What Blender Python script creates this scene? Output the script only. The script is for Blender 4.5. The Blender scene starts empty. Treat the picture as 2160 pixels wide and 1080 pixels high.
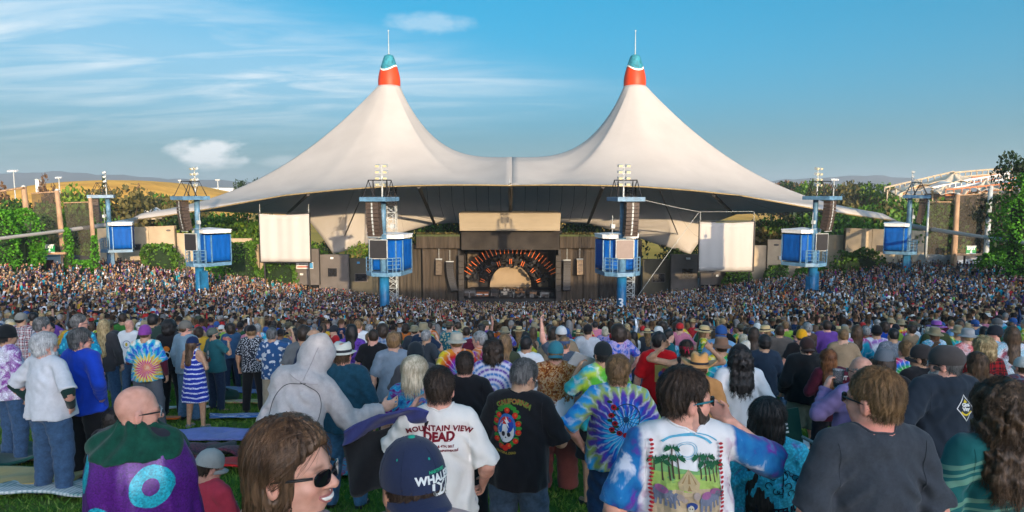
import bpy, math, random
import numpy as np
from mathutils import Vector, Matrix, Euler
from mathutils.bvhtree import BVHTree
import time
_T0 = time.time()
random.seed(7); RNG = np.random.default_rng(7)
C = bpy.context.scene.collection
R = math.radians
scene = bpy.context.scene
# ------------------------------------------------------------------ camera
PITCH = math.atan(140/1440)
cam_d = bpy.data.cameras.new('camera'); cam = bpy.data.objects.new('camera', cam_d); C.objects.link(cam)
cam_d.lens = 24; cam_d.sensor_width = 36; cam_d.clip_start = 0.05; cam_d.clip_end = 20000
cam.location = (0, 0, 0); cam.rotation_euler = (R(90) - PITCH, 0, 0)
scene.camera = cam
# ------------------------------------------------------------------ light
HAZE = 0.00022
SUN_EL = 8.0; SUN_X = 0.33                      # sun low behind the photographer, a little to the right
sdir = Vector((SUN_X, -1, 0)).normalized(); sdir = Vector((sdir.x*math.cos(R(SUN_EL)), sdir.y*math.cos(R(SUN_EL)), math.sin(R(SUN_EL))))
sun_d = bpy.data.lights.new('sun', 'SUN'); sun = bpy.data.objects.new('sun', sun_d); C.objects.link(sun)
sun_d.energy = 2.0; sun_d.angle = R(0.5); sun_d.color = (1.0, 0.74, 0.46)
sun.rotation_euler = sdir.to_track_quat('Z', 'Y').to_euler()
world = bpy.data.worlds.new('World'); scene.world = world; world.use_nodes = True
wn = world.node_tree; wn.nodes.clear()
def N(nt, t, **kw):
    n = nt.nodes.new(t)
    for k, v in kw.items():
        if k.startswith('i_'): n.inputs[int(k[2:])].default_value = v
        else: setattr(n, k, v)
    return n
def L(nt, a, ai, b, bi): nt.links.new(a.outputs[ai], b.inputs[bi])
def ramp(nt, stops, interp='LINEAR'):
    n = nt.nodes.new('ShaderNodeValToRGB'); n.color_ramp.interpolation = interp
    el = n.color_ramp.elements
    while len(el) < len(stops): el.new(0.5)
    for e, (p, c) in zip(el, stops):
        e.position = p; e.color = (c[0], c[1], c[2], 1) if not isinstance(c, (int, float)) else (c, c, c, 1)
    return n
def math_n(nt, op, a, b=None, clamp=False):
    n = nt.nodes.new('ShaderNodeMath'); n.operation = op; n.use_clamp = clamp
    for i, v in enumerate((a, b)):
        if v is None: continue
        if isinstance(v, (int, float)): n.inputs[i].default_value = v
        else: nt.links.new(v, n.inputs[i])
    return n.outputs[0]
sky = N(wn, 'ShaderNodeTexSky', sky_type='NISHITA', sun_disc=False)
sky.sun_elevation = R(SUN_EL); sky.sun_rotation = math.atan2(sdir.x, sdir.y)
sky.air_density = 0.27; sky.dust_density = 6.5; sky.ozone_density = 1.9; sky.altitude = 0
hs = N(wn, 'ShaderNodeHueSaturation'); hs.inputs['Hue'].default_value = 0.458; hs.inputs['Saturation'].default_value = 2.35; hs.inputs['Value'].default_value = 0.95
L(wn, sky, 0, hs, 'Color')
# thin cirrus on a far cloud plane: direction divided by its height gives the plane's coordinates
tc = N(wn, 'ShaderNodeTexCoord'); sp = N(wn, 'ShaderNodeSeparateXYZ'); L(wn, tc, 'Generated', sp, 0)
zc = math_n(wn, 'MAXIMUM', sp.outputs[2], 0.0); zz = math_n(wn, 'ADD', zc, 0.12)
cu = math_n(wn, 'DIVIDE', sp.outputs[0], zz); cv = math_n(wn, 'DIVIDE', sp.outputs[1], zz)
# cloud bank axis runs from far right up to near left
cb = N(wn, 'ShaderNodeCombineXYZ'); wn.links.new(cu, cb.inputs[0]); wn.links.new(cv, cb.inputs[1])
mp = N(wn, 'ShaderNodeMapping'); mp.inputs['Rotation'].default_value = (0, 0, R(-34)); mp.inputs['Scale'].default_value = (0.55, 2.0, 1)
L(wn, cb, 0, mp, 0)
n1 = N(wn, 'ShaderNodeTexNoise'); n1.inputs['Scale'].default_value = 1.6; n1.inputs['Detail'].default_value = 9; n1.inputs['Roughness'].default_value = 0.62; n1.inputs['Distortion'].default_value = 0.7
L(wn, mp, 0, n1, 'Vector')
n1r = ramp(wn, [(0.44, 0.0), (0.74, 1.0)]); L(wn, n1, 0, n1r, 0)
# broad mask: the bank covers the left half between about 5 and 20 degrees up and thins to the right
az = math_n(wn, 'ARCTAN2', sp.outputs[0], sp.outputs[1])
el = math_n(wn, 'ARCSINE', sp.outputs[2])
# centre line elevation of the bank as a function of azimuth
lin = math_n(wn, 'MULTIPLY_ADD', az, -0.045); wn.nodes[-1].inputs[2].default_value = 0.142
dd = math_n(wn, 'SUBTRACT', el, lin)
wdt = math_n(wn, 'MULTIPLY_ADD', az, -0.10); wn.nodes[-1].inputs[2].default_value = 0.036
dn = math_n(wn, 'DIVIDE', dd, math_n(wn, 'MAXIMUM', wdt, 0.012))
g = math_n(wn, 'EXPONENT', math_n(wn, 'MULTIPLY', math_n(wn, 'MULTIPLY', dn, dn), -1.0))
azf = N(wn, 'ShaderNodeMapRange'); azf.interpolation_type = 'SMOOTHSTEP'; wn.links.new(az, azf.inputs[0]); azf.inputs[1].default_value = 0.28; azf.inputs[2].default_value = -0.25
m1 = math_n(wn, 'MULTIPLY', g, azf.outputs[0])
cm = math_n(wn, 'MULTIPLY', m1, math_n(wn, 'MULTIPLY_ADD', n1r.outputs[0], 0.75)); wn.nodes[-2].inputs[2].default_value = 0.25
def puff(pa, pe, wa, we, amt, thr):
    a = math_n(wn, 'DIVIDE', math_n(wn, 'SUBTRACT', az, pa), wa); b = math_n(wn, 'DIVIDE', math_n(wn, 'SUBTRACT', el, pe), we)
    r2 = math_n(wn, 'ADD', math_n(wn, 'MULTIPLY', a, a), math_n(wn, 'MULTIPLY', b, b))
    gg = math_n(wn, 'EXPONENT', math_n(wn, 'MULTIPLY', r2, -1.0))
    nn = N(wn, 'ShaderNodeTexNoise'); nn.inputs['Scale'].default_value = thr; nn.inputs['Detail'].default_value = 8; nn.inputs['Roughness'].default_value = 0.6
    mq = N(wn, 'ShaderNodeMapping'); mq.inputs['Scale'].default_value = (1, 1, 2.2); L(wn, tc, 'Generated', mq, 0); L(wn, mq, 0, nn, 'Vector')
    rr = ramp(wn, [(0.32, 0.0), (0.58, 1.0)]); wn.links.new(math_n(wn, 'MULTIPLY', math_n(wn, 'ADD', nn.outputs[0], 0.12), math_n(wn, 'POWER', gg, 0.5)), rr.inputs[0])
    return math_n(wn, 'MULTIPLY', rr.outputs[0], amt)
p1 = puff(-0.122, 0.230, 0.062, 0.014, 0.36, 24.0)
p2 = puff(-0.413, 0.048, 0.050, 0.020, 1.0, 26.0)
p3 = puff(-0.31, 0.038, 0.04, 0.008, 0.35, 22.0)
tot = math_n(wn, 'MAXIMUM', math_n(wn, 'MAXIMUM', cm, p1), math_n(wn, 'MAXIMUM', p2, p3))
tot = math_n(wn, 'MULTIPLY', tot, 0.88, True)
mx = N(wn, 'ShaderNodeMix', data_type='RGBA'); wn.links.new(tot, mx.inputs[0]); mx.inputs[7].default_value = (2.0, 2.1, 2.15, 1)
hz_f = math_n(wn, 'MULTIPLY', math_n(wn, 'EXPONENT', math_n(wn, 'MULTIPLY', math_n(wn, 'MAXIMUM', el, 0.0), -7.5)), 0.97)   # pale haze towards the horizon, the same all round
hmx = N(wn, 'ShaderNodeMix', data_type='RGBA'); wn.links.new(hz_f, hmx.inputs[0]); L(wn, hs, 0, hmx, 6); hmx.inputs[7].default_value = (0.64, 1.14, 1.26, 1); L(wn, hmx, 2, mx, 6)
bg = N(wn, 'ShaderNodeBackground'); bg.inputs['Strength'].default_value = 0.15
L(wn, mx, 2, bg, 0)
wo = N(wn, 'ShaderNodeOutputWorld'); L(wn, bg, 0, wo, 0)
vs = scene.view_settings
scene.display_settings.display_device = 'sRGB'
vs.view_transform = 'Standard'; vs.look = 'None'; vs.gamma = 1.0; vs.use_curve_mapping = False; vs.exposure = 1.78
scene.cycles.volume_bounces = 0; scene.cycles.max_bounces = 6; scene.cycles.transparent_max_bounces = 12
scene.cycles.use_denoising = True
scene.cycles.sample_clamp_indirect = 6

# ------------------------------------------------------------------ geometry helpers
def P(px, py, D):
    """world point that the photograph shows at pixel (px,py) on the plane y = D"""
    a = (px - 1080)/1440; b = (540 - py)/1440
    c, s = math.cos(PITCH), math.sin(PITCH)
    d = Vector((a, c + b*s, -s + b*c))
    return d*(D/d.y)
def srgb(r, g, b):
    f = lambda c: ((c/255)/12.92 if c/255 <= 0.04045 else ((c/255 + 0.055)/1.055)**2.4)
    return (f(r), f(g), f(b))
def npmesh(name, V, F, smooth=True, cols=None, mat_idx=None):
    me = bpy.data.meshes.new(name)
    V = np.asarray(V, np.float32); F = np.asarray(F, np.int32)
    n, k = F.shape
    me.vertices.add(len(V)); me.vertices.foreach_set('co', V.ravel())
    me.loops.add(n*k); me.loops.foreach_set('vertex_index', F.ravel())
    me.polygons.add(n); me.polygons.foreach_set('loop_start', np.arange(0, n*k, k, dtype=np.int32))
    if smooth: me.polygons.foreach_set('use_smooth', np.ones(n, bool))
    if mat_idx is not None: me.polygons.foreach_set('material_index', np.asarray(mat_idx, np.int32))
    me.update(calc_edges=True)
    if cols is not None:
        ca = me.color_attributes.new('Col', 'FLOAT_COLOR', 'POINT')
        cc = np.ones((len(V), 4), np.float32); cc[:, :3] = cols
        ca.data.foreach_set('color', cc.ravel())
    return me
def link(name, me, mat=None, parent=None, loc=None, rot=None):
    o = bpy.data.objects.new(name, me); C.objects.link(o)
    if mat is not None and me is not None and len(me.materials) == 0:
        for m in (mat if isinstance(mat, (list, tuple)) else [mat]): me.materials.append(m)
    if parent is not None: o.parent = parent
    if loc is not None: o.location = loc
    if rot is not None: o.rotation_euler = rot
    return o
def tag(o, label=None, cat=None, group=None, kind=None):
    if label: o['label'] = label
    if cat: o['category'] = cat
    if group: o['group'] = group
    if kind: o['kind'] = kind
    return o
def thing(name, label, cat, loc=(0, 0, 0), rz=0, group=None):
    o = bpy.data.objects.new(name, None); C.objects.link(o); o.location = loc; o.rotation_euler = (0, 0, rz)
    o.empty_display_size = 0.3
    return tag(o, label, cat, group)
def dup(o, parent=None):
    c = o.copy(); C.objects.link(c)
    if parent is not None: c.parent = parent
    for ch in list(o.children): dup(ch, c)
    return c
class MB:
    def __init__(s): s.v = []; s.f = []
    def add(s, vs, fs):
        b = len(s.v); s.v += [tuple(v) for v in vs]; s.f += [tuple(b + i for i in f) for f in fs]; return s
    def box(s, c, d, rz=0, rx=0, ry=0):
        m = Euler((rx, ry, rz)).to_matrix(); hx, hy, hz = d[0]/2, d[1]/2, d[2]/2
        vs = [Vector(c) + m @ Vector((x*hx, y*hy, z*hz)) for x, y, z in ((-1,-1,-1),(1,-1,-1),(1,1,-1),(-1,1,-1),(-1,-1,1),(1,-1,1),(1,1,1),(-1,1,1))]
        return s.add(vs, ((0,3,2,1),(4,5,6,7),(0,1,5,4),(1,2,6,5),(2,3,7,6),(3,0,4,7)))
    def tube(s, pts, r, n=8, cap=True):
        pts = [Vector(p) for p in pts]; rs = r if isinstance(r, (list, tuple)) else [r]*len(pts)
        b = len(s.v); u = None
        for i, p in enumerate(pts):
            t = (pts[min(i+1, len(pts)-1)] - pts[max(i-1, 0)]).normalized()
            if u is None: u = t.orthogonal().normalized()
            else: u = (u - t*u.dot(t)).normalized()
            w = t.cross(u)
            for k in range(n):
                a = 2*math.pi*k/n; s.v.append(tuple(p + (u*math.cos(a) + w*math.sin(a))*rs[i]))
        for i in range(len(pts)-1):
            for k in range(n):
                s.f.append((b+i*n+k, b+i*n+(k+1)%n, b+(i+1)*n+(k+1)%n, b+(i+1)*n+k))
        if cap: s.f.append(tuple(b+k for k in reversed(range(n)))); e = b+(len(pts)-1)*n; s.f.append(tuple(e+k for k in range(n)))
        return s
    def lathe(s, prof, n=16, c=(0,0,0), sx=1, sy=1):
        b = len(s.v)
        for r, z in prof:
            for k in range(n):
                a = 2*math.pi*k/n; s.v.append((c[0]+r*sx*math.cos(a), c[1]+r*sy*math.sin(a), c[2]+z))
        for i in range(len(prof)-1):
            for k in range(n): s.f.append((b+i*n+k, b+i*n+(k+1)%n, b+(i+1)*n+(k+1)%n, b+(i+1)*n+k))
        return s
    def prism(s, poly, h, axis=1):
        """poly = [(x,z)] in the xz plane, thickness h along +y from y=0"""
        n = len(poly); b = len(s.v)
        s.v += [(x, 0, z) for x, z in poly] + [(x, h, z) for x, z in poly]
        s.f += [tuple(b+i for i in range(n)), tuple(b+n+i for i in reversed(range(n)))]
        s.f += [(b+(i+1)%n, b+i, b+n+i, b+n+(i+1)%n) for i in range(n)]
        return s
    def mesh(s, name, smooth=False):
        me = bpy.data.meshes.new(name); me.from_pydata(s.v, [], s.f)
        if smooth: me.shade_smooth()
        me.update(); return me
    def build(s, name, mat, parent=None, smooth=False, loc=None, rot=None):
        return link(name, s.mesh(name, smooth), mat, parent, loc, rot)

def nzf(X, Y, Z, s, seed):
    """cheap smooth warped noise, about -1..1"""
    a = np.sin(X*s + 1.3*np.sin(Y*s*.8 + seed) + seed*1.7); b = np.sin(Y*s*1.1 + 1.2*np.sin(Z*s*.9 + seed*2.1) + seed); c = np.sin(Z*s*.95 + 1.4*np.sin(X*s*1.05 + seed*.7) + seed*3.1)
    return (a + b + c)/3
# ------------------------------------------------------------------ materials
MATS = {}
def mat_new(name):
    m = bpy.data.materials.new(name); m.use_nodes = True; nt = m.node_tree; nt.nodes.clear()
    o = N(nt, 'ShaderNodeOutputMaterial'); b = N(nt, 'ShaderNodeBsdfPrincipled'); L(nt, b, 0, o, 0)
    return m, nt, b
def simple(name, col, rough=0.7, metal=0.0, var=0.18, scale=3.0, bump=0.0, bscale=40.0, spec=0.3, stretch=None, emit=None, coord='Object'):
    if name in MATS: return MATS[name]
    m, nt, b = mat_new(name)
    tc = N(nt, 'ShaderNodeTexCoord'); mp = N(nt, 'ShaderNodeMapping'); L(nt, tc, coord, mp, 0)
    if stretch: mp.inputs['Scale'].default_value = stretch
    nz = N(nt, 'ShaderNodeTexNoise'); nz.inputs['Scale'].default_value = scale; nz.inputs['Detail'].default_value = 6; nz.inputs['Roughness'].default_value = 0.6
    L(nt, mp, 0, nz, 'Vector')
    c0 = tuple(max(0, x*(1-var*1.6)) for x in col); c1 = tuple(min(1, x*(1+var)) for x in col)
    rp = ramp(nt, [(0.32, c0), (0.68, c1)]); L(nt, nz, 0, rp, 0); L(nt, rp, 0, b, 'Base Color')
    b.inputs['Roughness'].default_value = rough; b.inputs['Metallic'].default_value = metal; b.inputs['Specular IOR Level'].default_value = spec
    if bump:
        n2 = N(nt, 'ShaderNodeTexNoise'); n2.inputs['Scale'].default_value = bscale; n2.inputs['Detail'].default_value = 4; L(nt, mp, 0, n2, 'Vector')
        bp = N(nt, 'ShaderNodeBump'); bp.inputs['Strength'].default_value = bump; bp.inputs['Distance'].default_value = 0.05; L(nt, n2, 0, bp, 'Height'); L(nt, bp, 0, b, 'Normal')
    if emit: b.inputs['Emission Color'].default_value = (*emit[0], 1); b.inputs['Emission Strength'].default_value = emit[1]
    MATS[name] = m
    return m
def attr_mat(name, rough=0.85, spec=0.2, var=0.25, vscale=9.0, objcol=False):
    """colour comes from the mesh's own colour attribute (or the object colour), broken up by noise"""
    m, nt, b = mat_new(name)
    if objcol: a = N(nt, 'ShaderNodeObjectInfo'); out = a.outputs['Color']
    else: a = N(nt, 'ShaderNodeAttribute', attribute_name='Col'); out = a.outputs['Color']
    tc = N(nt, 'ShaderNodeTexCoord'); nz = N(nt, 'ShaderNodeTexNoise'); nz.inputs['Scale'].default_value = vscale; nz.inputs['Detail'].default_value = 5
    L(nt, tc, 'Object', nz, 'Vector')
    rp = ramp(nt, [(0.3, 1-var), (0.7, 1+var*0.6)]); L(nt, nz, 0, rp, 0)
    mu = N(nt, 'ShaderNodeMix', data_type='RGBA', blend_type='MULTIPLY'); mu.inputs[0].default_value = 1; nt.links.new(out, mu.inputs[6]); L(nt, rp, 0, mu, 7)
    L(nt, mu, 2, b, 'Base Color'); b.inputs['Roughness'].default_value = rough; b.inputs['Specular IOR Level'].default_value = spec
    return m
# ------------------------------------------------------------------ terrain
SC = (0.0, 120.0)
def smooth01(t): t = np.clip(t, 0, 1); return t*t*(3-2*t)
def ground(x, y):
    x = np.asarray(x, float); y = np.asarray(y, float)
    dx, dy = x - SC[0], y - SC[1]; r = np.hypot(dx, dy)
    th = np.degrees(np.arctan2(np.abs(dx), -dy))          # 0 = towards the camera
    z = np.where(r > 85, -1.9 - 0.19*(120 - r), -8.55 - 0.151*(85 - r))
    z = np.where(r < 12, -8.55 - 0.151*73, z)
    z = np.where(r > 158, 5.32 - 0.10*(r - 158), z)
    w = smooth01((th - 82)/16)
    side = np.clip(-17.5 + 0.02*(r-70), -18, -6)
    z = z*(1-w) + np.minimum(side, -15)*w
    far = smooth01((r - 190)/120); z = z*(1-far) + (-18)*far
    # the golden hill on the left, beyond the trees
    z = z + 2.2*nzf(x*.03, y*.03, x*.02, 1.0, 2.0)*smooth01((y-220)/80)*smooth01((900-y)/300)
    z = z + 23.0*np.exp(-(((x + 275)/88)**2 + ((y - 470)/120)**2)**1.3) + 6*np.exp(-(((x + 150)/100)**2 + ((y - 520)/120)**2))
    return z
def gz(x, y): return float(ground(x, y))
def build_terrain():
    def axis(lo, hi, fine, step, grow):
        a = [0.0]; s = step
        while a[-1] < hi:
            if a[-1] > fine: s *= grow
            a.append(a[-1]+s)
        b = [0.0]; s = step
        while b[-1] > lo:
            if b[-1] < -fine: s *= grow
            b.append(b[-1]-s)
        return np.array(sorted(set(b+a)))
    xs = axis(-9000, 9000, 90, 1.6, 1.07); ys = axis(-900, 9000, 150, 1.6, 1.06)
    X, Y = np.meshgrid(xs, ys, indexing='ij'); Z = ground(X, Y)
    nx, ny = X.shape; idx = np.arange(nx*ny).reshape(nx, ny)
    F = np.stack([idx[:-1,:-1], idx[1:,:-1], idx[1:,1:], idx[:-1,1:]], -1).reshape(-1, 4)
    me = npmesh('terrain', np.stack([X, Y, Z], -1).reshape(-1, 3), F)
    m, nt, b = mat_new('terrain_soil')
    ge = N(nt, 'ShaderNodeNewGeometry'); sx = N(nt, 'ShaderNodeSeparateXYZ'); L(nt, ge, 'Position', sx, 0)
    n1 = N(nt, 'ShaderNodeTexNoise'); n1.inputs['Scale'].default_value = 1.3; n1.inputs['Detail'].default_value = 8; L(nt, ge, 'Position', n1, 'Vector')
    grass = ramp(nt, [(0.3, (0.045, 0.09, 0.014)), (0.55, (0.085, 0.16, 0.024)), (0.72, (0.15, 0.17, 0.04))]); L(nt, n1, 0, grass, 0)
    n2 = N(nt, 'ShaderNodeTexNoise'); n2.inputs['Scale'].default_value = 0.05; n2.inputs['Detail'].default_value = 9; n2.inputs['Roughness'].default_value = 0.65; L(nt, ge, 'Position', n2, 'Vector')
    gold = ramp(nt, [(0.3, (0.50, 0.24, 0.03)), (0.6, (0.85, 0.46, 0.075)), (0.75, (0.62, 0.34, 0.05))]); L(nt, n2, 0, gold, 0)
    conc = ramp(nt, [(0.3, (0.10, 0.10, 0.10)), (0.7, (0.17, 0.165, 0.16))]); L(nt, n1, 0, conc, 0)
    f1 = math_n(nt, 'GREATER_THAN', sx.outputs[1], 32.0); f2 = math_n(nt, 'GREATER_THAN', sx.outputs[1], 160.0)
    a1 = N(nt, 'ShaderNodeMix', data_type='RGBA'); nt.links.new(f1, a1.inputs[0]); L(nt, grass, 0, a1, 6); L(nt, conc, 0, a1, 7)
    a2 = N(nt, 'ShaderNodeMix', data_type='RGBA'); nt.links.new(f2, a2.inputs[0]); L(nt, a1, 2, a2, 6); L(nt, gold, 0, a2, 7)
    L(nt, a2, 2, b, 'Base Color'); b.inputs['Roughness'].default_value = 0.95; b.inputs['Specular IOR Level'].default_value = 0.1
    bp = N(nt, 'ShaderNodeBump'); bp.inputs['Strength'].default_value = 0.5; bp.inputs['Distance'].default_value = 0.1; L(nt, n1, 0, bp, 'Height'); L(nt, bp, 0, b, 'Normal')
    tag(link('ground', me, m), kind='structure')
build_terrain()
# ================================================================== STRUCTURE
M_fabric = simple('tent_fabric', (0.56, 0.535, 0.50), 0.62, var=0.05, scale=0.25, spec=0.25)
def translucent(m, f):
    nt = m.node_tree; b = [n for n in nt.nodes if n.type == 'BSDF_PRINCIPLED'][0]; o = [n for n in nt.nodes if n.type == 'OUTPUT_MATERIAL'][0]; t = N(nt, 'ShaderNodeBsdfTranslucent'); t.inputs[0].default_value = (.62, .62, .62, 1); ms = N(nt, 'ShaderNodeMixShader'); ms.inputs[0].default_value = f; L(nt, b, 0, ms, 1); L(nt, t, 0, ms, 2); L(nt, ms, 0, o, 0)
translucent(M_fabric, .30)
M_steel = simple('tower_steel', (0.085, 0.19, 0.30), 0.45, var=0.22, scale=2.0, spec=0.4)
M_towerblue = simple('tower_blue_paint', (0.008, 0.105, 0.23), 0.45, var=0.25, scale=1.4, spec=0.4)
M_cabblue = simple('cab_blue_cloth', (0.001, 0.070, 0.30), 0.6, var=0.14, scale=1.2, stretch=(2.2, 2.2, .35), bump=0.5, bscale=3.0, spec=.1)
M_white = simple('white_paint', (0.62, 0.64, 0.64), 0.5, var=0.08, scale=2.5)
M_black = simple('black_steel', (0.015, 0.015, 0.016), 0.5, var=0.2)
M_grille = simple('speaker_grille', (0.055, 0.040, 0.032), 0.6, var=0.2, scale=6)
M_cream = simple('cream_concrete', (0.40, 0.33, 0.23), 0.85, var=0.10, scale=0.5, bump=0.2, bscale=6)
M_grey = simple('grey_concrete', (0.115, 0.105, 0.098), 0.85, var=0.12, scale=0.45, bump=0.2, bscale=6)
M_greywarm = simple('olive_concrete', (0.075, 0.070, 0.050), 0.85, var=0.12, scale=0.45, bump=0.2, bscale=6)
M_screen = simple('projection_screen', (0.40, 0.385, 0.365), 0.7, var=0.02, scale=0.3)
M_dark = simple('dark_glass', (0.012, 0.013, 0.016), 0.25, var=0.1, spec=0.5)
M_lamp = simple('lamp_glass', (0.55, 0.50, 0.30), 0.3, var=0.1, spec=0.5)
M_red = simple('cap_red', (0.52, 0.045, 0.008), 0.5, var=0.14, scale=0.9, stretch=(1, 1, .3))
M_teal = simple('cap_teal', (0.03, 0.20, 0.26), 0.5, var=0.35, scale=1.6)
M_whitetrim = simple('cap_white_band', (0.75, 0.74, 0.70), 0.5, var=0.03)
M_rust = simple('weathered_pole', (0.34, 0.22, 0.13), 0.8, var=0.3, scale=2.0, stretch=(1, 1, .3))
M_galv = simple('galvanised_steel', (0.38, 0.42, 0.42), 0.5, var=0.15, scale=2.0)
M_drape = simple('stage_drape', (0.052, 0.041, 0.030), 0.9, var=0.28, scale=1.2, stretch=(2.5, 1, .12))
M_drapeblack = simple('black_drape', (0.022, 0.020, 0.018), 0.9, var=0.35, scale=1.2, stretch=(2.5, 1, .15))
M_tan = simple('tan_backdrop', (0.27, 0.205, 0.125), 0.8, var=0.08, scale=0.4)
M_fascia = simple('stage_fascia', (0.28, 0.24, 0.17), 0.75, var=0.07, scale=0.5, stretch=(.4, 1, 2))
M_bark = simple('bark', (0.10, 0.075, 0.05), 0.95, var=0.3, scale=3.0)

# ---------------------------------------------------------------- the big tent roof
MASTX, MASTY, RING_Z, RING_R = 20.8, 118.0, 0.0, 1.75
RING_Z = P(825, 181, MASTY).z
def tent_half(sgn):
    pts = [(1075, 391, 88, 1), (1010, 390, 88, 1), (940, 390, 88.2, 1), (870, 391.5, 88.8, 1), (800, 394, 89.5, 1), (700, 401.5, 91, 1), (600, 412, 93, 1), (520, 426, 95.5, 1), (440, 440.5, 98, 1), (350, 455, 101, 1), (268, 466, 104, 1),
           (380, 450, 110, 0), (450, 446, 114, 0), (520, 449, 119, 0), (605, 452, 124, 0), (655, 470, 122.5, 0), (682, 505, 121, 0), (703, 536, 120, 0), (760, 520, 121.5, 0), (838, 494, 124, 0), (917, 472, 127, 0), (1000, 469, 130, 0), (1075, 468, 131, 0)]
    B = [P(*p[:3]) for p in pts]
    B = [Vector((0 if abs(p[0]-1075) < 1 else b.x, b.y, b.z)) for p, b in zip(pts, B)]
    # seam back to the front with the saddle between
    sad = P(1075, 333, 112).z
    for y in (127, 121, 115, 110, 104, 98, 93):
        t = (y - 88)/(131 - 88); base = B[0].z*(1-t) + B[22].z*t
        k = (1 - abs((y - 110)/(22 if y < 110 else 21))**1.6)
        B.append(Vector((0, y, base*(1-k) + sad*k)))
    B.append(B[0].copy())
    # resample along the loop
    loop = []
    for a, b in zip(B[:-1], B[1:]):
        n = max(2, int((a-b).length/1.3))
        for i in range(n): loop.append(a.lerp(b, i/n))
    V = []; NR = 26; NL = len(loop); mast = Vector((-MASTX, MASTY, RING_Z))
    for b in loop:
        d = Vector((b.x - mast.x, b.y - mast.y)); L_ = d.length; u = d/L_
        toward = max(0, u.x)*min(1, 1.0) if b.x > -MASTX else 0
        p = 1.85 + 1.45*toward**1.2
        tipd = Vector((-37.8, -14.0)).normalized(); al = max(0, u.dot(tipd))
        if u.y < 0: p = p*1.0 + 0.15*(-u.y)
        ring = Vector((mast.x + u.x*RING_R, mast.y + u.y*RING_R))
        for i in range(NR+1):
            t = (i/NR)**1.35; s = t
            h = (1 - s)**p + al**6*.14*s*s*max(0, 1-s)**.35
            q = ring.lerp(Vector((b.x, b.y)), t)
            V.append((q.x, q.y, b.z + (RING_Z - b.z)*h))
    F = []
    for j in range(NL):
        k = (j+1) % NL
        for i in range(NR): F.append((j*(NR+1)+i, k*(NR+1)+i, k*(NR+1)+i+1, j*(NR+1)+i+1))
    V = np.array(V); F = np.array(F)
    if sgn > 0: V[:, 0] *= -1; F = F[:, ::-1]
    return V, F, B, NL, NR
tent = thing('tent_roof', 'huge white twin-peaked tensile tent roof over the stage', 'tent')
for sgn, lab in ((-1, None), (1, None)):
    V, F, B, NL, NR = tent_half(sgn)
    me = npmesh('fabric_panel', V, F[:, ::-1]); o = link('fabric_panel', me, M_fabric, tent)
    so = o.modifiers.new('thickness', 'SOLIDIFY'); so.thickness = 0.05; so.offset = -1
    for j in range(3, NL, 11):
        mb = MB(); mb.tube([Vector(V[j*(NR+1)+i]) + Vector((0, -.02, .0)) for i in range(1, NR+1)], .030, 5, False); mb.build('panel_seam', simple('seam_fabric', (.42, .40, .37), .8), tent)
# seam flange, edge cables, dark struts under the roof
mb = MB(); mb.tube([P(1075, 391, 87.9) + Vector((0, 0, -.05)), P(1075.5, 360, 99), P(1076, 333, 111.8) + Vector((0, 0, .1))], 0.055, 6); mb.build('seam_flange', M_galv, tent, True)
for s in (-1, 1):
    mb = MB(); mb.tube([Vector((s*-b.x*-1 if s > 0 else b.x, b.y, b.z - .02)) if s < 0 else Vector((-b.x, b.y, b.z - .02)) for b in B[:11]], 0.10, 6); mb.build('edge_cable', simple('edge_rope', (0.25, 0.19, 0.09), .8), tent, True)
for (x0, y0, D0, x1, y1, D1, r) in ((883, 394, 89, 917, 473, 126, .26), (1272, 394, 89, 1240, 472, 126, .26), (1077, 391, 88.6, 1077, 468, 129, .30), (650, 410, 92.5, 606, 451, 123, .24), (1505, 411, 92.5, 1548, 452, 123, .24),
                                (1392, 402, 91, 1432, 500, 122, .10), (770, 398, 91, 726, 500, 121, .10)):
    mb = MB(); mb.tube([P(x0, y0, D0), P(x1, y1, D1)], r, 6); mb.build('strut', M_black, tent)
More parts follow.
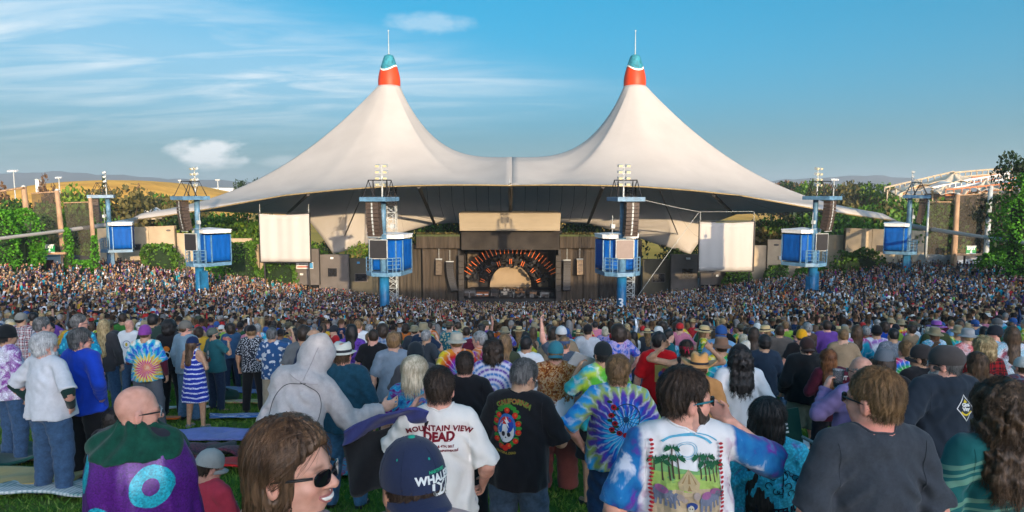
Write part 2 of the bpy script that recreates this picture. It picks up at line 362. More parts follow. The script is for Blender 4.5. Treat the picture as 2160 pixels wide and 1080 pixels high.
# faint seams radiating below the roof fabric
mb = MB()
for px in list(range(900, 1260, 26)):
    if abs(px-1077) < 8: continue
    mb.tube([P(px, 392, 89.2) + Vector((0, 0, -.12)), P(1077+(px-1077)*.985, 430, 108), P(1077 + (px-1077)*0.92, 466, 127.5)], 0.045, 4)
mb.build('roof_seam', simple('seam_dark', (0.07, 0.07, 0.07), .9), tent)
def cap(px, flip):
    base = Vector(((-MASTX if px < 1080 else MASTX), MASTY, RING_Z))
    cp = thing('peak_cone', 'red and teal cone cap with a needle mast on the %s tent peak' % ('left' if px < 1080 else 'right'), 'roof cap', base, 0, 'caps on the tent peaks')
    r0 = 1.86; prof = [(1.86, -.1), (1.88, .8), (1.80, 1.5), (1.62, 2.3), (1.42, 3.0), (1.2, 3.7), (.98, 4.4), (.74, 5.0), (.6, 5.15), (0.0, 5.2)]
    n = 48
    def rad(z): return float(np.interp(z, [p[1] for p in prof], [p[0] for p in prof]))
    def wave(a): return 2.85 + .42*math.sin(1*a*2 + flip)
    def band(z0f, z1f, mat, name, off=0, m=8):
        b = MB(); b.v = []; b.f = []
        for i in range(m+1):
            for k in range(n):
                a = 2*math.pi*k/n; z = z0f(a) + (z1f(a) - z0f(a))*i/m; r = rad(z) + off
                b.v.append((r*math.cos(a), r*math.sin(a), z))
        for i in range(m):
            for k in range(n): b.f.append((i*n+k, i*n+(k+1) % n, (i+1)*n+(k+1) % n, (i+1)*n+k))
        b.build(name, mat, cp, True)
    band(lambda a: -.1, wave, M_red, 'red_skirt'); band(wave, lambda a: 5.18, M_teal, 'teal_cone', 0, 10)
    band(lambda a: wave(a)-.13, lambda a: wave(a)+.13, M_whitetrim, 'wave_band', .04, 1)
    b = MB(); b.tube([(0, 0, 5.0), (0, 0, 5.5), (0, 0, 9.0)], [.16, .085, .06], 8); b.tube([(0, 0, 9.0), (0, 0, 9.18)], .12, 8); b.build('needle_mast', M_galv, cp, True)
cap(825, 2.2); cap(1328, 1.2)
# mast columns and king trusses below the roof
def truss(mb, p0, p1, w, bays, r=.07):
    p0, p1 = Vector(p0), Vector(p1)
    cs = [Vector((sx*w/2, sy*w/2, 0)) for sx, sy in ((-1,-1),(1,-1),(1,1),(-1,1))]
    for c in cs: mb.tube([p0+c, p1+c], r, 5)
    for i in range(bays):
        a = p0.lerp(p1, i/bays); b = p0.lerp(p1, (i+1)/bays)
        for k in range(4):
            c0, c1 = cs[k], cs[(k+1) % 4]
            mb.tube([a+c0, a+c1], r*.7, 4, False); mb.tube([a+(c0 if i % 2 else c1), b+(c1 if i % 2 else c0)], r*.7, 4, False)
for px, s in ((826, -1), (1330, 1)):
    t = thing('mast_truss', 'lattice steel mast standing behind the %s middle delay tower' % ('left' if s < 0 else 'right'), 'truss tower', (s*-1*-MASTX, 96, 0), 0, 'lattice masts holding the tent')
    xx = P(px + (0 if s < 0 else -2), 500, 96).x; t.location = (xx, 96, 0)
    mb = MB(); truss(mb, (0, 0, P(px, 634, 96).z-3), (0, 0, P(px, 434, 96).z), 1.35, 17, .06); mb.build('lower_lattice', M_galv, t)
    mb = MB(); truss(mb, (0, 0, P(px, 434, 96).z), (0, 0, P(px, 388, 96).z), 1.3, 5, .08); mb.build('upper_lattice', M_black, t)
# side cables running down from the roof tips
def cable(pts, r, label):
    mb = MB(); P3 = [Vector(p) for p in pts]; mb.tube(P3, r, 8); o = mb.build('anchor_cable', M_fabric, None, True); tag(o, label, 'cable')
cable([P(290, 464, 103.6), P(200, 478, 95), P(100, 491, 86), P(0, 503, 78), P(-160, 524, 70)], [.42, .30, .22, .20, .20], 'thick white roof cable sloping down in front of the left mesh screens')
cable([P(1880, 470, 103.6), P(1960, 483, 93), P(2060, 498, 83), P(2160, 512, 70), P(2320, 535, 64)], [.42, .30, .22, .20, .20], 'thick white roof cable sloping down in front of the right mesh screens')
# ---------------------------------------------------------------- stage
SD = 112.0
stage = thing('stage_house', 'black draped concert stage with cream fascia under the tent', 'stage', (0, SD, 0))
def sbox(name, x0, y0, x1, y1, D, depth, mat, parent=stage):
    a = P(x0, y0, D); b = P(x1, y1, D); mb = MB()
    mb.box(((a.x+b.x)/2 - 0, D - SD + depth/2, (a.z+b.z)/2), (abs(b.x-a.x), depth, abs(a.z-b.z)))
    return mb.build(name, mat, parent)
def pleated(name, x0, y0, x1, y1, D, mat, parent, amp=.16, wl=1.0, seed=0):
    a = P(x0, y0, D); b = P(x1, y1, D); n = int(abs(b.x-a.x)/.12); rr = np.random.default_rng(seed)
    xs = np.linspace(a.x, b.x, n); m = 14; ph = rr.uniform(0, 6, 4)
    V = []; 
    for j in range(m+1):
        t = j/m; z = a.z + (b.z - a.z)*t
        y = D - SD + amp*(np.sin(xs*6.28/wl + ph[0] + .4*np.sin(t*3+ph[1])) + .5*np.sin(xs*6.28/(wl*.43) + ph[2] + t) + .6*np.sin(xs*1.1+ph[3]))*(0.35 + .65*t)
        V += [(x, yy, z) for x, yy in zip(xs, y)]
    idx = np.arange((m+1)*n).reshape(m+1, n)
    F = np.stack([idx[:-1, :-1], idx[1:, :-1], idx[1:, 1:], idx[:-1, 1:]], -1).reshape(-1, 4)
    o = link(name, npmesh(name, V, F), mat, parent); so = o.modifiers.new('thickness', 'SOLIDIFY'); so.thickness = .06
    return o
# fascia: a sloping cream panel above a black valance
a0, a1 = P(968, 450, SD-4), P(1183, 450, SD-4); b0, b1 = P(970, 486, SD-4.6), P(1181, 486, SD-4.6)
mb = MB(); off = Vector((0, SD, 0))
mb.add([a0-off, a1-off, b1-off, b0-off, a0-off+Vector((0, 9, .1)), a1-off+Vector((0, 9, .1)), b1-off+Vector((0, 9, .6)), b0-off+Vector((0, 9, .6))], ((3,2,1,0),(4,5,6,7),(0,1,5,4),(2,3,7,6),(1,2,6,5),(3,0,4,7)))
mb.build('roof_fascia', M_fascia, stage)
mb = MB(); mb.tube([b0-off+Vector((0, -.1, .05)), b1-off+Vector((0, -.1, .05))], .13, 6); mb.tube([a0-off+Vector((0,-.05,0)), a1-off+Vector((0,-.05,0))], .08, 6); mb.build('fascia_rail', M_fascia, stage)
sbox('front_valance', 973, 487, 1180, 527, SD-2.5, .4, simple('valance_cloth', (.030, .026, .022), .9, var=.3, scale=.5), stage)
for s, x0, x1 in ((-1, 878, 970), (1, 1181, 1262)):
    sbox('wing_roof', x0, 495, x1, 499, SD-1.6, 6, simple('wing_roof_green', (.06, .08, .03), .9), stage)
    pleated('wing_valance', x0, 498, x1, 524, SD-1.4, M_drape, stage, .10, 1.4, 3)
    pleated('wing_drape', x0+12 if s < 0 else x0+2, 523, x1-3, 642, SD, M_drape, stage, .13, 1.3, 5+s)
    sbox('wing_post', x1-4 if s < 0 else x0-3, 524, x1 if s < 0 else x0+1, 642, SD-.3, .5, M_black, stage)
pleated('side_drape', 836, 514, 893, 640, SD+1.0, simple('side_drape_cloth', (.060, .050, .036), .9, var=.35, scale=1.2, stretch=(2.5, 1, .12)), stage, .16, 1.2, 11)
pleated('side_drape', 1258, 506, 1352, 640, SD+1.0, M_drapeblack, stage, .16, 1.2, 12)
sbox('back_wall', 968, 500, 1183, 660, SD+11, .4, M_drapeblack, stage)
sbox('side_wall', 968, 487, 972, 660, SD+.5, 10, M_drapeblack, stage); sbox('side_wall', 1180, 487, 1184, 660, SD+.5, 10, M_drapeblack, stage)
sbox('ceiling', 968, 486, 1183, 490, SD-.5, 11.5, M_drapeblack, stage)
sbox('stage_deck', 968, 630, 1183, 650, SD-1.0, 12, simple('deck_black', (.02, .02, .02), .7), stage)
sbox('riser', 990, 612, 1165, 632, SD+6, 4.0, simple('riser_black', (.014, .014, .016), .6), stage)
# upper lit backdrop panels either side of the arch
for x0, x1 in ((986, 1010), (1137, 1156)): sbox('backdrop_panel', x0, 531, x1, 613, SD+9.8, .15, simple('dull_backdrop', (.12, .095, .065), .9, var=.3, scale=.8), stage)
# tan half-round backdrop
ctr = P(1077, 612, SD+9.5); sc_ = (SD+9.5)/1440
poly = [(-44*sc_, 0)] + [(-44*sc_*math.cos(a), 8*sc_+46*sc_*math.sin(a)) for a in np.linspace(0, math.pi, 28)] + [(44*sc_, 0)]
mb = MB(); mb.prism([(x, z) for x, z in poly][::1], .12); mb.build('round_backdrop', M_tan, stage, loc=(ctr.x, 9.5, ctr.z))
# arches of orange light tubes with dark moving heads between them
M_orange = simple('orange_tube', (.60, .13, .03), .4, emit=((1, .22, .05), .08), var=.1)
arch = thing('light_arch', 'arch of orange light tubes and dark lamps over the stage backdrop', 'stage lights', (0, SD+5, 0))
c0 = P(1077, 610, SD+5); k_ = (SD+5)/1440
outer = []
for i in range(26):
    a = math.pi*(0.135 + .73*i/25); rr_ = 1.0
    outer.append((math.cos(a)*93, math.sin(a)*77, a, 17))
for i in range(7):
    for q in (-1, 1):
        a = math.pi*(0.10 + .80*i/6) + q*.035; outer.append((math.cos(a)*58, math.sin(a)*54, a, 11))
for (ax, az_, a, ln) in outer:
    jit = random.uniform(-.10, .10)
    ax2, az2 = ax + ln*math.cos(a+jit)*.9, az_ + ln*math.sin(a+jit)
    mb = MB(); mb.tube([(ax*k_, 0, az_*k_), (ax2*k_, 0, az2*k_)], .06, 6)
    mb.build('light_tube', M_orange, arch, loc=(c0.x, 0, c0.z))
mb = MB()
for (rx, rz_) in ((103, 88), (66, 62)):
    pts = [(math.cos(a)*rx*k_, .35, math.sin(a)*rz_*k_) for a in np.linspace(.08*math.pi, .92*math.pi, 30)]
    for o_ in (-.22, .22): mb.tube([(p[0], p[1]+o_, p[2]) for p in pts], .06, 5)
mb.build('arch_truss', M_black, arch, loc=(c0.x, 0, c0.z))
mb = MB()
for i in range(150):
    a = random.uniform(.06, .94)*math.pi; q = random.choice((74, 80, 52, 86, 66))
    mb.box((math.cos(a)*q*1.12*k_, random.uniform(.2, 1.2), math.sin(a)*q*.98*k_), (random.uniform(.25, .6),)*3, random.random()*3, random.random())
tag(mb.build('moving_head_lamps', M_black, arch, loc=(c0.x, 0, c0.z)), kind='stuff')
# hung loudspeakers beside the stage, each a thing of its own
def line_array(px, py0, py1, D, n, label, curve=.4, w=1.15, mat=M_black, grp='loudspeaker hangs on the stage wings'):
    a = P(px, py0, D); b = P(px, py1, D); t = thing('line_array', label, 'loudspeaker', (a.x, D, a.z), 0, grp)
    h = (a.z-b.z)/n
    mb = MB(); mb.box((0, 0, .12), (w*1.1, .5, .12)); mb.tube([(0, 0, .1), (0, 0, 2.0)], .04, 6); mb.build('rigging_bar', M_galv, t)
    for i in range(n):
        tt = i/n; mb = MB(); mb.box((curve*tt*tt, -.1-.5*tt*tt, -h*(i+.5)), (w, .75, h*.9), 0, -.35*tt); mb.build('speaker_box', mat, t)
line_array(949, 553, 613, SD-1.2, 12, 'slim curved black loudspeaker hang in front of the left wing drape', .9)
line_array(1196, 550, 612, SD-1.2, 12, 'slim black loudspeaker hang in front of the right wing drape', -.1)
line_array(926, 548, 580, SD-1.0, 5, 'short brown stack of five loudspeakers on the left wing drape', 0, .95, simple('brown_speaker', (.10, .078, .055), .7))
line_array(1223, 548, 580, SD-1.0, 5, 'short tan stack of five loudspeakers on the right wing drape', 0, .95, simple('tan_speaker', (.26, .19, .12), .7))
for px, lb in ((973, 'left'), (1178, 'right')):
    a = P(px, 538, SD-1.6); b = P(px, 640, SD-1.6)
    t = thing('speaker_column', 'tall dark speaker column at the %s edge of the stage opening' % lb, 'loudspeaker', (a.x, SD-1.6, b.z), 0, 'speaker columns at the stage opening')
    H = a.z-b.z
    for i in range(8): mb = MB(); mb.box((0, 0, H*(i+.5)/8), (.85, .7, H/8*.94)); mb.build('speaker_box', simple('dk_speaker', (.04, .035, .03), .7), t)
# band gear along the stage deck
dz = P(1077, 631, SD+2).z
def gear(name, label, cat, px, w, d, h, mat, D=SD+2, extra=None):
    x = P(px, 630, D).x; t = thing(name, label, cat, (x, D, dz), 0)
    mb = MB(); mb.box((0, 0, h*.5), (w, d, h)); mb.build('cabinet', mat, t)
    if extra: extra(t, w, d, h)
    return t
def ex_amp(t, w, d, h):
    mb = MB(); mb.box((0, -d/2-.02, h*.42), (w*.86, .04, h*.62)); mb.build('grille', M_grille, t)
    mb = MB(); mb.box((0, 0, h+.16), (w*.9, d*.8, .3)); mb.build('amp_head', M_black, t)
def ex_keys(t, w, d, h):
    mb = MB(); mb.box((0, -d/2-.25, h*.78), (w*.98, .5, .12)); mb.build('keyboard', M_white, t)
gear('organ', 'brown wooden organ with pale keys on the left of the stage', 'organ', 1018, 2.0, 1.0, 1.2, simple('organ_wood', (.30, .10, .03), .5), extra=ex_keys)
gear('amplifier', 'wide grey amplifier cabinet at far left of the stage deck', 'amplifier', 990, 2.2, .9, 1.5, simple('amp_grey', (.12, .12, .12), .6), extra=ex_amp)
gear('amplifier', 'small brown amplifier right of centre on the stage deck', 'amplifier', 1125, 1.1, .8, 1.3, simple('amp_brown', (.22, .12, .06), .6), extra=ex_amp)
gear('amplifier', 'pale flight case amplifier near the right speaker column', 'amplifier', 1150, 1.3, .8, 1.2, simple('amp_pale', (.2, .2, .2), .6), extra=ex_amp)
gear('amplifier', 'dark amplifier stack between the organ and the drums', 'amplifier', 1044, 1.2, .8, 1.5, M_black, extra=ex_amp)
gear('floor_cushion', 'flat orange cover lying at the left front of the stage', 'cover', 1012, 1.6, .8, .35, simple('orange_cover', (.7, .15, .02), .7), D=SD-.4)
for px, lb in ((1068, 'silver drum kit left of centre on the stage riser'), (1096, 'brown drum kit right of centre on the stage riser')):
    x = P(px, 620, SD+6).x; t = thing('drum_kit', lb, 'drum kit', (x, SD+3.5, dz+.1)); cm_ = simple('drum_shell', (.45, .40, .33), .4) if px < 1080 else simple('drum_wood', (.25, .12, .05), .4)
    mb = MB(); mb.lathe([(0.001, 0), (.5, 0), (.5, .5), (.001, .5)], 14); mb.build('bass_drum', cm_, t, loc=(0, 0, .55), rot=(R(90), 0, 0))
    for dx_, dz__ in ((-.6, .7), (.6, .7), (-.28, 1.15), (.28, 1.15)): mb = MB(); mb.lathe([(.001, 0), (.24, 0), (.24, .3), (.001, .3)], 12); mb.build('drum', cm_, t, loc=(dx_, .1, dz__))
    for dx_, dz__ in ((-.9, 1.5), (.9, 1.6), (-.3, 1.9)): mb = MB(); mb.lathe([(.001, .03), (.32, 0), (.001, -.01)], 14); mb.build('cymbal', simple('brass', (.5, .35, .12), .3, 1), t, loc=(dx_, 0, dz__)); mb = MB(); mb.tube([(dx_, 0, 0), (dx_, 0, dz__)], .02, 5); mb.build('cymbal_stand', M_galv, t)
mb = MB()
for i in range(90):
    x = P(random.uniform(984, 1168), 630, SD+2).x; h = random.choice((.3, .5, .8, 1.1)); mb.box((x, random.uniform(-.2, 4.5), dz+h/2), (random.uniform(.1, .7), .4, h), random.random())
o = mb.build('stage_clutter', simple('gear_grey', (.09, .085, .08), .6, var=.6, scale=1.5), None, loc=(0, SD, 0)); tag(o, 'jumble of small stage gear, monitors and cables across the deck', 'stage gear', kind='stuff')
for i, (px, h, lb) in enumerate(((990, 602, 'microphone stand far left of the stage'), (1083, 604, 'microphone stand at stage centre'), (1140, 603, 'microphone stand right of stage centre'))):
    a = P(px, 636, SD); t = thing('microphone_stand', lb, 'microphone stand', (a.x, SD, dz)); mb = MB(); mb.tube([(0, 0, 0), (0, 0, 1.5)], .025, 5); mb.build('pole', M_galv, t); mb = MB(); mb.tube([(0, -.1, 1.5), (0, .1, 1.62)], .05, 6); mb.build('microphone', M_black, t)
# tilted cube lamps at the foot of the backdrop
for px, py, mt, lb in ((1113, 602, M_black, 'dark diamond-tilted lamp box right of the tan backdrop'), (1139, 601, M_tan, 'pale diamond-tilted lamp box right of the tan backdrop')):
    a = P(px, py, SD+7); mb = MB(); mb.box((0, 0, 0), (.62, .4, .62), 0, 0, R(45)); b = mb.build('lamp_box', mt, None, loc=(a.x, SD+7, a.z)); tag(b, lb, 'stage light')

# ---------------------------------------------------------------- concrete walls
def facade(label, px0, px1, y0, y1, D, mat, D1=None, th=.8, cols=1, rows=1, wins=(), y0b=None, yb=None):
    D1 = D1 or D
    a = P(px0, y0, D); b = P(px1, y0b or y0, D1); zb = P(px0, y1, D).z; zb1 = P(px1, yb or y1, D1).z
    dx = Vector((b.x-a.x, b.y-a.y, 0)); Ln = dx.length; rz = math.atan2(dx.y, dx.x)
    t = thing('concrete_wall', label, 'wall', (a.x, a.y, 0), rz)
    zt0, zt1 = a.z, b.z
    g_ = .035
    for i in range(cols):
        for j in range(rows):
            u0, u1 = Ln*i/cols + g_, Ln*(i+1)/cols - g_
            f = lambda u, q: (zb + (zb1-zb)*u/Ln) + ((zt0 + (zt1-zt0)*u/Ln) - (zb + (zb1-zb)*u/Ln))*q
            q0, q1 = j/rows, (j+1)/rows; e = g_*(1 if rows > 1 else 0)
            mb = MB(); mb.prism([(u0, f(u0, q0)+e), (u1, f(u1, q0)+e), (u1, f(u1, q1)-e), (u0, f(u0, q1)-e)], th); mb.build('panel', mat, t, loc=(0, 0, 0))
    mb = MB(); mb.box((Ln/2, th*.62, (zb+min(zt0, zt1))/2), (Ln-.02, th*.5, min(zt0, zt1)-zb-.02)); mb.build('joint_backing', M_black if mat is not M_cream else M_greywarm, t)
    for (wx0, wy0, wx1, wy1, kind) in wins:
        p = P(wx0, wy0, D); q = P(wx1, wy1, D); w_ = abs(q.x-p.x); h_ = abs(p.z-q.z)
        u = (p.x+q.x)/2 - a.x; zc_ = (p.z+q.z)/2
        if kind == 'w':
            mb = MB(); mb.box((u, -.03, zc_), (w_, .1, h_)); w = mb.build('window', M_dark, t)
            mb = MB()
            for sx_ in (-1, 1): mb.box((u+sx_*w_/2, -.05, zc_), (.12, .16, h_+.12))
            for sz_ in (-1, 1): mb.box((u, -.05, zc_+sz_*h_/2), (w_-.12, .16, .12))
            mb.build('frame', M_grey, w)
        elif kind == 'v':
            mb = MB(); mb.lathe([(.001, 0), (w_/2, 0), (w_/2*.8, .12), (.001, .13)], 12, sy=.45); mb.build('vent', M_grey, t, loc=(u, -.01, zc_), rot=(R(90), 0, 0))
        elif kind == 'r':
            mb = MB(); mb.box((u, -.03, zc_), (w_, .05, h_)); mb.build('red_notice', simple('red_notice', (.5, .05, .04), .6), t)
        elif kind == 'b':
            mb = MB(); mb.box((u, -.03, zc_), (w_, .05, h_)); mb.build('blue_notice', simple('blue_notice', (.05, .25, .5), .6), t)
        elif kind == 'd':
            mb = MB(); mb.box((u, .0, zc_), (w_, .12, h_)); mb.build('dark_opening', M_dark, t)
        elif kind == 'l':
            mb = MB(); mb.box((u, -.2, zc_), (w_, .35, h_)); mb.build('wall_lamp', M_white, t)
    return t
facade('cream concrete entrance block behind the far left delay tower', 204, 367, 482, 553, 106, M_cream, cols=3, y0b=476, yb=545, wins=((283, 515, 298, 527, 'w'), (350, 484, 360, 488, 'v')))
facade('thin cream pier at the left corner of the entrance block', 204, 212, 553, 590, 106, M_cream)
facade('cream wall strip right of the left entrance block', 367, 395, 492, 600, 107, M_cream, wins=((388, 573, 395, 575, 'r'),))
facade('cream wall with red notice behind the left inner delay tower', 388, 478, 498, 606, 108, M_cream, cols=2, wins=((386, 572, 396, 574, 'r'),))
facade('cream wall with small vent right of the left blue cab', 478, 531, 503, 612, 109, M_cream, wins=((490, 511, 500, 516, 'v'),))
facade('narrow cream wall at the left screen corner', 531, 545, 516, 614, 109.5, M_cream)
facade('curved pale wall piece beneath the left projection screen', 543, 620, 540, 618, 110, M_cream, wins=((551, 588, 556, 591, 'r'),))
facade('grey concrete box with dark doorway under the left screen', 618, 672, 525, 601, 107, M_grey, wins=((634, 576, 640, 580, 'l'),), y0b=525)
facade('dark sheet for the shaded doorway below the left grey box', 612, 672, 601, 630, 109, M_dark)  # dark panel stands in for the shade inside the opening
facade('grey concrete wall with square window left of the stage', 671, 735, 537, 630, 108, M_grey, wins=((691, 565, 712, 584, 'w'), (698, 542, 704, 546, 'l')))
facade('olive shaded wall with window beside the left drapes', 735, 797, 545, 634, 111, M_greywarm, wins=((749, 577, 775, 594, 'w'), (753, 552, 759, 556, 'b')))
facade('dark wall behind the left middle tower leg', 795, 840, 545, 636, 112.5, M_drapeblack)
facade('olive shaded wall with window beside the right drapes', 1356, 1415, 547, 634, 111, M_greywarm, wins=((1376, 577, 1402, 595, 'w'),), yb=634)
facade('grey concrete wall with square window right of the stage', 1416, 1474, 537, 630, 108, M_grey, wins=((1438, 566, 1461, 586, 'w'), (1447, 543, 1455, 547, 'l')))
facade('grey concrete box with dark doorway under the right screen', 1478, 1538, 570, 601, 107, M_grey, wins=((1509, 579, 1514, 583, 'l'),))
facade('dark sheet for the shaded doorway below the right grey box', 1478, 1542, 601, 628, 109, M_dark)  # as on the left, the opening's shade is a dark panel
facade('grey-cream wall right of the right projection screen', 1585, 1620, 518, 614, 109.5, M_cream, wins=((1600, 594, 1608, 596, 'r'),))
facade('cream wall with oval vent left of the right blue cab', 1620, 1700, 505, 612, 109, M_cream, cols=1, rows=2, wins=((1632, 514, 1643, 519, 'v'), (1642, 540, 1645, 547, 'l'), (1676, 588, 1684, 590, 'r')))
facade('cream wall behind the right inner delay tower', 1700, 1786, 496, 606, 108, M_cream, cols=2, wins=((1757, 578, 1765, 580, 'r'), (1763, 550, 1767, 553, 'l')))
facade('cream concrete entrance block behind the far right delay tower', 1785, 1952, 481, 546, 106, M_cream, cols=3, y0b=487, yb=558, wins=((1850, 518, 1863, 531, 'w'), (1790, 489, 1793, 492, 'v')))
facade('thin cream pier at the right corner of the entrance block', 1945, 1952, 558, 590, 106, M_cream)
# sponsor board by the left screen: flat coloured print
a = P(625, 553, 106.3); b = P(661, 567, 106.3)
t = thing('wall_banner', 'white banner with rainbow stripe and dark lettering under the left screen', 'banner', ((a.x+b.x)/2, 106.3, (a.z+b.z)/2))
W_, H_ = b.x-a.x, a.z-b.z
mb = MB(); mb.box((0, 0, 0), (W_, .08, H_)); mb.build('board', M_white, t)
mb = MB(); mb.box((0, -.05, -H_*.2), (W_*.9, .02, H_*.22)); mb.build('stripe', simple('banner_red', (.5, .12, .10), .6), t)
mb = MB(); mb.box((W_*.38, -.06, 0), (W_*.2, .02, H_*.8)); mb.build('blue_mark', simple('banner_blue', (.05, .25, .5), .6), t)
mb = MB()
for i in range(7): mb.box((-W_*.3+i*.2, -.05, H_*.2), (.12, .02, .22))
tag(mb.build('lettering', M_black, t), kind='stuff')

# ---------------------------------------------------------------- projection screens
def screen(label, x0, y0, x1, y1, D, tilt):
    a = P(x0, y0, D); b = P(x1, y1, D); w, h = b.x-a.x, a.z-b.z
    t = thing('projection_screen', label, 'screen', ((a.x+b.x)/2, D, (a.z+b.z)/2), R(tilt), 'white projection screens beside the stage')
    n = 40; xs = np.linspace(-w/2, w/2, n); zs = np.linspace(-h/2, h/2, 12)
    V = [(x, .10*math.sin(x*1.5+tilt)+.05*math.sin(x*3.7), z - .14*math.cos(math.pi*x/w)*(1 if z > 0 else 0)*(z/h*2)) for z in zs for x in xs]
    idx = np.arange(12*n).reshape(12, n); F = np.stack([idx[:-1, :-1], idx[:-1, 1:], idx[1:, 1:], idx[1:, :-1]], -1).reshape(-1, 4)
    o = link('cloth', npmesh('cloth', V, F), M_screen, t); so = o.modifiers.new('t', 'SOLIDIFY'); so.thickness = .03
    mb = MB()
    for s in (-1, 1): mb.box((s*(w/2+.06), 0, 0), (.14, .16, h+.3)); mb.box((0, 0, s*(h/2+.1)), (w, .16, .14))
    mb.build('frame', M_black, t)
    mb = MB()
    for s in (-1, 1): mb.tube([(s*w*.49, 0, h/2), (s*w*.49, 0, h/2+1.4)], .04, 5)
    mb.build('hanger', M_galv, t)
    for s in (-1, 1): mb = MB(); mb.tube([(s*w*.45, .3, -h/2), (s*w*.45, .6, -h/2-9)], .12, 8); mb.build('post', M_black, t)
screen('white projection screen left of the stage with soft shadow bands', 546, 451, 656, 552, 98, -3)
screen('white projection screen right of the stage on a black frame', 1475, 468, 1589, 571, 98, 3)
mb = MB(); mb.tube([P(1475, 447, 98), P(1420, 520, 97), P(1345, 625, 96)], .032, 6); tag(mb.build('guy_rope', M_galv), 'pale diagonal guy rope running down left of the right screen', 'rope')
mb = MB(); mb.tube([P(1355, 421, 92), P(1420, 436, 95), P(1475, 447, 98), P(1589, 446, 98)], .03, 5); tag(mb.build('guy_rope', M_galv), 'thin rope slung from the tent to the top of the right screen', 'rope')

# ---------------------------------------------------------------- delay towers
def text_mesh(s, size, extrude=0.0, font=None, align='CENTER', bold=0.0, space=1.0, res=3):
    cu = bpy.data.curves.new('txt', 'FONT'); cu.body = s; cu.size = size; cu.extrude = extrude; cu.offset = bold; cu.align_x = align; cu.align_y = 'CENTER'; cu.resolution_u = res; cu.space_character = space
    o = bpy.data.objects.new('txt', cu); C.objects.link(o)
    me = bpy.data.meshes.new_from_object(o.evaluated_get(bpy.context.evaluated_depsgraph_get()))
    bpy.data.objects.remove(o); bpy.data.curves.remove(cu)
    return me
M_screen_dark = simple('monitor_dark', (.022, .022, .024), .3, var=.1, spec=.5)
M_screen_sunlit = simple('monitor_sunlit', (.16, .125, .115), .45, var=.05)  # dark monitor face with the sun's brown cast put into its colour
def tower(px, D, num, label, mon=None, box=True, cabs=1.0, arr=-1):
    ztop = P(px, 417, 70).z                    # -0.8 everywhere: all towers are the same height above the bowl
    x = P(px, 560, D).x; g_ = gz(x, D)
    d = Vector((0 - x, 124 - D)); yaw = math.atan2(-d.x, d.y)
    t = thing('delay_tower', label, 'tower', (x, D, 0), yaw, 'blue steel delay towers in the audience')
    mb = MB(); mb.tube([(0, 0, g_-1), (0, 0, -8.75)], .50, 20); mb.build('lower_pole', M_towerblue, t, True)
    mb = MB(); mb.tube([(0, 0, -8.75), (0, 0, -4.4)], .40, 16); mb.tube([(0, 0, -4.4), (0, 0, -1.1)], .30, 16); mb.build('upper_pole', M_steel, t, True)
    if box:
        mb = MB(); mb.box((.55, .1, g_+2.4), (.75, .8, 2.6)); mb.box((-.6, .1, g_+2.2), (.4, .6, 2.0)); mb.build('switch_box', M_towerblue, t)
    # cab: a six-sided room on the stage side of the pole
    z0, z1 = -8.4, -5.2; w, dp = 3.75*cabs, 2.9
    plan = [(-w/2, .55), (-w/2+.55, .05), (w/2-.55, .05), (w/2, .55), (w/2, dp), (-w/2, dp)]
    names = ['corner_panel', 'front_panel', 'corner_panel', 'side_panel', 'back_panel', 'side_panel']
    for i in range(6):
        (xa, ya), (xb, yb) = plan[i], plan[(i+1) % 6]; v = Vector((xb-xa, yb-ya)); ln = v.length; a = math.atan2(v.y, v.x)
        n = max(2, int(ln/.18)); m = 5
        vs = []; 
        for j in range(m+1):
            for k in range(n+1):
                u = .05 + (ln-.1)*k/n; bulge = -.03*math.sin(k*1.7+i)*math.sin(j*1.1+i) - .02*math.sin(k*3.1)
                vs.append((u, bulge, z0 + .12 + (z1-z0-.12)*j/m))
        idx = np.arange((m+1)*(n+1)).reshape(m+1, n+1); F = np.stack([idx[:-1, :-1], idx[:-1, 1:], idx[1:, 1:], idx[1:, :-1]], -1).reshape(-1, 4)
        o = link(names[i], npmesh(names[i], vs, F), M_cabblue, t, loc=(xa, ya, 0), rot=(0, 0, a)); so = o.modifiers.new('t', 'SOLIDIFY'); so.thickness = .08; so.offset = -1
    mb = MB()
    for (xa, ya) in plan: mb.box((xa, ya, (z0+z1)/2), (.11, .11, z1-z0))
    mb.build('corner_posts', M_steel, t)
    # white trim band and roof
    mb = MB()
    for i in range(6):
        (xa, ya), (xb, yb) = plan[i], plan[(i+1) % 6]; v = Vector((xb-xa, yb-ya)); a = math.atan2(v.y, v.x)
        mb.box(((xa+xb)/2 + math.sin(a)*.04, (ya+yb)/2 - math.cos(a)*.04, z1+.36), (v.length+.06, .14, .34), a)
    mb.build('roof_trim', M_white, t)
    n6 = len(plan); ex = 1.08
    mb = MB(); top = [(xa*ex, (ya-dp/2)*ex+dp/2, z1+.50) for xa, ya in plan]; top2 = [(p[0], p[1], p[2]+.10) for p in top]; pk = (0, dp/2, z1+.80)
    mb.add(top + top2 + [pk], [tuple(reversed(range(6)))] + [(i, (i+1) % 6, 6+(i+1) % 6, 6+i) for i in range(6)] + [(6+i, 6+(i+1) % 6, 12) for i in range(6)])
    mb.build('roof', M_white, t)
    # balcony deck round the pole and under the cab
    dk = [(-w/2-.05, -.15), (-w/2+.6, -.70), (-.9, -1.15), (.9, -1.15), (w/2-.6, -.70), (w/2+.05, -.15), (w/2+.05, dp), (-w/2-.05, dp)]
    mb = MB(); nb = len(dk); mb.add([(a, b, z0-.42) for a, b in dk] + [(a, b, z0-.02) for a, b in dk], [tuple(reversed(range(nb))), tuple(nb+i for i in range(nb))] + [(i, (i+1) % nb, nb+(i+1) % nb, nb+i) for i in range(nb)])
    mb.build('balcony_deck', M_steel, t)
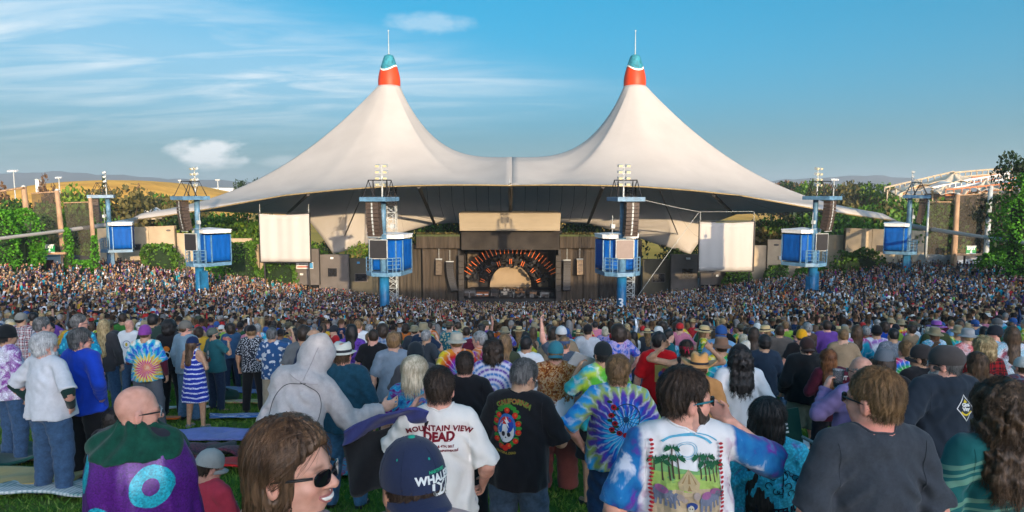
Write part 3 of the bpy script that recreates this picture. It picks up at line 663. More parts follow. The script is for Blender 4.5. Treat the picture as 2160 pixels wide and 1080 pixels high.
    for zz_ in (.35, .75, 1.15, 1.45):
        for seg in ((dk[0], dk[1], dk[2]), (dk[3], dk[4], dk[5])):
            mb = MB(); mb.tube([(a*.99, b*.99+.02, z0+zz_) for a, b in seg], .035 if zz_ < 1.4 else .05, 6); mb.build('rail', M_steel, t)
    for a, b in (dk[0], dk[1], dk[2], dk[3], dk[4], dk[5]):
        mb = MB(); mb.tube([(a*.99, b*.99+.02, z0-.02), (a*.99, b*.99+.02, z0+1.45)], .045, 6); mb.build('rail_post', M_steel, t)
    if mon:
        mx, mw, mh, mm = mon
        ra = -yaw*.62; mlx = mx
        mb = MB(); mb.box((0, 0, 0), (mw+.14, .16, mh+.14)); f = mb.build('monitor', M_galv, t, loc=(mlx, -.72, -6.05), rot=(0, 0, ra))
        mb = MB(); mb.box((0, -.10, 0), (mw, .05, mh)); mb.build('monitor_face', mm, f)
    # head platform with triangular frames
    mb = MB(); mb.box((0, -.75, -.95), (2.9, 3.2, .42)); mb.build('head_platform', M_steel, t)
    for s in (-1, 1):
        mb = MB(); tp = -.74
        mb.tube([(s*1.2, -2.0, tp), (s*1.0, -1.2, .95), (s*.8, -.4, tp)], .055, 6); mb.tube([(s*1.2, 0.6, tp), (s*1.0, -.1, .95), (s*.8, -.6, tp)], .055, 6)
        mb.build('frame_leg', M_black, t)
    mb = MB(); mb.tube([(-1.0, -1.2, .95), (1.0, -1.2, .95)], .05, 6); mb.tube([(-1.0, -.1, .95), (1.0, -.1, .95)], .05, 6); mb.tube([(-1.0, -1.2, .95), (-1.0, -.1, .95)], .05, 6); mb.tube([(1.0, -1.2, .95), (1.0, -.1, .95)], .05, 6); mb.build('frame_top', M_black, t)
    # loudspeaker hang
    ax = arr*.35
    for i in range(9):
        tt = i/8; mb = MB(); zc_ = -1.45 - .37*i; yy = -1.5 - .22*tt*tt
        mb.box((ax, yy + .55*tt*tt, zc_), (1.35, .8, .335), 0, .35*tt*tt); s_ = mb.build('speaker_box', M_grille, t)
        mb = MB(); mb.box((ax, yy + .55*tt*tt - .40, zc_), (.16, .05, .30), 0, .35*tt*tt); mb.build('centre_strip', M_galv, s_)
    mb = MB(); mb.box((ax, -1.4, -1.2), (1.5, .6, .07)); mb.box((ax, -1.4, -4.75), (1.6, .08, .05)); mb.build('array_bumper', M_galv, t)
    # side antenna brackets
    mb = MB()
    for s in (-1, 1): mb.tube([(s*1.25, -.4, -4.6), (s*1.25, -.4, -2.6)], .035, 5); mb.tube([(s*.3, -.4, -4.5), (s*1.6, -.4, -4.5)], .035, 5); mb.box((s*1.25, -.5, -3.7), (.4, .3, .42))
    mb.build('bracket', M_galv, t)
    # floodlight mast
    mb = MB(); mb.tube([(0, -.1, -1.0), (0, -.1, 2.45)], [.09, .06], 8); mb.build('light_mast', M_galv, t)
    for k in range(4):
        z = 2.4 - k*.62
        mb = MB(); mb.tube([(-.42, -.1, z-.12), (.42, -.1, z-.12)], .03, 5); mb.build('cross_arm', M_galv, t)
        for s in (-1, 1):
            mb = MB(); mb.box((s*.42, -.18, z), (.46, .36, .26), 0, .35); f = mb.build('floodlight', M_galv, t)
            mb = MB(); mb.box((s*.42, -.37, z-.03), (.38, .03, .20), 0, .35); mb.build('lamp_glass', M_lamp, f)
    # number painted low on the pole (facing the lawn)
    if num:
        me = text_mesh(num, 1.3, .01, bold=.02); me.materials.append(M_white)
        yc = -yaw
        link('number', me, None, t, loc=(math.sin(-yaw)*-.0 + .51*math.sin(-0)*0 + 0, -.0, 0))
        o = t.children[-1] if False else [c for c in t.children if c.name.startswith('number')][0]
        dirw = Vector((-x, -D)).normalized(); loc = Matrix.Rotation(-yaw, 2) @ (dirw*.53)
        o.location = (loc.x - .05, loc.y, P(px, num_y[px], D).z); o.rotation_euler = (R(90), 0, -yaw + math.atan2(-x, D)*-1*-1)
    return t
num_y = {421: 617, 1312: 638, 1715: 621, 810: 640}
tower(810, 70, None, 'left middle delay tower with dark monitor on its blue cab', (-.25, 1.75, 1.85, M_screen_dark), arr=-1, box=False)
tower(1312, 70, '3', 'right middle delay tower numbered 3 with monitor coloured a sunlit brown', (0.0, 1.75, 1.85, M_screen_sunlit), arr=1, box=False)
tower(421, 79, '5', 'left inner delay tower numbered 5 beside the cream walls', (-.35, 1.5, 1.9, M_screen_dark), arr=-1)
tower(1715, 79, '2', 'right inner delay tower numbered 2 with open cab door', (.35, 1.5, 1.9, M_screen_dark), arr=1)
tower(235, 97, None, 'far left delay tower beside the mesh screens', None, arr=-1, cabs=1.05)
tower(1912, 94, None, 'far right delay tower before the cream entrance block', None, arr=1, cabs=1.05)
print('T towers', time.time()-_T0)
# ================================================================== PLANTING AND THE FAR DISTANCE
def leaf_mat(name, c0, c1, c2):
    m, nt, b = mat_new(name); a = N(nt, 'ShaderNodeAttribute', attribute_name='Col'); rp = ramp(nt, [(0, c0), (.5, c1), (1, c2)]); L(nt, a, 'Fac', rp, 0); L(nt, rp, 0, b, 'Base Color'); b.inputs['Roughness'].default_value = .6; b.inputs['Specular IOR Level'].default_value = .25
    tr = N(nt, 'ShaderNodeBsdfTranslucent'); L(nt, rp, 0, tr, 0); ms = N(nt, 'ShaderNodeMixShader'); ms.inputs[0].default_value = .30; L(nt, b, 0, ms, 1); L(nt, tr, 0, ms, 2)
    L(nt, ms, 0, [n for n in nt.nodes if n.type == 'OUTPUT_MATERIAL'][0], 0); return m
LM = {'green': leaf_mat('leaf_green', (.022, .070, .008), (.065, .17, .018), (.16, .28, .035)), 'bright': leaf_mat('leaf_bright', (.045, .11, .008), (.11, .21, .018), (.26, .32, .04)),
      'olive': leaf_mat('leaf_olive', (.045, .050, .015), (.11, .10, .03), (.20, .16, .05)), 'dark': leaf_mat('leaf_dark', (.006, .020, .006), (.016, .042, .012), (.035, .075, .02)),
      'brown': leaf_mat('leaf_brown', (.08, .045, .025), (.17, .10, .055), (.24, .15, .08)), 'ivy': leaf_mat('leaf_ivy', (.018, .09, .005), (.06, .24, .012), (.14, .40, .03)), 'yellow': leaf_mat('leaf_yellow', (.18, .19, .01), (.35, .34, .02), (.48, .46, .04))}
def leaf_cloud(pts, size, seed, nrm=None):
    """one quad per point, turned at random"""
    rr = np.random.default_rng(seed); n = len(pts); a = rr.normal(0, 1, (n, 3)); a /= np.linalg.norm(a, axis=1)[:, None]; c = rr.normal(0, 1, (n, 3))
    if nrm is not None: a = a*.7 + nrm*1.0; a /= np.linalg.norm(a, axis=1)[:, None]
    u = np.cross(a, c); u /= np.linalg.norm(u, axis=1)[:, None]; v = np.cross(a, u); s = size*rr.uniform(.6, 1.35, (n, 1))
    V = np.stack([pts - u*s*.5 - v*s*.2, pts - v*s*.55, pts + u*s*.5 + v*s*.1, pts + v*s*.5], 1).reshape(-1, 3)
    F = np.arange(n*4).reshape(n, 4); sh = np.clip(rr.normal(.45, .25, n), 0, 1); return V, F, np.repeat(sh, 4)[:, None]*np.ones(3)
def crown_pts(n, seed, w, h, kind='round'):
    rr = np.random.default_rng(seed); out = []; nl = 16 if kind == 'round' else 22
    if kind == 'round':
        cen = [np.array([rr.normal(0, .26)*w, rr.normal(0, .26)*w, h*(.50+rr.uniform(-.22, .38))]) for _ in range(nl)]; rad = [w*rr.uniform(.15, .30) for _ in range(nl)]
    elif kind == 'conifer':
        cen = []; rad = []
        for i in range(nl):
            t = i/nl; a = rr.uniform(0, 6.28); rw = w*.42*(1-t)**.9; cen.append(np.array([math.cos(a)*rw*.6, math.sin(a)*rw*.6, h*(.18+.8*t)])); rad.append(w*(.06+.22*(1-t)))
    for c, r in zip(cen, rad):
        m = max(6, int(n*r*r/sum(x*x for x in rad))); d = rr.normal(0, 1, (m, 3)); d /= np.linalg.norm(d, axis=1)[:, None]
        d[:, 2] *= .75 if kind == 'round' else .5; out.append(c + d*r*rr.uniform(.65, 1.08, (m, 1)))
    return np.concatenate(out), cen
tree_protos = {}
def tree_proto(kind, mat, v):
    key = (kind, mat, v)
    if key in tree_protos: return tree_protos[key]
    n = 1500; pts, cen = crown_pts(n, v*13+len(mat), 1.0, 1.0, kind); V, F, c = leaf_cloud(pts, .060 if kind == 'round' else .05, v)
    crown = npmesh('crown', V, F, smooth=False, cols=c)
    mb = MB(); mb.tube([(0, 0, -.1), (.01, 0, .3), (0, .01, .62)], [.035, .026, .012], 7)
    for cc in cen[:9]: mb.tube([(0, 0, .25+.02*len(cen) % .2), tuple(cc*np.array([.5, .5, .8])), tuple(cc)], [.016, .010, .004], 5, False)
    tree_protos[key] = (crown, mb.mesh('trunk', True)); return tree_protos[key]
tn = [0]
def tree(px, ytop, D, w, label, mat='green', kind='round', zb=None, h=None):
    p = P(px, ytop, D); g_ = zb if zb is not None else gz(p.x, D); H_ = h or (p.z-g_); base = p.z-H_
    tn[0] += 1; crown, trunk = tree_proto(kind, mat, tn[0] % 4)
    t = thing('conifer_tree' if kind == 'conifer' else 'tree', label, 'tree', (p.x, D, base), tn[0]*1.3)
    c = link('crown', crown, None, t); 
    if not crown.materials: crown.materials.append(LM[mat])
    k = link('trunk', trunk, None, t); 
    if not trunk.materials: trunk.materials.append(M_bark)
    t.scale = (w, w, H_); return t
rr_ = random.Random(5)
def row(n, x0, x1, y0, y1, D0, D1, w0, w1, mats, where, kind='round', h=None):
    shapes = ['rounded', 'uneven', 'broad', 'loose', 'dense', 'lopsided', 'bushy', 'tall', 'low', 'ragged']
    for i in range(n):
        u = (i+.5)/n + rr_.uniform(-.3, .3)/n; px = x0+(x1-x0)*u; m = mats[i % len(mats)]
        col = {'green': 'mid green', 'bright': 'bright yellow-green', 'olive': 'olive brown', 'dark': 'dark green', 'brown': 'dry brown'}[m]
        pos = ['first', 'second', 'third', 'fourth', 'fifth', 'sixth', 'seventh', 'eighth', 'ninth', 'tenth', 'eleventh', 'twelfth', 'thirteenth', 'fourteenth'][i]
        tree(px, y0+(y1-y0)*u+rr_.uniform(-6, 6), rr_.uniform(D0, D1), rr_.uniform(w0, w1), '%s %s tree, %s from the left %s' % (shapes[i % 10], col, pos, where), m, kind, h=h)
row(6, 418, 545, 458, 452, 118, 124, 6.5, 9, ['bright', 'green', 'bright'], 'behind the left cream wall')
row(9, 262, 420, 402, 430, 150, 185, 9, 14, ['olive', 'green', 'olive', 'green', 'olive'], 'below the golden hill')
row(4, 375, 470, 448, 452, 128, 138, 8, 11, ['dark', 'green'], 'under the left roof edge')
row(5, 132, 215, 402, 415, 135, 150, 8, 10, ['bright', 'green', 'olive'], 'behind the left mesh screens')
row(4, 10, 62, 425, 420, 112, 125, 7, 9, ['green', 'dark', 'green'], 'left of the left mesh screens')
for a in ((92, 362, 175, 9, 'tall dry brown conifer with bare tip above the left mesh screens', 'brown', 'conifer'), (112, 384, 178, 7, 'shorter dry brown conifer right of the tall one', 'brown', 'conifer'), (4, 380, 150, 9, 'dry brown conifer at the left edge', 'brown', 'conifer'), (218, 368, 230, 6, 'thin dark conifer behind the far left delay tower', 'dark', 'conifer'), (292, 385, 260, 7, 'bare brown conifer on the hill slope', 'brown', 'conifer'), (520, 378, 300, 9, 'dark tree peeping over the left roof slope', 'dark', 'round'), (512, 432, 125, 6, 'dark cypress under the left roof edge', 'dark', 'conifer')): tree(*a)
row(8, 1585, 1720, 462, 458, 118, 126, 7, 9, ['green', 'olive', 'green', 'dark'], 'behind the right cream wall')
row(9, 1760, 1960, 440, 415, 128, 150, 9, 12, ['green', 'green', 'olive'], 'between the right towers')
row(12, 1625, 1800, 382, 392, 250, 320, 13, 20, ['olive', 'green', 'brown', 'olive', 'dark'], 'in the far right wood')
row(4, 1800, 1870, 380, 402, 190, 230, 11, 14, ['olive', 'dark', 'bright'], 'beside the right tent pavilion')
row(4, 1962, 2110, 420, 440, 108, 118, 8, 10, ['green', 'olive', 'dark'], 'behind the right mesh screens')
for a in ((1712, 374, 240, 8, 'dark conifer left of its twin in the far right wood', 'dark', 'conifer'), (1798, 377, 240, 8, 'tall dark conifer in the far right wood', 'dark', 'conifer'), (1812, 380, 245, 8, 'smaller dark conifer beside the tall one on the right', 'dark', 'conifer'),
          (1440, 468, 122, 9, 'black-green conifer left of the right projection screen', 'dark', 'conifer'), (1410, 492, 122, 8, 'low dark conifer behind the grey wall on the right', 'dark', 'conifer'), (1463, 476, 124, 7, 'slim dark conifer touching the right screen', 'dark', 'conifer')): tree(*a)
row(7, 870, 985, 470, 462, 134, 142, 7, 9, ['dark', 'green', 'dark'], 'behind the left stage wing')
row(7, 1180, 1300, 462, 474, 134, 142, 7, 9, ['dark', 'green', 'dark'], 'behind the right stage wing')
row(3, 640, 690, 505, 520, 126, 130, 6, 7, ['dark', 'green'], 'right of the left screen')
row(3, 738, 800, 522, 524, 118, 121, 5, 6, ['bright', 'green'], 'behind the olive wall on the left')
tree(858, 498, 117, 4, 'yellow-green bush on top of the left stage drapes', 'yellow')
for a in ((262, 388, 430, 5, 'small round shrub on the crest of the golden hill'), (285, 387, 432, 4, 'second round shrub on the golden hill crest'), (318, 404, 380, 3.5, 'tiny dark shrub on the right flank of the golden hill'), (205, 399, 380, 3.5, 'tiny dark shrub low on the golden hill'), (160, 386, 430, 3, 'tiny shrub on the left shoulder of the golden hill')):
    p_ = P(a[0], a[1], a[2]); tree(a[0], a[1], a[2], a[3], a[4], 'dark', 'round', h=2.6)
# ivy masses and clipped bushes: solid core under real leaves
def bush(px0, px1, y0, y1, D, label, mat='ivy', depth=2.5, n=1600, leaf=.34, name='ivy_hedge', shape='box', ybase=None):
    a = P(px0, y0, D); b = P(px1, y1, D); w, h = b.x-a.x, a.z-b.z; t = thing(name, label, 'hedge', ((a.x+b.x)/2, D, b.z))
    rr = np.random.default_rng(abs(int(px0))+7); m = n
    if shape == 'box':
        u = rr.uniform(-1, 1, (m, 3)); k = np.argmax(np.abs(u*[1, .8, 1]), 1); s = np.abs(u).max(1)[:, None]; u = u/s*rr.uniform(.86, 1.06, (m, 1))
        z = (u[:, 2]+1)/2; rnd = 1 - .28*np.clip(z-.6, 0, .4)/.4 - .12*(z < .2)
        p = np.stack([u[:, 0]*w/2*rnd, u[:, 1]*depth/2*rnd, z*h], 1)
    else:
        d = rr.normal(0, 1, (m, 3)); d /= np.linalg.norm(d, axis=1)[:, None]; p = np.stack([d[:, 0]*w/2, d[:, 1]*depth/2, h/2 + d[:, 2]*h/2], 1)*rr.uniform(.9, 1.05, (m, 1)); 
    f = .16*min(w, h); p = p + f*np.stack([nzf(p[:, 0], p[:, 1], p[:, 2], 1.3, 1+px0), nzf(p[:, 1], p[:, 2], p[:, 0], 1.5, 2), .8*nzf(p[:, 2], p[:, 0], p[:, 1], 1.1, 3+px0)], 1)
    V, F, c = leaf_cloud(p, leaf, abs(int(px0))); V[:, 2] = np.maximum(V[:, 2], 0); o = link('foliage', npmesh('foliage', V, F, False, c), LM[mat], t)
    mb = MB(); mb.lathe([(.001, 0), (.42, .0), (.46, .35), (.42, .75), (.25, .9), (.001, .93)], 12, sx=w, sy=depth); mb.v = [(x, y, z*h) for x, y, z in mb.v]; mb.build('dark_core', simple('leaf_core_dark', (.010, .026, .006), .9, var=.3, scale=2), t)  # dark filler so the bush cannot be seen through
    return t
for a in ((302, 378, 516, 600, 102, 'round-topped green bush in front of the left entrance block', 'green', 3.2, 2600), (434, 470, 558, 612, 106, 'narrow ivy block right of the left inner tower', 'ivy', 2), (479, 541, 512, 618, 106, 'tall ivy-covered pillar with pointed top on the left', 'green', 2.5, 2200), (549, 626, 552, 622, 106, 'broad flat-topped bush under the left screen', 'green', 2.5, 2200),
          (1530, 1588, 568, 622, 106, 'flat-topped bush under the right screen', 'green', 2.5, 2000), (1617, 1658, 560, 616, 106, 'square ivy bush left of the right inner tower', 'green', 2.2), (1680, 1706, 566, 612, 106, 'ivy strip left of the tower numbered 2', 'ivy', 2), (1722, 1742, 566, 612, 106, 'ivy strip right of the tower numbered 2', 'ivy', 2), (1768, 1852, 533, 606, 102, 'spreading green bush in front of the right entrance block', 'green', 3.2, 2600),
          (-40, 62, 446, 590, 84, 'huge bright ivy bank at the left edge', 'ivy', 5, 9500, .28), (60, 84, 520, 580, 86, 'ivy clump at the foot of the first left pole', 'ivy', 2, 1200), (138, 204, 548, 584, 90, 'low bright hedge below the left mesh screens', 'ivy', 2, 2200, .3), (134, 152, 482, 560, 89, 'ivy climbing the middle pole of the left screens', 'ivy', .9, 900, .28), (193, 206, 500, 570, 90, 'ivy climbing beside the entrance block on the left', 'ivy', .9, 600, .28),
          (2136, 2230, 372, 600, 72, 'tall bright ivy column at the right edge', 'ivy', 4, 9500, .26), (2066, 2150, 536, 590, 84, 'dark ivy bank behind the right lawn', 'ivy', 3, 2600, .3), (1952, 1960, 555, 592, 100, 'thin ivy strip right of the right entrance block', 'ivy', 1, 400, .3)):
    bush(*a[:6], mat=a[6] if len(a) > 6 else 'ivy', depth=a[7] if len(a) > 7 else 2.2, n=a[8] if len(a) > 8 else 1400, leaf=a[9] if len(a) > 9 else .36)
tree(2160, 316, 80, 3.8, 'dark loose conifer branches over the right ivy column', 'dark', 'round', h=6); tree(2120, 405, 92, 7, 'dark spreading tree behind the right mesh', 'dark', 'round', h=12)
# planting along the tops of the stage wings
for x0, x1, lb in ((878, 968, 'left'), (1183, 1262, 'right')):
    pts = []; rr = np.random.default_rng(x0)
    for i in range(420): p = P(rr.uniform(x0, x1), rr.uniform(491, 497), SD+rr.uniform(-1, 1)); pts.append(tuple(p))
    V, F, c = leaf_cloud(np.array(pts), .35, 3); o = link('shrubbery', npmesh('shrubbery', V, F, False, c), LM['olive']); tag(o, 'strip of dry plants along the top of the %s stage wing' % lb, 'plants', kind='stuff')
# ---- mesh screens on tall poles
def net_mat():
    m, nt, b = mat_new('privacy_net'); b.inputs['Base Color'].default_value = (.045, .038, .028, 1); b.inputs['Roughness'].default_value = .9
    tr = N(nt, 'ShaderNodeBsdfTransparent'); ms = N(nt, 'ShaderNodeMixShader'); tc = N(nt, 'ShaderNodeTexCoord'); nz = N(nt, 'ShaderNodeTexNoise'); nz.inputs['Scale'].default_value = .6; L(nt, tc, 'Object', nz, 'Vector')
    rp = ramp(nt, [(.3, .48), (.7, .72)]); L(nt, nz, 0, rp, 0); L(nt, rp, 0, ms, 0); L(nt, tr, 0, ms, 1); L(nt, b, 0, ms, 2); L(nt, ms, 0, [n for n in nt.nodes if n.type == 'OUTPUT_MATERIAL'][0], 0); return m
M_net = net_mat()
def net(label, c, D):
    """c = four corners, top-left round"""
    q = [P(x, y, D) for x, y in c]; o0 = q[3]; t = thing('mesh_screen', label, 'screen', o0)
    n = 12; V = []
    for j in range(n+1):
        for i in range(n+1):
            u, v = i/n, j/n; p = (q[0].lerp(q[1], u)).lerp(q[3].lerp(q[2], u), v) - o0; V.append((p.x, .25*math.sin(u*3.14)*math.sin(v*3.14), p.z))
    idx = np.arange((n+1)**2).reshape(n+1, n+1); F = np.stack([idx[:-1, :-1], idx[1:, :-1], idx[1:, 1:], idx[:-1, 1:]], -1).reshape(-1, 4); link('netting', npmesh('netting', V, F), M_net, t)
    mb = MB(); mb.tube([q[0]-o0, q[1]-o0], .08, 6); mb.build('top_rail', M_rust, t); return t
def pole(label, x0, y0, x1, y1, D, r, mat):
    a = P(x0, y0, D); b = P(x1, y1, D); t = thing('screen_pole', label, 'pole', (b.x, D, b.z)); mb = MB(); mb.tube([(0, 0, -3), (0, 0, 0), a-b], [r*1.1, r*1.1, r*.85], 12); mb.build('shaft', mat, t, True); mb = MB(); mb.tube([a-b, a-b+Vector((0, 0, .25))], [r*1.05, r*.3], 12); mb.build('cap', M_galv, t, True); return t
net('brown privacy mesh between the first two left poles', ((66, 408), (124, 404), (132, 540), (78, 545)), 92)
net('darker privacy mesh between the second and third left poles', ((134, 428), (190, 426), (198, 555), (152, 560)), 92)
pole('leaning weathered pole, outermost of the three left screen poles', 50, 394, 66, 545, 91.5, .38, M_rust); pole('leaning weathered pole, middle of the three left screen poles', 120, 402, 138, 570, 91.5, .34, M_rust); pole('leaning weathered pole beside the left entrance block', 190, 418, 201, 560, 91.5, .28, M_rust)
net('brown privacy mesh left of the brown pole on the right', ((1960, 426), (2012, 426), (2010, 566), (1953, 560)), 92); net('brown privacy mesh between the brown and grey poles on the right', ((2022, 412), (2082, 408), (2078, 540), (2018, 550)), 92); net('dark privacy mesh right of the grey pole at the right edge', ((2092, 400), (2150, 402), (2150, 550), (2086, 545)), 92)
pole('pale brown pole between the right mesh screens', 2020, 410, 2010, 575, 91.5, .36, M_rust); pole('grey galvanised pole between the right mesh screens', 2090, 395, 2080, 532, 91, .32, M_galv); pole('thin grey post at the left end of the right mesh', 1959, 425, 1955, 500, 91.5, .14, M_galv)
mb = MB(); mb.tube([P(-30, 408, 91), P(50, 396, 91)], .12, 6); tag(mb.build('anchor_cable', M_rust), 'tan cable running left from the outermost left pole', 'cable')
for px, py, lb in ((105, 524, 'left'), (2048, 527, 'right')):
    D = 88; a = P(px, py, D); k = D/1440; t = thing('exit_sign', 'green EXIT sign with white down arrow over the %s exit' % lb, 'sign', (a.x, D, a.z))
    mb = MB(); mb.box((0, 0, 0), (21*k, .12, 17*k)); mb.build('board', simple('exit_green', (.01, .20, .05), .5, var=.06), t)
    mb = MB()
    for sx_, sz_, w_, h_ in ((0, 8*k, 21*k, .07), (0, -8*k, 21*k, .07)): mb.box((sx_, -.07, sz_), (w_, .03, h_))
    mb.build('white_edge', M_white, t)
    me = text_mesh('EXIT', 8.4*k, .01, bold=.03); link('lettering', me, M_white, t, loc=(0, -.075, 3*k), rot=(R(90), 0, 0))
    mb = MB(); mb.prism([(-.08, .02), (.08, .02), (.08, -.18), (.2, -.18), (0, -.42), (-.2, -.18), (-.08, -.18)], .03); mb.build('arrow', M_white, t, loc=(0, -.09, -1.0*k-.02))
    mb = MB(); mb.box((0, .2, -10.5*k), (62*k, .3, .28)); mb.build('beam', M_rust, t)
    mb = MB(); mb.tube([(.1+(22 if px < 1000 else -12)*k, .2, -10.5*k), (.1+(22 if px < 1000 else -12)*k, .2, -9)], .12, 8); mb.build('post', M_black, t)
# tents and booths glimpsed behind the exits
for px0, px1, y0, y1, D, c, lb in ((66, 132, 541, 556, 93, 'w', 'white booth roof behind the left EXIT sign'), (84, 110, 549, 600, 92.6, 'm', 'maroon booth wall under the left EXIT sign'), (1956, 2006, 540, 562, 97, 'w', 'white canopy glimpsed through the right mesh'), (2014, 2076, 541, 556, 93, 'w', 'white booth roof behind the right EXIT sign'), (1985, 2008, 562, 590, 95, 'm', 'dark booth wall below the right mesh')):
    a = P(px0, y0, D); b = P(px1, y1, D); mb = MB()
    if c == 'w': w = b.x-a.x; h = a.z-b.z; mb.add([(0, 0, 0), (w, 0, 0), (w, 3, 0), (0, 3, 0), (w*.1, .5, h), (w*.9, .5, h), (w*.9, 2.5, h), (w*.1, 2.5, h)], ((0, 3, 2, 1), (4, 5, 6, 7), (0, 1, 5, 4), (1, 2, 6, 5), (2, 3, 7, 6), (3, 0, 4, 7)))
    else: mb.box(((b.x-a.x)/2, 1.2, (a.z-b.z)/2), (b.x-a.x, 2.4, a.z-b.z))
    tag(mb.build('booth', M_white if c == 'w' else simple('maroon_panel', (.05, .012, .02), .7), loc=(a.x, D, b.z)), lb, 'booth')
# stadium light poles
def flood(px, y0, y1, D, n, label):
    a = P(px, y0, D); b = P(px, y1, D); t = thing('stadium_light', label, 'light pole', (b.x, D, b.z)); H_ = a.z-b.z; k = D/1440
    mb = MB(); mb.tube([(0, 0, -4), (0, 0, H_)], [k*1.6, k*1.0], 8); mb.build('pole', M_galv, t); mb = MB(); mb.box((0, 0, H_), (n*3.4*k, .3, .4*k)); mb.build('crossbar', M_galv, t)
    for i in range(n): mb = MB(); mb.box(((i-(n-1)/2)*3.3*k, -.2, H_+.6*k), (2.5*k, .8, 2.6*k), 0, .3); mb.build('floodlight', M_white, t)
flood(36, 361, 470, 150, 6, 'tall slim stadium light at the far left'); flood(127, 375, 420, 260, 4, 'stadium light beyond the brown conifers'); flood(460, 380, 400, 520, 3, 'small stadium light by the distant warehouse'); flood(1757, 379, 430, 180, 5, 'stadium light behind the right inner tower'); flood(380, 381, 400, 500, 2, 'tiny light pole on the left horizon')
# warehouses on the horizon
for px0, px1, y0, y1, D, lb in ((437, 492, 397, 405, 640, 'long low white warehouse on the horizon left of the roof'), (492, 502, 399, 405, 640, 'grey end block of the long low warehouse'), (332, 356, 391, 396, 700, 'small white building on the golden hill ridge'), (74, 83, 380, 402, 230, 'pale antenna block among the dry conifers')):
    a = P(px0, y0, D); b = P(px1, y1+3, D); w, h = b.x-a.x, a.z-b.z; t = thing('warehouse', lb, 'building', (a.x, D, b.z)); mb = MB(); dp_ = min(16, w*1.3); mb.box((w/2, dp_/2, h/2), (w, dp_, h)); mb.build('wall', M_white if 'grey' not in lb else M_grey, t); mb = MB(); mb.box((w/2, dp_/2, h+.2), (w*1.01, dp_+.3, .4)); mb.build('roof', M_galv, t)
for x, y, D, lb in ((315, 438, 150, 'small white house roof among the left trees'), (1790, 408, 215, 'pale blue-white tent right of the right inner tower'), (1846, 418, 215, 'white shed roof left of the tent pavilion')):
    a = P(x, y, D); t = thing('house', lb, 'building', (a.x, D, a.z-2.6)); mb = MB(); mb.prism([(-1.2, 0), (1.2, 0), (1.2, 1.6), (-1.2, 1.6)], 3); mb.build('wall', M_cream, t); mb = MB(); mb.prism([(-1.5, 1.6), (1.5, 1.6), (0, 2.6)], 3.2); mb.build('roof', M_white, t)
# ridges of blue mountains
def ridge(label, D, prof, depth, seed, col):
    xs = np.linspace(prof[0][0], prof[-1][0], 160); ys = np.interp(xs, [p[0] for p in prof], [p[1] for p in prof]); ys = ys + .9*np.sin(xs*.09+seed) + .6*np.sin(xs*.21+seed*2) + .4*np.sin(xs*.5+seed)
    V = []; m = 10
    for j in range(m+1):
        t = j/m
        for x, y in zip(xs, ys): p = P(x, y, D); V.append((p.x*(1 - .14*(1-t)), D - depth*(1-t), -60 + (p.z+60)*t**.75 + 5*math.sin(x*.13+t*9)*t*(1-t)))
    for x, y in zip(xs, ys): p = P(x, y, D); V.append((p.x, D+depth*.4, -60))
    n = len(xs); idx = np.arange((m+2)*n).reshape(m+2, n); F = np.stack([idx[:-1, :-1], idx[:-1, 1:], idx[1:, 1:], idx[1:, :-1]], -1).reshape(-1, 4)
    o = link('mountains', npmesh('mountains', V, F), simple('mountain_scrub', col, .95, var=.15, scale=.004)); tag(o, kind='structure'); return o
ridge('', 3600, [(-400, 372), (-100, 368), (0, 366), (70, 364), (130, 361), (200, 368), (260, 369), (330, 376), (400, 378), (470, 380), (560, 388), (700, 394), (1080, 398), (1480, 394), (1600, 386), (1660, 378), (1720, 376), (1790, 371), (1850, 370), (1920, 376), (2000, 388), (2200, 394), (2600, 384)], 700, 1, (.10, .105, .10))
# ---- the tensile pavilion on the right
M_sunlitfab = simple('sunlit_membrane', (.62, .52, .38), .7, var=.08, scale=.2)  # warm sunlight on the white canopies is put into this tan
pav = thing('tent_pavilion', 'cluster of white tensile canopies with rust-coloured trusses on the right horizon', 'pavilion', (0, 200, 0)); PV = 200
def canopy(ax, ay, pts, D, sag=.35, mat=M_sunlitfab):
    A = P(ax, ay, D+6); ring = []; m = len(pts)
    for i in range(m-1):
        a = P(*pts[i]); b = P(*pts[i+1])
        for k in range(8): ring.append(a.lerp(b, k/8) + Vector((0, 0, .7*math.sin(math.pi*k/8))))
    ring.append(P(*pts[-1])); V = []; nr = 10
    for q in ring:
        for j in range(nr+1):
            t = j/nr; p = A.lerp(q, t); p.z = q.z + (A.z-q.z)*(1-t)**(1.0+sag*2); V.append((p.x, p.y-PV, p.z))
    n = nr+1; F = [(i*n+j, i*n+j+1, (i+1)*n+j+1, (i+1)*n+j) for i in range(len(ring)-1) for j in range(nr)]
    o = link('canopy', npmesh('canopy', V, F), mat, pav); s = o.modifiers.new('t', 'SOLIDIFY'); s.thickness = .1
def beam(pts, r, mat, name='truss'):
    P3 = [P(*p) - Vector((0, PV, 0)) for p in pts]; mb = MB(); mb.tube(P3, r, 6); 
    L_ = sum((b-a).length for a, b in zip(P3[:-1], P3[1:])); n = max(2, int(L_/2.2))
    for i in range(n+1):
        u = i/n*(len(P3)-1); k = min(int(u), len(P3)-2); p = P3[k].lerp(P3[k+1], u-k); mb.tube([p, p - Vector((0, 0, 1.5))], r*.6, 4)
    low = [p - Vector((0, 0, 1.5)) for p in P3]; mb.tube(low, r, 6); mb.build(name, mat, pav)
canopy(2012, 363, [(1868, 400, 200), (1905, 404, 192), (1960, 388, 190), (2010, 385, 190), (2046, 386, 192), (2060, 378, 205)], 200); canopy(1935, 378, [(1866, 405, 196), (1890, 412, 188), (1940, 402, 186), (1975, 398, 188)], 196)
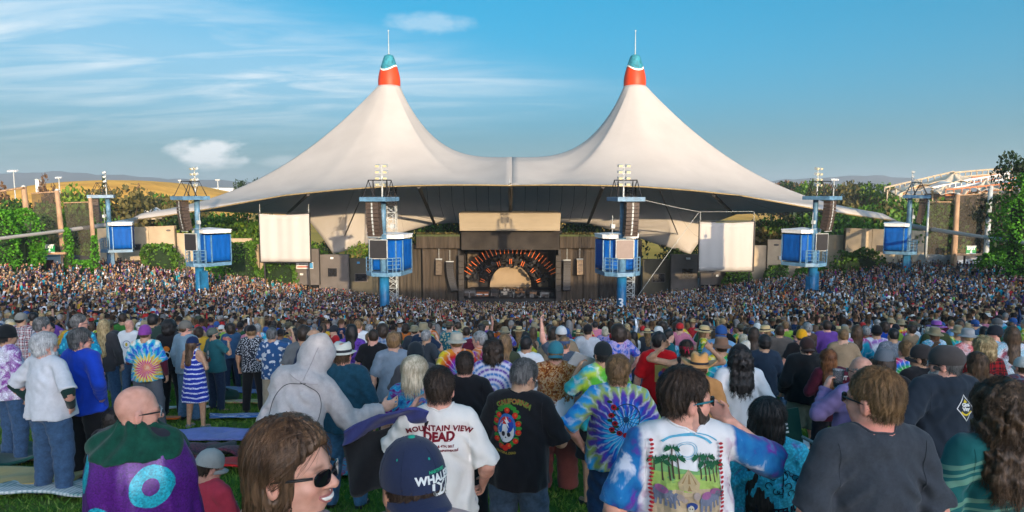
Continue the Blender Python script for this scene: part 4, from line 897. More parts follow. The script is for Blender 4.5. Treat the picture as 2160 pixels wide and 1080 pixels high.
canopy(1992, 391, [(1960, 404, 186), (1985, 411, 180), (2035, 412, 180), (2050, 404, 184)], 186); canopy(2080, 378, [(2036, 398, 186), (2070, 404, 180), (2110, 400, 180), (2140, 392, 186)], 190)
canopy(2096, 358, [(2050, 374, 210), (2075, 380, 204), (2125, 376, 204), (2165, 366, 208)], 212); canopy(2066, 402, [(2048, 410, 178), (2080, 414, 176), (2112, 411, 178)], 180); canopy(1905, 402, [(1880, 414, 186), (1905, 420, 182), (1935, 414, 184)], 186)
beam([(1866, 396, 196), (1930, 381, 202), (2012, 362, 206)], .28, M_cream); beam([(2012, 364, 204), (2096, 357, 212), (2170, 358, 214)], .28, M_cream); beam([(1966, 396, 190), (2040, 380, 194), (2128, 366, 196)], .26, M_white); beam([(1995, 400, 182), (2080, 392, 184), (2150, 384, 186)], .24, simple('rust_beam', (.42, .16, .07), .7)); beam([(2050, 374, 204), (2110, 368, 206), (2165, 362, 206)], .24, simple('rust_beam', (.42, .16, .07), .7))
for px in (1872, 1890, 1945, 1968, 1988, 2005, 2040, 2062, 2085, 2105, 2130): a = P(px, 398+(px % 7), 187) - Vector((0, PV, 0)); mb = MB(); mb.tube([a, (a.x, a.y, -18)], .22, 6); mb.build('column', M_cream, pav)
a = P(1962, 408, 198); b = P(2140, 470, 198); mb = MB(); mb.box(((a.x+b.x)/2, 0, (a.z+b.z)/2), (b.x-a.x, 1.5, a.z-b.z)); mb.build('back_hall', simple('hall_dark', (.06, .045, .035), .8, var=.4, scale=.4), pav)
# ---- thin air that pales the far hills
mb = MB(); mb.box((0, 2600, 40), (9000, 5400, 122)); hz = mb.build('haze', None)
hm_ = bpy.data.materials.new('haze_air'); hm_.use_nodes = True; hm_.node_tree.nodes.clear(); v_ = N(hm_.node_tree, 'ShaderNodeVolumePrincipled'); v_.inputs['Color'].default_value = (.80, .90, 1.0, 1); v_.inputs['Density'].default_value = HAZE; v_.inputs['Anisotropy'].default_value = .2
ho = N(hm_.node_tree, 'ShaderNodeOutputMaterial'); hm_.node_tree.links.new(v_.outputs[0], ho.inputs['Volume']); hz.data.materials.append(hm_); tag(hz, kind='stuff')
if HAZE == 0: bpy.data.objects.remove(hz)
print('T land', time.time()-_T0)
# ================================================================== FIGURES
class SDF:
    def __init__(s, lo, hi, vox, fine=()):
        """rectilinear grid; fine = [(axis, lo, hi, step)] intervals with closer spacing"""
        ax = []
        for k in range(3):
            pts = list(np.arange(lo[k], hi[k]+vox, vox))
            for (a, f0, f1, st) in fine:
                if a == k: pts = [p for p in pts if p < f0-1e-6 or p > f1+1e-6] + list(np.arange(f0, f1+st*.5, st))
            ax.append(np.array(sorted(pts), np.float32))
        s.ax = ax; s.X, s.Y, s.Z = np.meshgrid(*ax, indexing='ij', sparse=True); s.F = np.full((len(ax[0]), len(ax[1]), len(ax[2])), 1.0, np.float32)
    def sl(s, lo, hi):
        r = []
        for k in range(3):
            a = np.searchsorted(s.ax[k], lo[k]); b = np.searchsorted(s.ax[k], hi[k])
            if b <= a: return None
            r.append(slice(a, b))
        return tuple(r)
    def comb(s, q, d, k, sub):
        f = s.F[q]
        if sub:
            d = -d; h = np.clip(.5 - .5*(f-d)/k, 0, 1) if k > 0 else 0; s.F[q] = (f*(1-h) + d*h + k*h*(1-h)) if k > 0 else np.maximum(f, d)
        else:
            h = np.clip(.5 + .5*(f-d)/k, 0, 1); s.F[q] = f*(1-h) + d*h - k*h*(1-h)
    def ell(s, c, r, Rm=None, k=.02, sub=False, margin=.07, cut=None):
        c = np.asarray(c, float); rm = max(r) + margin; q = s.sl(c-rm, c+rm)
        if q is None: return
        x = s.X[q[0]] - c[0]; y = s.Y[:, q[1]] - c[1]; z = s.Z[:, :, q[2]] - c[2]
        if Rm is not None:
            m = np.asarray(Rm, float)
            x, y, z = (x*m[0][0] + y*m[1][0] + z*m[2][0], x*m[0][1] + y*m[1][1] + z*m[2][1], x*m[0][2] + y*m[1][2] + z*m[2][2])
        k0 = np.sqrt((x/r[0])**2 + (y/r[1])**2 + (z/r[2])**2); k1 = np.sqrt((x/r[0]**2)**2 + (y/r[1]**2)**2 + (z/r[2]**2)**2)
        d = k0*(k0-1)/np.maximum(k1, 1e-6)
        if cut is not None: d = np.maximum(d, cut(x, y, z))
        s.comb(q, d, k, sub)
    def cone(s, a, b, ra, rb, k=.02, flat=1.0, sub=False, capb=False, capa=False, margin=.06, fold=None):
        a = np.asarray(a, float); b = np.asarray(b, float); rm = max(ra, rb) + margin
        q = s.sl(np.minimum(a, b)-rm, np.maximum(a, b)+rm)
        if q is None: return
        x = s.X[q[0]] - a[0]; y = s.Y[:, q[1]] - a[1]; z = s.Z[:, :, q[2]] - a[2]
        v = b-a; L2 = float(v@v); t0 = (x*v[0]+y*v[1]+z*v[2])/L2; t = np.clip(t0, 0, 1)
        dx, dy, dz = x - v[0]*t, (y - v[1]*t)/flat, z - v[2]*t
        r = ra + (rb-ra)*t
        if fold is not None: r = r + fold(t, x, y, z)
        d = np.sqrt(dx*dx+dy*dy+dz*dz) - r
        if flat < 1: d = d*(.5+.5*flat)
        if capb: d = np.maximum(d, (t0-1)*math.sqrt(L2))
        if capa: d = np.maximum(d, -t0*math.sqrt(L2))
        s.comb(q, d, k, sub)
    def near(s, fn, band=.06):
        """add a displacement close to the surface"""
        i, j, k = np.nonzero(np.abs(s.F) < band)
        if len(i): s.F[i, j, k] += fn(s.ax[0][i], s.ax[1][j], s.ax[2][k])
    def clip(s, arr): s.F = np.maximum(s.F, arr)
    def mesh(s):
        F = s.F; S = F < 0
        F[0] = F[-1] = 1; F[:, 0] = F[:, -1] = 1; F[:, :, 0] = F[:, :, -1] = 1; S = F < 0
        n = S.astype(np.int8); cnt = sum(n[a:n.shape[0]-1+a, b:n.shape[1]-1+b, c:n.shape[2]-1+c] for a in (0, 1) for b in (0, 1) for c in (0, 1))
        I, J, K = np.nonzero((cnt > 0) & (cnt < 8))
        acc = np.zeros((len(I), 3), np.float32); num = np.zeros(len(I), np.float32)
        cr = {}
        for a in (0, 1):
            for b in (0, 1):
                for c in (0, 1): cr[a, b, c] = (F[I+a, J+b, K+c], np.stack([s.ax[0][I+a], s.ax[1][J+b], s.ax[2][K+c]], 1))
        for p in cr:
            for ax in range(3):
                if p[ax] == 0:
                    q = list(p); q[ax] = 1; q = tuple(q); f0, c0 = cr[p]; f1, c1 = cr[q]
                    m = (f0 < 0) != (f1 < 0); t = np.where(m, f0/np.where(m, f0-f1, 1), 0)[:, None]
                    acc += np.where(m[:, None], c0 + (c1-c0)*t, 0); num += m
        V = acc/np.maximum(num, 1)[:, None]
        vi = np.full(cnt.shape, -1, np.int32); vi[I, J, K] = np.arange(len(I))
        Q = []
        for ax in range(3):
            sA = [slice(1, -1)]*3; sB = [slice(1, -1)]*3; sA[ax] = slice(0, -1); sB[ax] = slice(1, None)
            A = S[tuple(sA)]; Bm = S[tuple(sB)]; i, j, k = np.nonzero(A != Bm); st = A[i, j, k]
            idx = [i + (0 if ax == 0 else 1), j + (0 if ax == 1 else 1), k + (0 if ax == 2 else 1)]
            o = [m for m in range(3) if m != ax]
            def g(d1, d2):
                w = [x.copy() for x in idx]; w[o[0]] -= d1; w[o[1]] -= d2; return vi[w[0], w[1], w[2]]
            quad = np.stack([g(1, 1), g(0, 1), g(0, 0), g(1, 0)], 1)
            flip = st if ax != 1 else ~st
            quad[~flip] = quad[~flip][:, ::-1]; Q.append(quad)
        Q = np.concatenate(Q); Q = Q[(Q >= 0).all(1)]
        return V, Q

def rotx(a): return np.array(Matrix.Rotation(a, 3, 'X'))
def roty(a): return np.array(Matrix.Rotation(a, 3, 'Y'))
def rotz(a): return np.array(Matrix.Rotation(a, 3, 'Z'))
ARM = {'smoke': ((.20, .08, -.13), (-.17, .11, .16)), 'tuck': ((.015, .05, -.25), (-.13, .15, .03)), 'down': ((.07, -.02, -.27), (.015, .05, -.24)), 'bent': ((.08, -.05, -.26), (-.02, .15, -.17)), 'pocket': ((.15, -.07, -.24), (-.10, .10, -.19)),
       'cross': ((.09, .02, -.26), (-.20, .16, .02)), 'face': ((.10, .14, -.21), (-.12, .06, .21)), 'cam': ((.20, .10, -.05), (-.10, .12, .20)), 'head': ((.26, .00, .06), (-.16, -.07, .17)),
       'raise': ((.12, .06, .24), (.02, .04, .25)), 'reach': ((.13, .03, -.24), (.22, .10, .06)), 'out': ((.27, .02, .02), (.25, .03, .08)), 'hip': ((.20, -.06, -.20), (-.16, .08, -.15)),
       'lift': ((.22, .10, -.12), (.04, .02, .24)), 'front': ((.07, .02, -.27), (-.13, .20, .00))}
class Body:
    def __init__(b, sp):
        b.sp = sp; b.fem = sp.get('fem', False); b.fat = sp.get('fat', .25); shw = sp.get('shw', .93 if b.fem else 1.0)
        b.sit = sp.get('sit', False); lean = R(sp.get('lean', 0)); sl = R(sp.get('slean', 0))
        b.Rl = roty(sl) @ rotx(-lean); b.piv = np.array([0, 0, .95]); b.dz = -.80 if b.sit else 0
        b.shx = .165*shw + .02*b.fat; T = b.T
        b.neck = T((0, -.02, 1.46)); b.hb = T((0, -.005, 1.545)) + np.array([sp.get('hx', 0), sp.get('hy', 0), sp.get('hz', -.008)])
        b.Rh = b.Rl @ rotz(R(sp.get('hyaw', 0))) @ rotx(-R(sp.get('hpitch', 4))) @ roty(R(sp.get('hroll', 0)))
        b.S = {}; b.E = {}; b.W = {}
        for s in (-1, 1):
            e, w = ARM[sp.get('armL' if s < 0 else 'armR', 'down')]
            b.S[s] = T((s*b.shx, -.01, 1.415)); ev = np.array([e[0]*s, e[1], e[2]]); wv = np.array([w[0]*s, w[1], w[2]])
            ev[0] += s*(.05*b.fat + .01)
            b.E[s] = b.S[s] + ev; b.W[s] = b.E[s] + wv
        st = sp.get('stance', .03)
        if b.sit:
            b.hip = {s: np.array([s*.10, 0, .12]) for s in (-1, 1)}; b.kn = {s: np.array([s*.33, .33, .20]) for s in (-1, 1)}; b.an = {s: np.array([-s*.06, .40, .07]) for s in (-1, 1)}
        else:
            b.hip = {s: np.array([s*.095, 0, .90]) for s in (-1, 1)}; b.kn = {s: np.array([s*(.10+st), .02, .49]) for s in (-1, 1)}; b.an = {s: np.array([s*(.105+st*1.6), -.02, .085]) for s in (-1, 1)}
            if sp.get('step'): b.kn[1][1] += .08; b.an[1][1] += .02; b.kn[1][0] += .03
    def T(b, p): p = np.asarray(p, float); return b.piv + b.Rl @ (p - b.piv) + np.array([0, 0, b.dz])
    def H(b, p): return b.hb + b.Rh @ np.asarray(p, float)
    def bounds(b, pad=.16):
        pts = np.array([b.S[1], b.S[-1], b.E[1], b.E[-1], b.W[1], b.W[-1], b.H((0, 0, .12)), b.hip[1], b.hip[-1], b.kn[1], b.kn[-1], b.an[1], b.an[-1]])
        return pts.min(0) - pad, pts.max(0) + pad
    def torso(b, S, off=0.0, k=.05):
        f = b.fat; fm = b.fem; T = b.T; Rl = b.Rl
        S.ell(T((0, 0, .95)), (.158+.05*f+(.012 if fm else 0)+off, .112+.05*f+off, .12+off), Rl, k)
        S.ell(T((0, .015+.02*f, 1.09)), ((.128 if fm else .140)+.075*f+off, .098+.075*f+off, .17+off), Rl, k)
        S.ell(T((0, 0, 1.27)), ((.142 if fm else .158)+.03*f+off, .105+.03*f+off, .19+off), Rl, k)
        S.cone(b.S[-1]*[.88, 1, 1], b.S[1]*[.88, 1, 1], .058+off, .058+off, .045)
        S.cone(b.neck - [0, 0, .02], b.neck*.5 + b.S[1]*.5 + [0, 0, .005], .058+off, .055+off, .05); S.cone(b.neck - [0, 0, .02], b.neck*.5 + b.S[-1]*.5 + [0, 0, .005], .058+off, .055+off, .05)
        if fm:
            for s in (-1, 1): S.ell(T((s*.068, .085, 1.25)), (.062+off, .055+off, .062+off), Rl, .04)
    def legs(b, S, off=0.0, to='ankle', loose=0.0, fold=None, k=.03):
        f = b.fat*.03
        for s in (-1, 1):
            if to == 'short':
                kk = b.hip[s] + (b.kn[s]-b.hip[s])*.92; S.cone(b.hip[s], kk, .092+f+off, .080+f+off+loose, k, capb=True, fold=fold)
            else:
                S.cone(b.hip[s], b.kn[s], .090+f+off, .060+f*.6+off+loose*.5, k, fold=fold); S.cone(b.kn[s], b.an[s] - ([0, 0, .03] if off else [0, 0, 0]), .057+f*.6+off+loose*.5, .036+off*1.3+loose, .03, capb=off > 0, fold=fold)
    def hand(b, S, s, vox):
        W, E = b.W[s], b.E[s]; d = (W-E)/np.linalg.norm(W-E); up = np.array([0, 0, 1.0]) if abs(d[2]) < .8 else np.array([0, 1.0, 0])
        n = np.cross(d, up); n /= np.linalg.norm(n); side = np.cross(n, d)      # side: thumb direction
        n = n*(-s)                                                            # palm normal roughly inwards
        if abs(d[2]) < .8: pn = -np.cross(d, np.array([0, 0, 1.0]))*s; pn /= np.linalg.norm(pn); sd = np.array([0, 0, 1.0]) - d*d[2]; sd /= np.linalg.norm(sd)
        else: pn = np.array([-s*1.0, 0, 0]); pn = pn - d*(pn@d); pn /= np.linalg.norm(pn); sd = np.cross(d, pn)*s*(-1 if d[2] > 0 else 1); sd = sd if sd[1] > 0 else -sd
        M = np.stack([sd, pn, d], 1); pc = W + d*.045
        S.ell(pc, (.040, .017, .052), M, .015)
        fr = max(.0082, vox*.62)
        for i, (o, ln, cu) in enumerate(((.030, .072, .55), (.011, .080, .6), (-.009, .074, .7), (-.028, .058, .85))):
            a = W + d*.082 + sd*o; cur = a; ang = .25
            for seg, l in enumerate((.45, .32, .24)):
                ang += cu*(.5 if seg == 0 else 1.0)*b.sp.get('curl', .8); nd = d*math.cos(ang) + pn*math.sin(ang); nx = cur + nd*ln*l
                S.cone(cur, nx, fr*(1-.06*seg), fr*(.94-.06*seg), .005, margin=.02); cur = nx
        a = W + d*.02 + sd*.030; m_ = a + (sd*.55 + d*.6 + pn*.35)*.042; e_ = m_ + (sd*.1 + d*.75 + pn*.5)*.034
        S.cone(a, m_, fr*1.35, fr*1.1, .012, margin=.02); S.cone(m_, e_, fr*1.1, fr*.95, .005, margin=.02)
    def arms(b, S, vox, off=0.0):
        for s in (-1, 1):
            f = b.fat*.012 - (.006 if b.fem else 0)
            S.cone(b.S[s], b.E[s], .050+f+off, .038+f+off, .03); S.cone(b.E[s], b.W[s], .038+f+off, .025+f*.5+off, .02)
            if not off: S.ell(b.E[s] + (b.W[s]-b.E[s])*.28, (.041+f,)*3, None, .03)
    def head(b, S, vox):
        H = b.H; Rh = b.Rh; e = lambda c, r, k=.02, sub=False: S.ell(H(c), r, Rh, k, sub, margin=.04)
        e((0, -.012, .098), (.076, .096, .094), .03); e((0, .035, .045), (.060, .062, .085), .03); e((0, .056, -.012), (.036, .036, .030), .03)
        for s in (-1, 1): e((s*.040, .022, .005), (.024, .050, .036), .03)
        S.cone(b.neck - [0, 0, .03], H((0, -.012, .06)), .062 + .012*b.fat - (.012 if b.fem else 0), .054 - (.010 if b.fem else 0) + .008*b.fat, .035)
        if vox < .02:
            e((0, .078, .080), (.050, .018, .012), .02)
            for s in (-1, 1): e((s*.031, .102, .062), (.018, .016, .012), .012, True); e((s*.030, .086, .060), (.0135, .0125, .0125), .004); e((s*.038, .070, .030), (.022, .020, .018), .02)
            S.cone(H((0, .094, .066)), H((0, .118, .034)), .008, .0125, .012, margin=.03)
            for s in (-1, 1): e((s*.012, .104, .030), (.009, .010, .008), .008)
            e((0, .094, .000), (.024, .010, .0055), .006); e((0, .092, -.010), (.021, .011, .006), .006)
            e((0, .108, -.0045), (.024, .009, .0020), .004, True)
        for s in (-1, 1): e((s*.080, -.006, .048), (.010, .019, .033), .010)
        if vox < .012:
            for s in (-1, 1): e((s*.090, -.000, .052), (.006, .010, .018), .005, True)
def body_mesh(b, vox, hands=()):
    lo, hi = b.bounds(.14); fine = []
    c = b.H((0, 0, .06)); hv = min(vox, b.sp.get('hvox', vox))
    if hv < vox: fine += [(0, c[0]-.13, c[0]+.13, hv), (1, c[1]-.15, c[1]+.15, hv), (2, c[2]-.12, c[2]+.16, hv)]
    hi = hi.copy(); hi[2] = max(hi[2], c[2]+.2)
    if b.sp.get('hidden_legs'): lo = lo.copy(); lo[2] = .35
    S = SDF(lo, hi, vox, fine)
    b.torso(S); b.legs(S)
    if not (b.sp.get('hidden_legs')):
        for s in (-1, 1): S.cone(b.an[s] - [0, 0, .04], b.an[s] + [s*.02, .13, -.045], .035, .028, .02)
    b.arms(S, vox)
    b.head(S, hv)
    hvx = vox
    for s in (-1, 1): b.hand(S, s, hvx)
    return S.mesh()
def shirt_mesh(b, vox, kind='tee', seed=0):
    """kind: tee, long, jacket, hoodie, tank, dress"""
    sp = b.sp; off = {'tee': .014, 'long': .015, 'jacket': .026, 'hoodie': .030, 'tank': .010, 'dress': .012}[kind]
    lo, hi = b.bounds(.17); lo = lo.copy(); lo[2] = (.38 if kind == 'dress' else .70) + b.dz; hi[2] = b.H((0, 0, .05))[2] + (.32 if sp.get('hoodup') else .12)
    if sp.get('hoodup'): hi[1] += .12; hi[0] += .06; lo[0] -= .06
    if b.sit: lo[2] = -.02
    S = SDF(lo, hi, vox); b.torso(S, off)
    f = b.fat; hem = sp.get('hem', .84 if kind != 'dress' else .52)
    def fo(t, x, y, z):
        a = np.arctan2(y, x); return (.010*np.sin(a*6 + seed + 2.2*t) + .006*np.sin(a*11 + seed*2 - 3*t))*t
    fl = (.128+.055*f)/(.165+.05*f)
    w1 = (.158 if not b.fem else .140)+.050*f
    if kind == 'dress': S.cone(b.T((0, 0, 1.24)), b.T((0, 0, .48)), .145+.03*f, .27, .05, flat=.78, fold=lambda t, x, y, z: fo(t, x, y, z)*1.9)
    else: S.cone(b.T((0, .005, 1.22)), b.T((0, .008*(1+f), hem+.03)), w1+off*.6, w1+.034+off*1.3, .05, flat=fl, fold=fo)
    if kind != 'tank' and kind != 'dress':
        for s in (-1, 1):
            E, W, Sh = b.E[s], b.W[s], b.S[s]
            if kind == 'tee' and not sp.get('longsleeve'):
                tl = sp.get('sleeve', .80); S.cone(Sh, Sh+(E-Sh)*tl, .056+.010*f+off*.4, .066+.011*f+off*.4, .03, capb=True, fold=lambda t, x, y, z: .006*np.sin(z*60+seed+x*30)*t)
            else:
                o2 = off*.7
                S.cone(Sh, E, .060+.012*f+o2, .052+.012*f+o2, .03, fold=lambda t, x, y, z: .004*np.sin((x+z)*70+seed)*t)
                tl = sp.get('cuff', .96); S.cone(E, E+(W-E)*tl, .052+.012*f+o2, .038+.006*f+o2, .02, capb=True, fold=lambda t, x, y, z: .005*np.sin(t*26+seed))
    if kind in ('hoodie',) or sp.get('hooddown'):
        S.ell(b.neck + b.Rl@np.array([0, -.065, -.015]), (.125, .058, .065), b.Rl@rotx(R(25)), .03); 
    if kind == 'jacket' or sp.get('collar'):
        S.cone(b.neck - [0, 0, .03], b.neck + (b.hb-b.neck)*.55, .090, .076, .03, capb=True)
    if sp.get('hoodup'):
        H = b.H; S.ell(H((0, -.015, .085)), (.122, .140, .138), b.Rh, .03); S.cone(b.neck-[0, 0, .04], H((0, -.02, .0)), .088, .088, .03); S.ell(H((0, -.06, .15)), (.07, .085, .075), b.Rh, .06)
        S.ell(H((0, .15, .045)), (.07, .09, .085), b.Rh, .02, True)
    else:
        # neck opening
        S.cone(b.neck + b.Rl@np.array([0, .012, .012]), b.hb + b.Rh@np.array([0, .0, .12]), .064+.012*f, .075, .004, sub=True)
        S.ell(b.neck + b.Rl@np.array([0, .07, .02]), (.07, .07, .045), b.Rl, .01, True)
    if kind in ('tank', 'dress'):
        for s in (-1, 1): S.ell(b.T((s*.185, -.01, 1.40)), (.095, .14, .14), b.Rl, .015, True)
        S.ell(b.T((0, -.12, 1.46)), (.075, .10, .13), b.Rl, .02, True)
    q = sp.get('wr', 1.25)
    fr = max(1.0, 1)
    if vox < .026:
        def w(X, Y, Z):
            low = np.clip((1.35+b.dz-Z)/.5, 0, 1)
            d = .0042*nzf(X, Y, Z, 18, seed) + .0034*nzf(X*1.5+Z*.8, Y, Z*.6-X, 46, seed+3) + .0050*np.sin(X*48 + 2.5*np.sin(Z*6+seed) + seed)*np.clip((1.42+b.dz-Z)*3, .15, 1)*np.clip(np.sin(X*17+Z*3+seed*2)+.35, 0, 1)
            d += low*.0085*np.sin(X*55 + 3.0*np.sin(Z*7+seed) + seed) * np.clip(np.sin(Z*9+X*8+seed)+.4, 0, 1)
            # soft diagonal pulls from the armpits
            d += .0080*np.sin((np.abs(X)*1.0 + (Z-1.3-b.dz)*.9)*62 + 2*nzf(X, Y, Z, 9, seed))*np.exp(-((np.abs(X)-.13)**2/.006 + (Z-1.27-b.dz)**2/.012))
            return np.clip(d*q, -.03, off*.55)
        S.near(w)
    c_ = b.T((0, 0, hem)); up = b.Rl @ np.array([0, 0, 1.0])
    Zr = (S.X-c_[0])*up[0] + (S.Y-c_[1])*up[1] + (S.Z-c_[2])*up[2]
    ok = None
    # hem cut only for the torso column, so hanging sleeves keep their length
    hx = .25+.06*f if kind != 'dress' else .4
    cutm = np.where((np.abs(S.X - c_[0]) < (b.shx+.015)) | (hem < .9), -Zr + .008*np.sin(S.X*14+seed), -Zr-.35)
    if kind == 'dress': cutm = -Zr + .01*np.sin(S.X*14+seed)
    S.clip(cutm.astype(np.float32))
    if b.sit: S.clip((.04 - S.Z + 0*S.X).astype(np.float32))
    return S.mesh()
def trousers_mesh(b, vox, kind='long', seed=0):
    lo, hi = b.bounds(.13); lo = lo.copy(); hi = hi.copy(); lo[2] = -.02; hi[2] = 1.06 if not b.sit else .45
    if b.sp.get('hidden_legs'): lo[2] = .35
    S = SDF(lo, hi, vox); f = b.fat; T = b.T
    S.ell(b.hip[1]*.5+b.hip[-1]*.5 + [0, -.005, .03], (.158+.045*f+.012, .112+.045*f+.014, .13), None, .04)
    for s in (-1, 1): S.ell(b.hip[s] + [0, -.028, .01], (.080+.02*f, .080+.02*f, .09), None, .03)
    lo_ = b.sp.get('loose', .018)
    fo = lambda t, x, y, z: .004*np.sin(z*48 + 3*np.sin(x*20+seed)+seed) + .005*np.sin(np.arctan2(y, x)*3+z*8+seed)
    b.legs(S, .014, 'short' if kind == 'shorts' else 'ankle', lo_ if kind != 'shorts' else .03, fo if vox < .03 else None, k=.02)
    if vox < .026: S.near(lambda X, Y, Z: .0045*nzf(X, Y*.7, Z*1.6, 34, seed) + .003*nzf(X, Y, Z, 75, seed+1))
    if not b.sit: S.clip((S.Z - .99 + 0*S.X).astype(np.float32))
    else: S.clip((S.Z - .30 + 0*S.X).astype(np.float32))
    S.clip((.035 - S.Z + 0*S.X).astype(np.float32))
    return S.mesh()
def hair_mesh(b, vox, style, seed=0):
    H = b.H; Rh = b.Rh; c = H((0, -.02, .03)); ext = {'long': .42, 'curly': .24, 'curlylong': .33, 'bob': .24, 'xlong': .55, 'pony': .40}.get(style, .17)
    lo = c - [.22, .24, ext]; hi = c + [.22, .24, .26]
    S = SDF(lo, hi, vox)
    Xl = lambda: None
    dx, dy, dz = S.X - b.hb[0], S.Y - b.hb[1], S.Z - b.hb[2]; m = Rh
    qx = dx*m[0][0] + dy*m[1][0] + dz*m[2][0]; qy = dx*m[0][1] + dy*m[1][1] + dz*m[2][1]; qz = dx*m[0][2] + dy*m[1][2] + dz*m[2][2]
    qx, qy, qz = [q.astype(np.float32) for q in (qx, qy, qz)]
    e = lambda cc, r, k=.02, sub=False: S.ell(H(cc), r, Rh, k, sub)
    th = b.sp.get('hairth', .008); down = b.Rl@np.array([0, 0, -1.0])
    big = {'short': 0, 'ring': -.006, 'buzz': -.008, 'bob': .014, 'long': .008, 'xlong': .010, 'pony': .0, 'curly': .034, 'curlylong': .040, 'messy': .012}[style]
    e((0, -.014, .100), (.076+th+big, .096+th+big, .094+th+big*.8), .02)
    if style in ('short', 'messy', 'buzz', 'ring'): e((0, -.032, .050), (.069+th*.35+big, .073+th*.35+big, .075), .02)
    front = .040 + np.clip(qz-.085, 0, .12)*1.0; front = np.minimum(front, .082)
    nape = {'short': .008, 'messy': -.008, 'buzz': .0, 'ring': .0, 'bob': -.07, 'curly': -.07}.get(style, -.02)
    low = nape + .30*np.clip(qy+.045, 0, .1) + np.where(np.abs(qx) > .066, .012, 0)
    if style in ('short', 'messy', 'buzz', 'ring'):
        S.clip(np.maximum(qy-front, low-qz)); e((0, .135, .03), (.09, .075, .10), .01, True)
        for s in (-1, 1): e((s*.095, .0, .045), (.03, .026, .034), .006, True)
        if style == 'ring': S.clip(qz - .100 - .2*np.clip(-qy-.03, 0, .1))
    elif style in ('bob', 'curly'):
        e((0, -.03, .02), (.080+th+big, .075+th+big, .10), .03); S.clip(np.maximum(qy-front-.01, nape-qz)); e((0, .14, .02), (.072, .085, .11), .01, True)
    else:
        e((0, -.03, .03), (.082+th+big, .078+th+big, .09), .03)
        S.clip(np.maximum(qy-front-.006, -.10-qz)); fc = b.sp.get('facecut', .085); e((0, .14, .02), (.15, fc, .125), .01, True)
        if fc > .1:
            for s in (-1, 1): e((s*.100, .002, .045), (.030, .022, .034), .008, True)
        ln = {'long': .30, 'xlong': .44, 'curlylong': .22, 'pony': .30}[style]
        top = H((0, -.055, .02)); wv = b.Rl@np.array([0, -.05, 0])
        w0 = .085 if style != 'pony' else .035; wd = {'long': .082, 'xlong': .095, 'curlylong': .115, 'pony': .035}[style]
        if style == 'pony': top = H((0, -.10, .06))
        S.cone(top, top + down*ln + wv, w0+big*.5, wd+big*.3, .03, flat=.55)
        if style in ('long', 'xlong') and not b.sp.get('backonly'):
            for s in (-1, 1): S.cone(H((s*.070, -.01, .04)), H((s*.080, -.01, -.02)) + down*(ln*.65), .030, .030, .03)
        S.cone(b.neck + [0, .03, -.2], b.hb + [0, .06, 0], .055, .055, .01, sub=True)
    if style in ('curly', 'curlylong'):
        S.near(lambda X, Y, Z: -.014*nzf(X, Y, Z, 70, seed) - .010*nzf(X, Y, Z, 120, seed+2), .05)
    elif style == 'messy':
        S.near(lambda X, Y, Z: -.007*nzf(X, Y, Z, 90, seed) - .004*nzf(X, Y, Z, 170, seed+2), .05)
    else:
        def st(X, Y, Z):
            x = X-b.hb[0]; y = Y-b.hb[1]; a = np.arctan2(x, -y)
            return -.0030*np.sin(a*26 + 3*np.sin(Z*18+seed)) - .0022*np.sin(a*53+Z*40+seed) - .002*nzf(X, Y, Z, 60, seed)
        S.near(st, .05)
    return S.mesh()
def beard_mesh(b, vox, full=True):
    H = b.H; Rh = b.Rh; c = H((0, .05, 0)); S = SDF(c-.12, c+.12, vox)
    dx, dy, dz = S.X - b.hb[0], S.Y - b.hb[1], S.Z - b.hb[2]; m = Rh
    qy = dx*m[0][1] + dy*m[1][1] + dz*m[2][1]; qz = dx*m[0][2] + dy*m[1][2] + dz*m[2][2]
    S.ell(H((0, .045, -.018)), (.064, .062, .048), Rh, .02); S.ell(H((0, .078, -.028)), (.04, .036, .034), Rh, .02)
    for s in (-1, 1): S.cone(H((s*.062, .022, .045)), H((s*.055, .045, -.01)), .014, .022, .02)
    S.ell(H((0, .112, -.003)), (.022, .016, .009), Rh, .004, True)
    S.near(lambda X, Y, Z: -.003*nzf(X, Y, Z, 150, 1))
    S.clip(np.maximum(-qy - .0 + .01, qz-.05).astype(np.float32))
    return S.mesh()
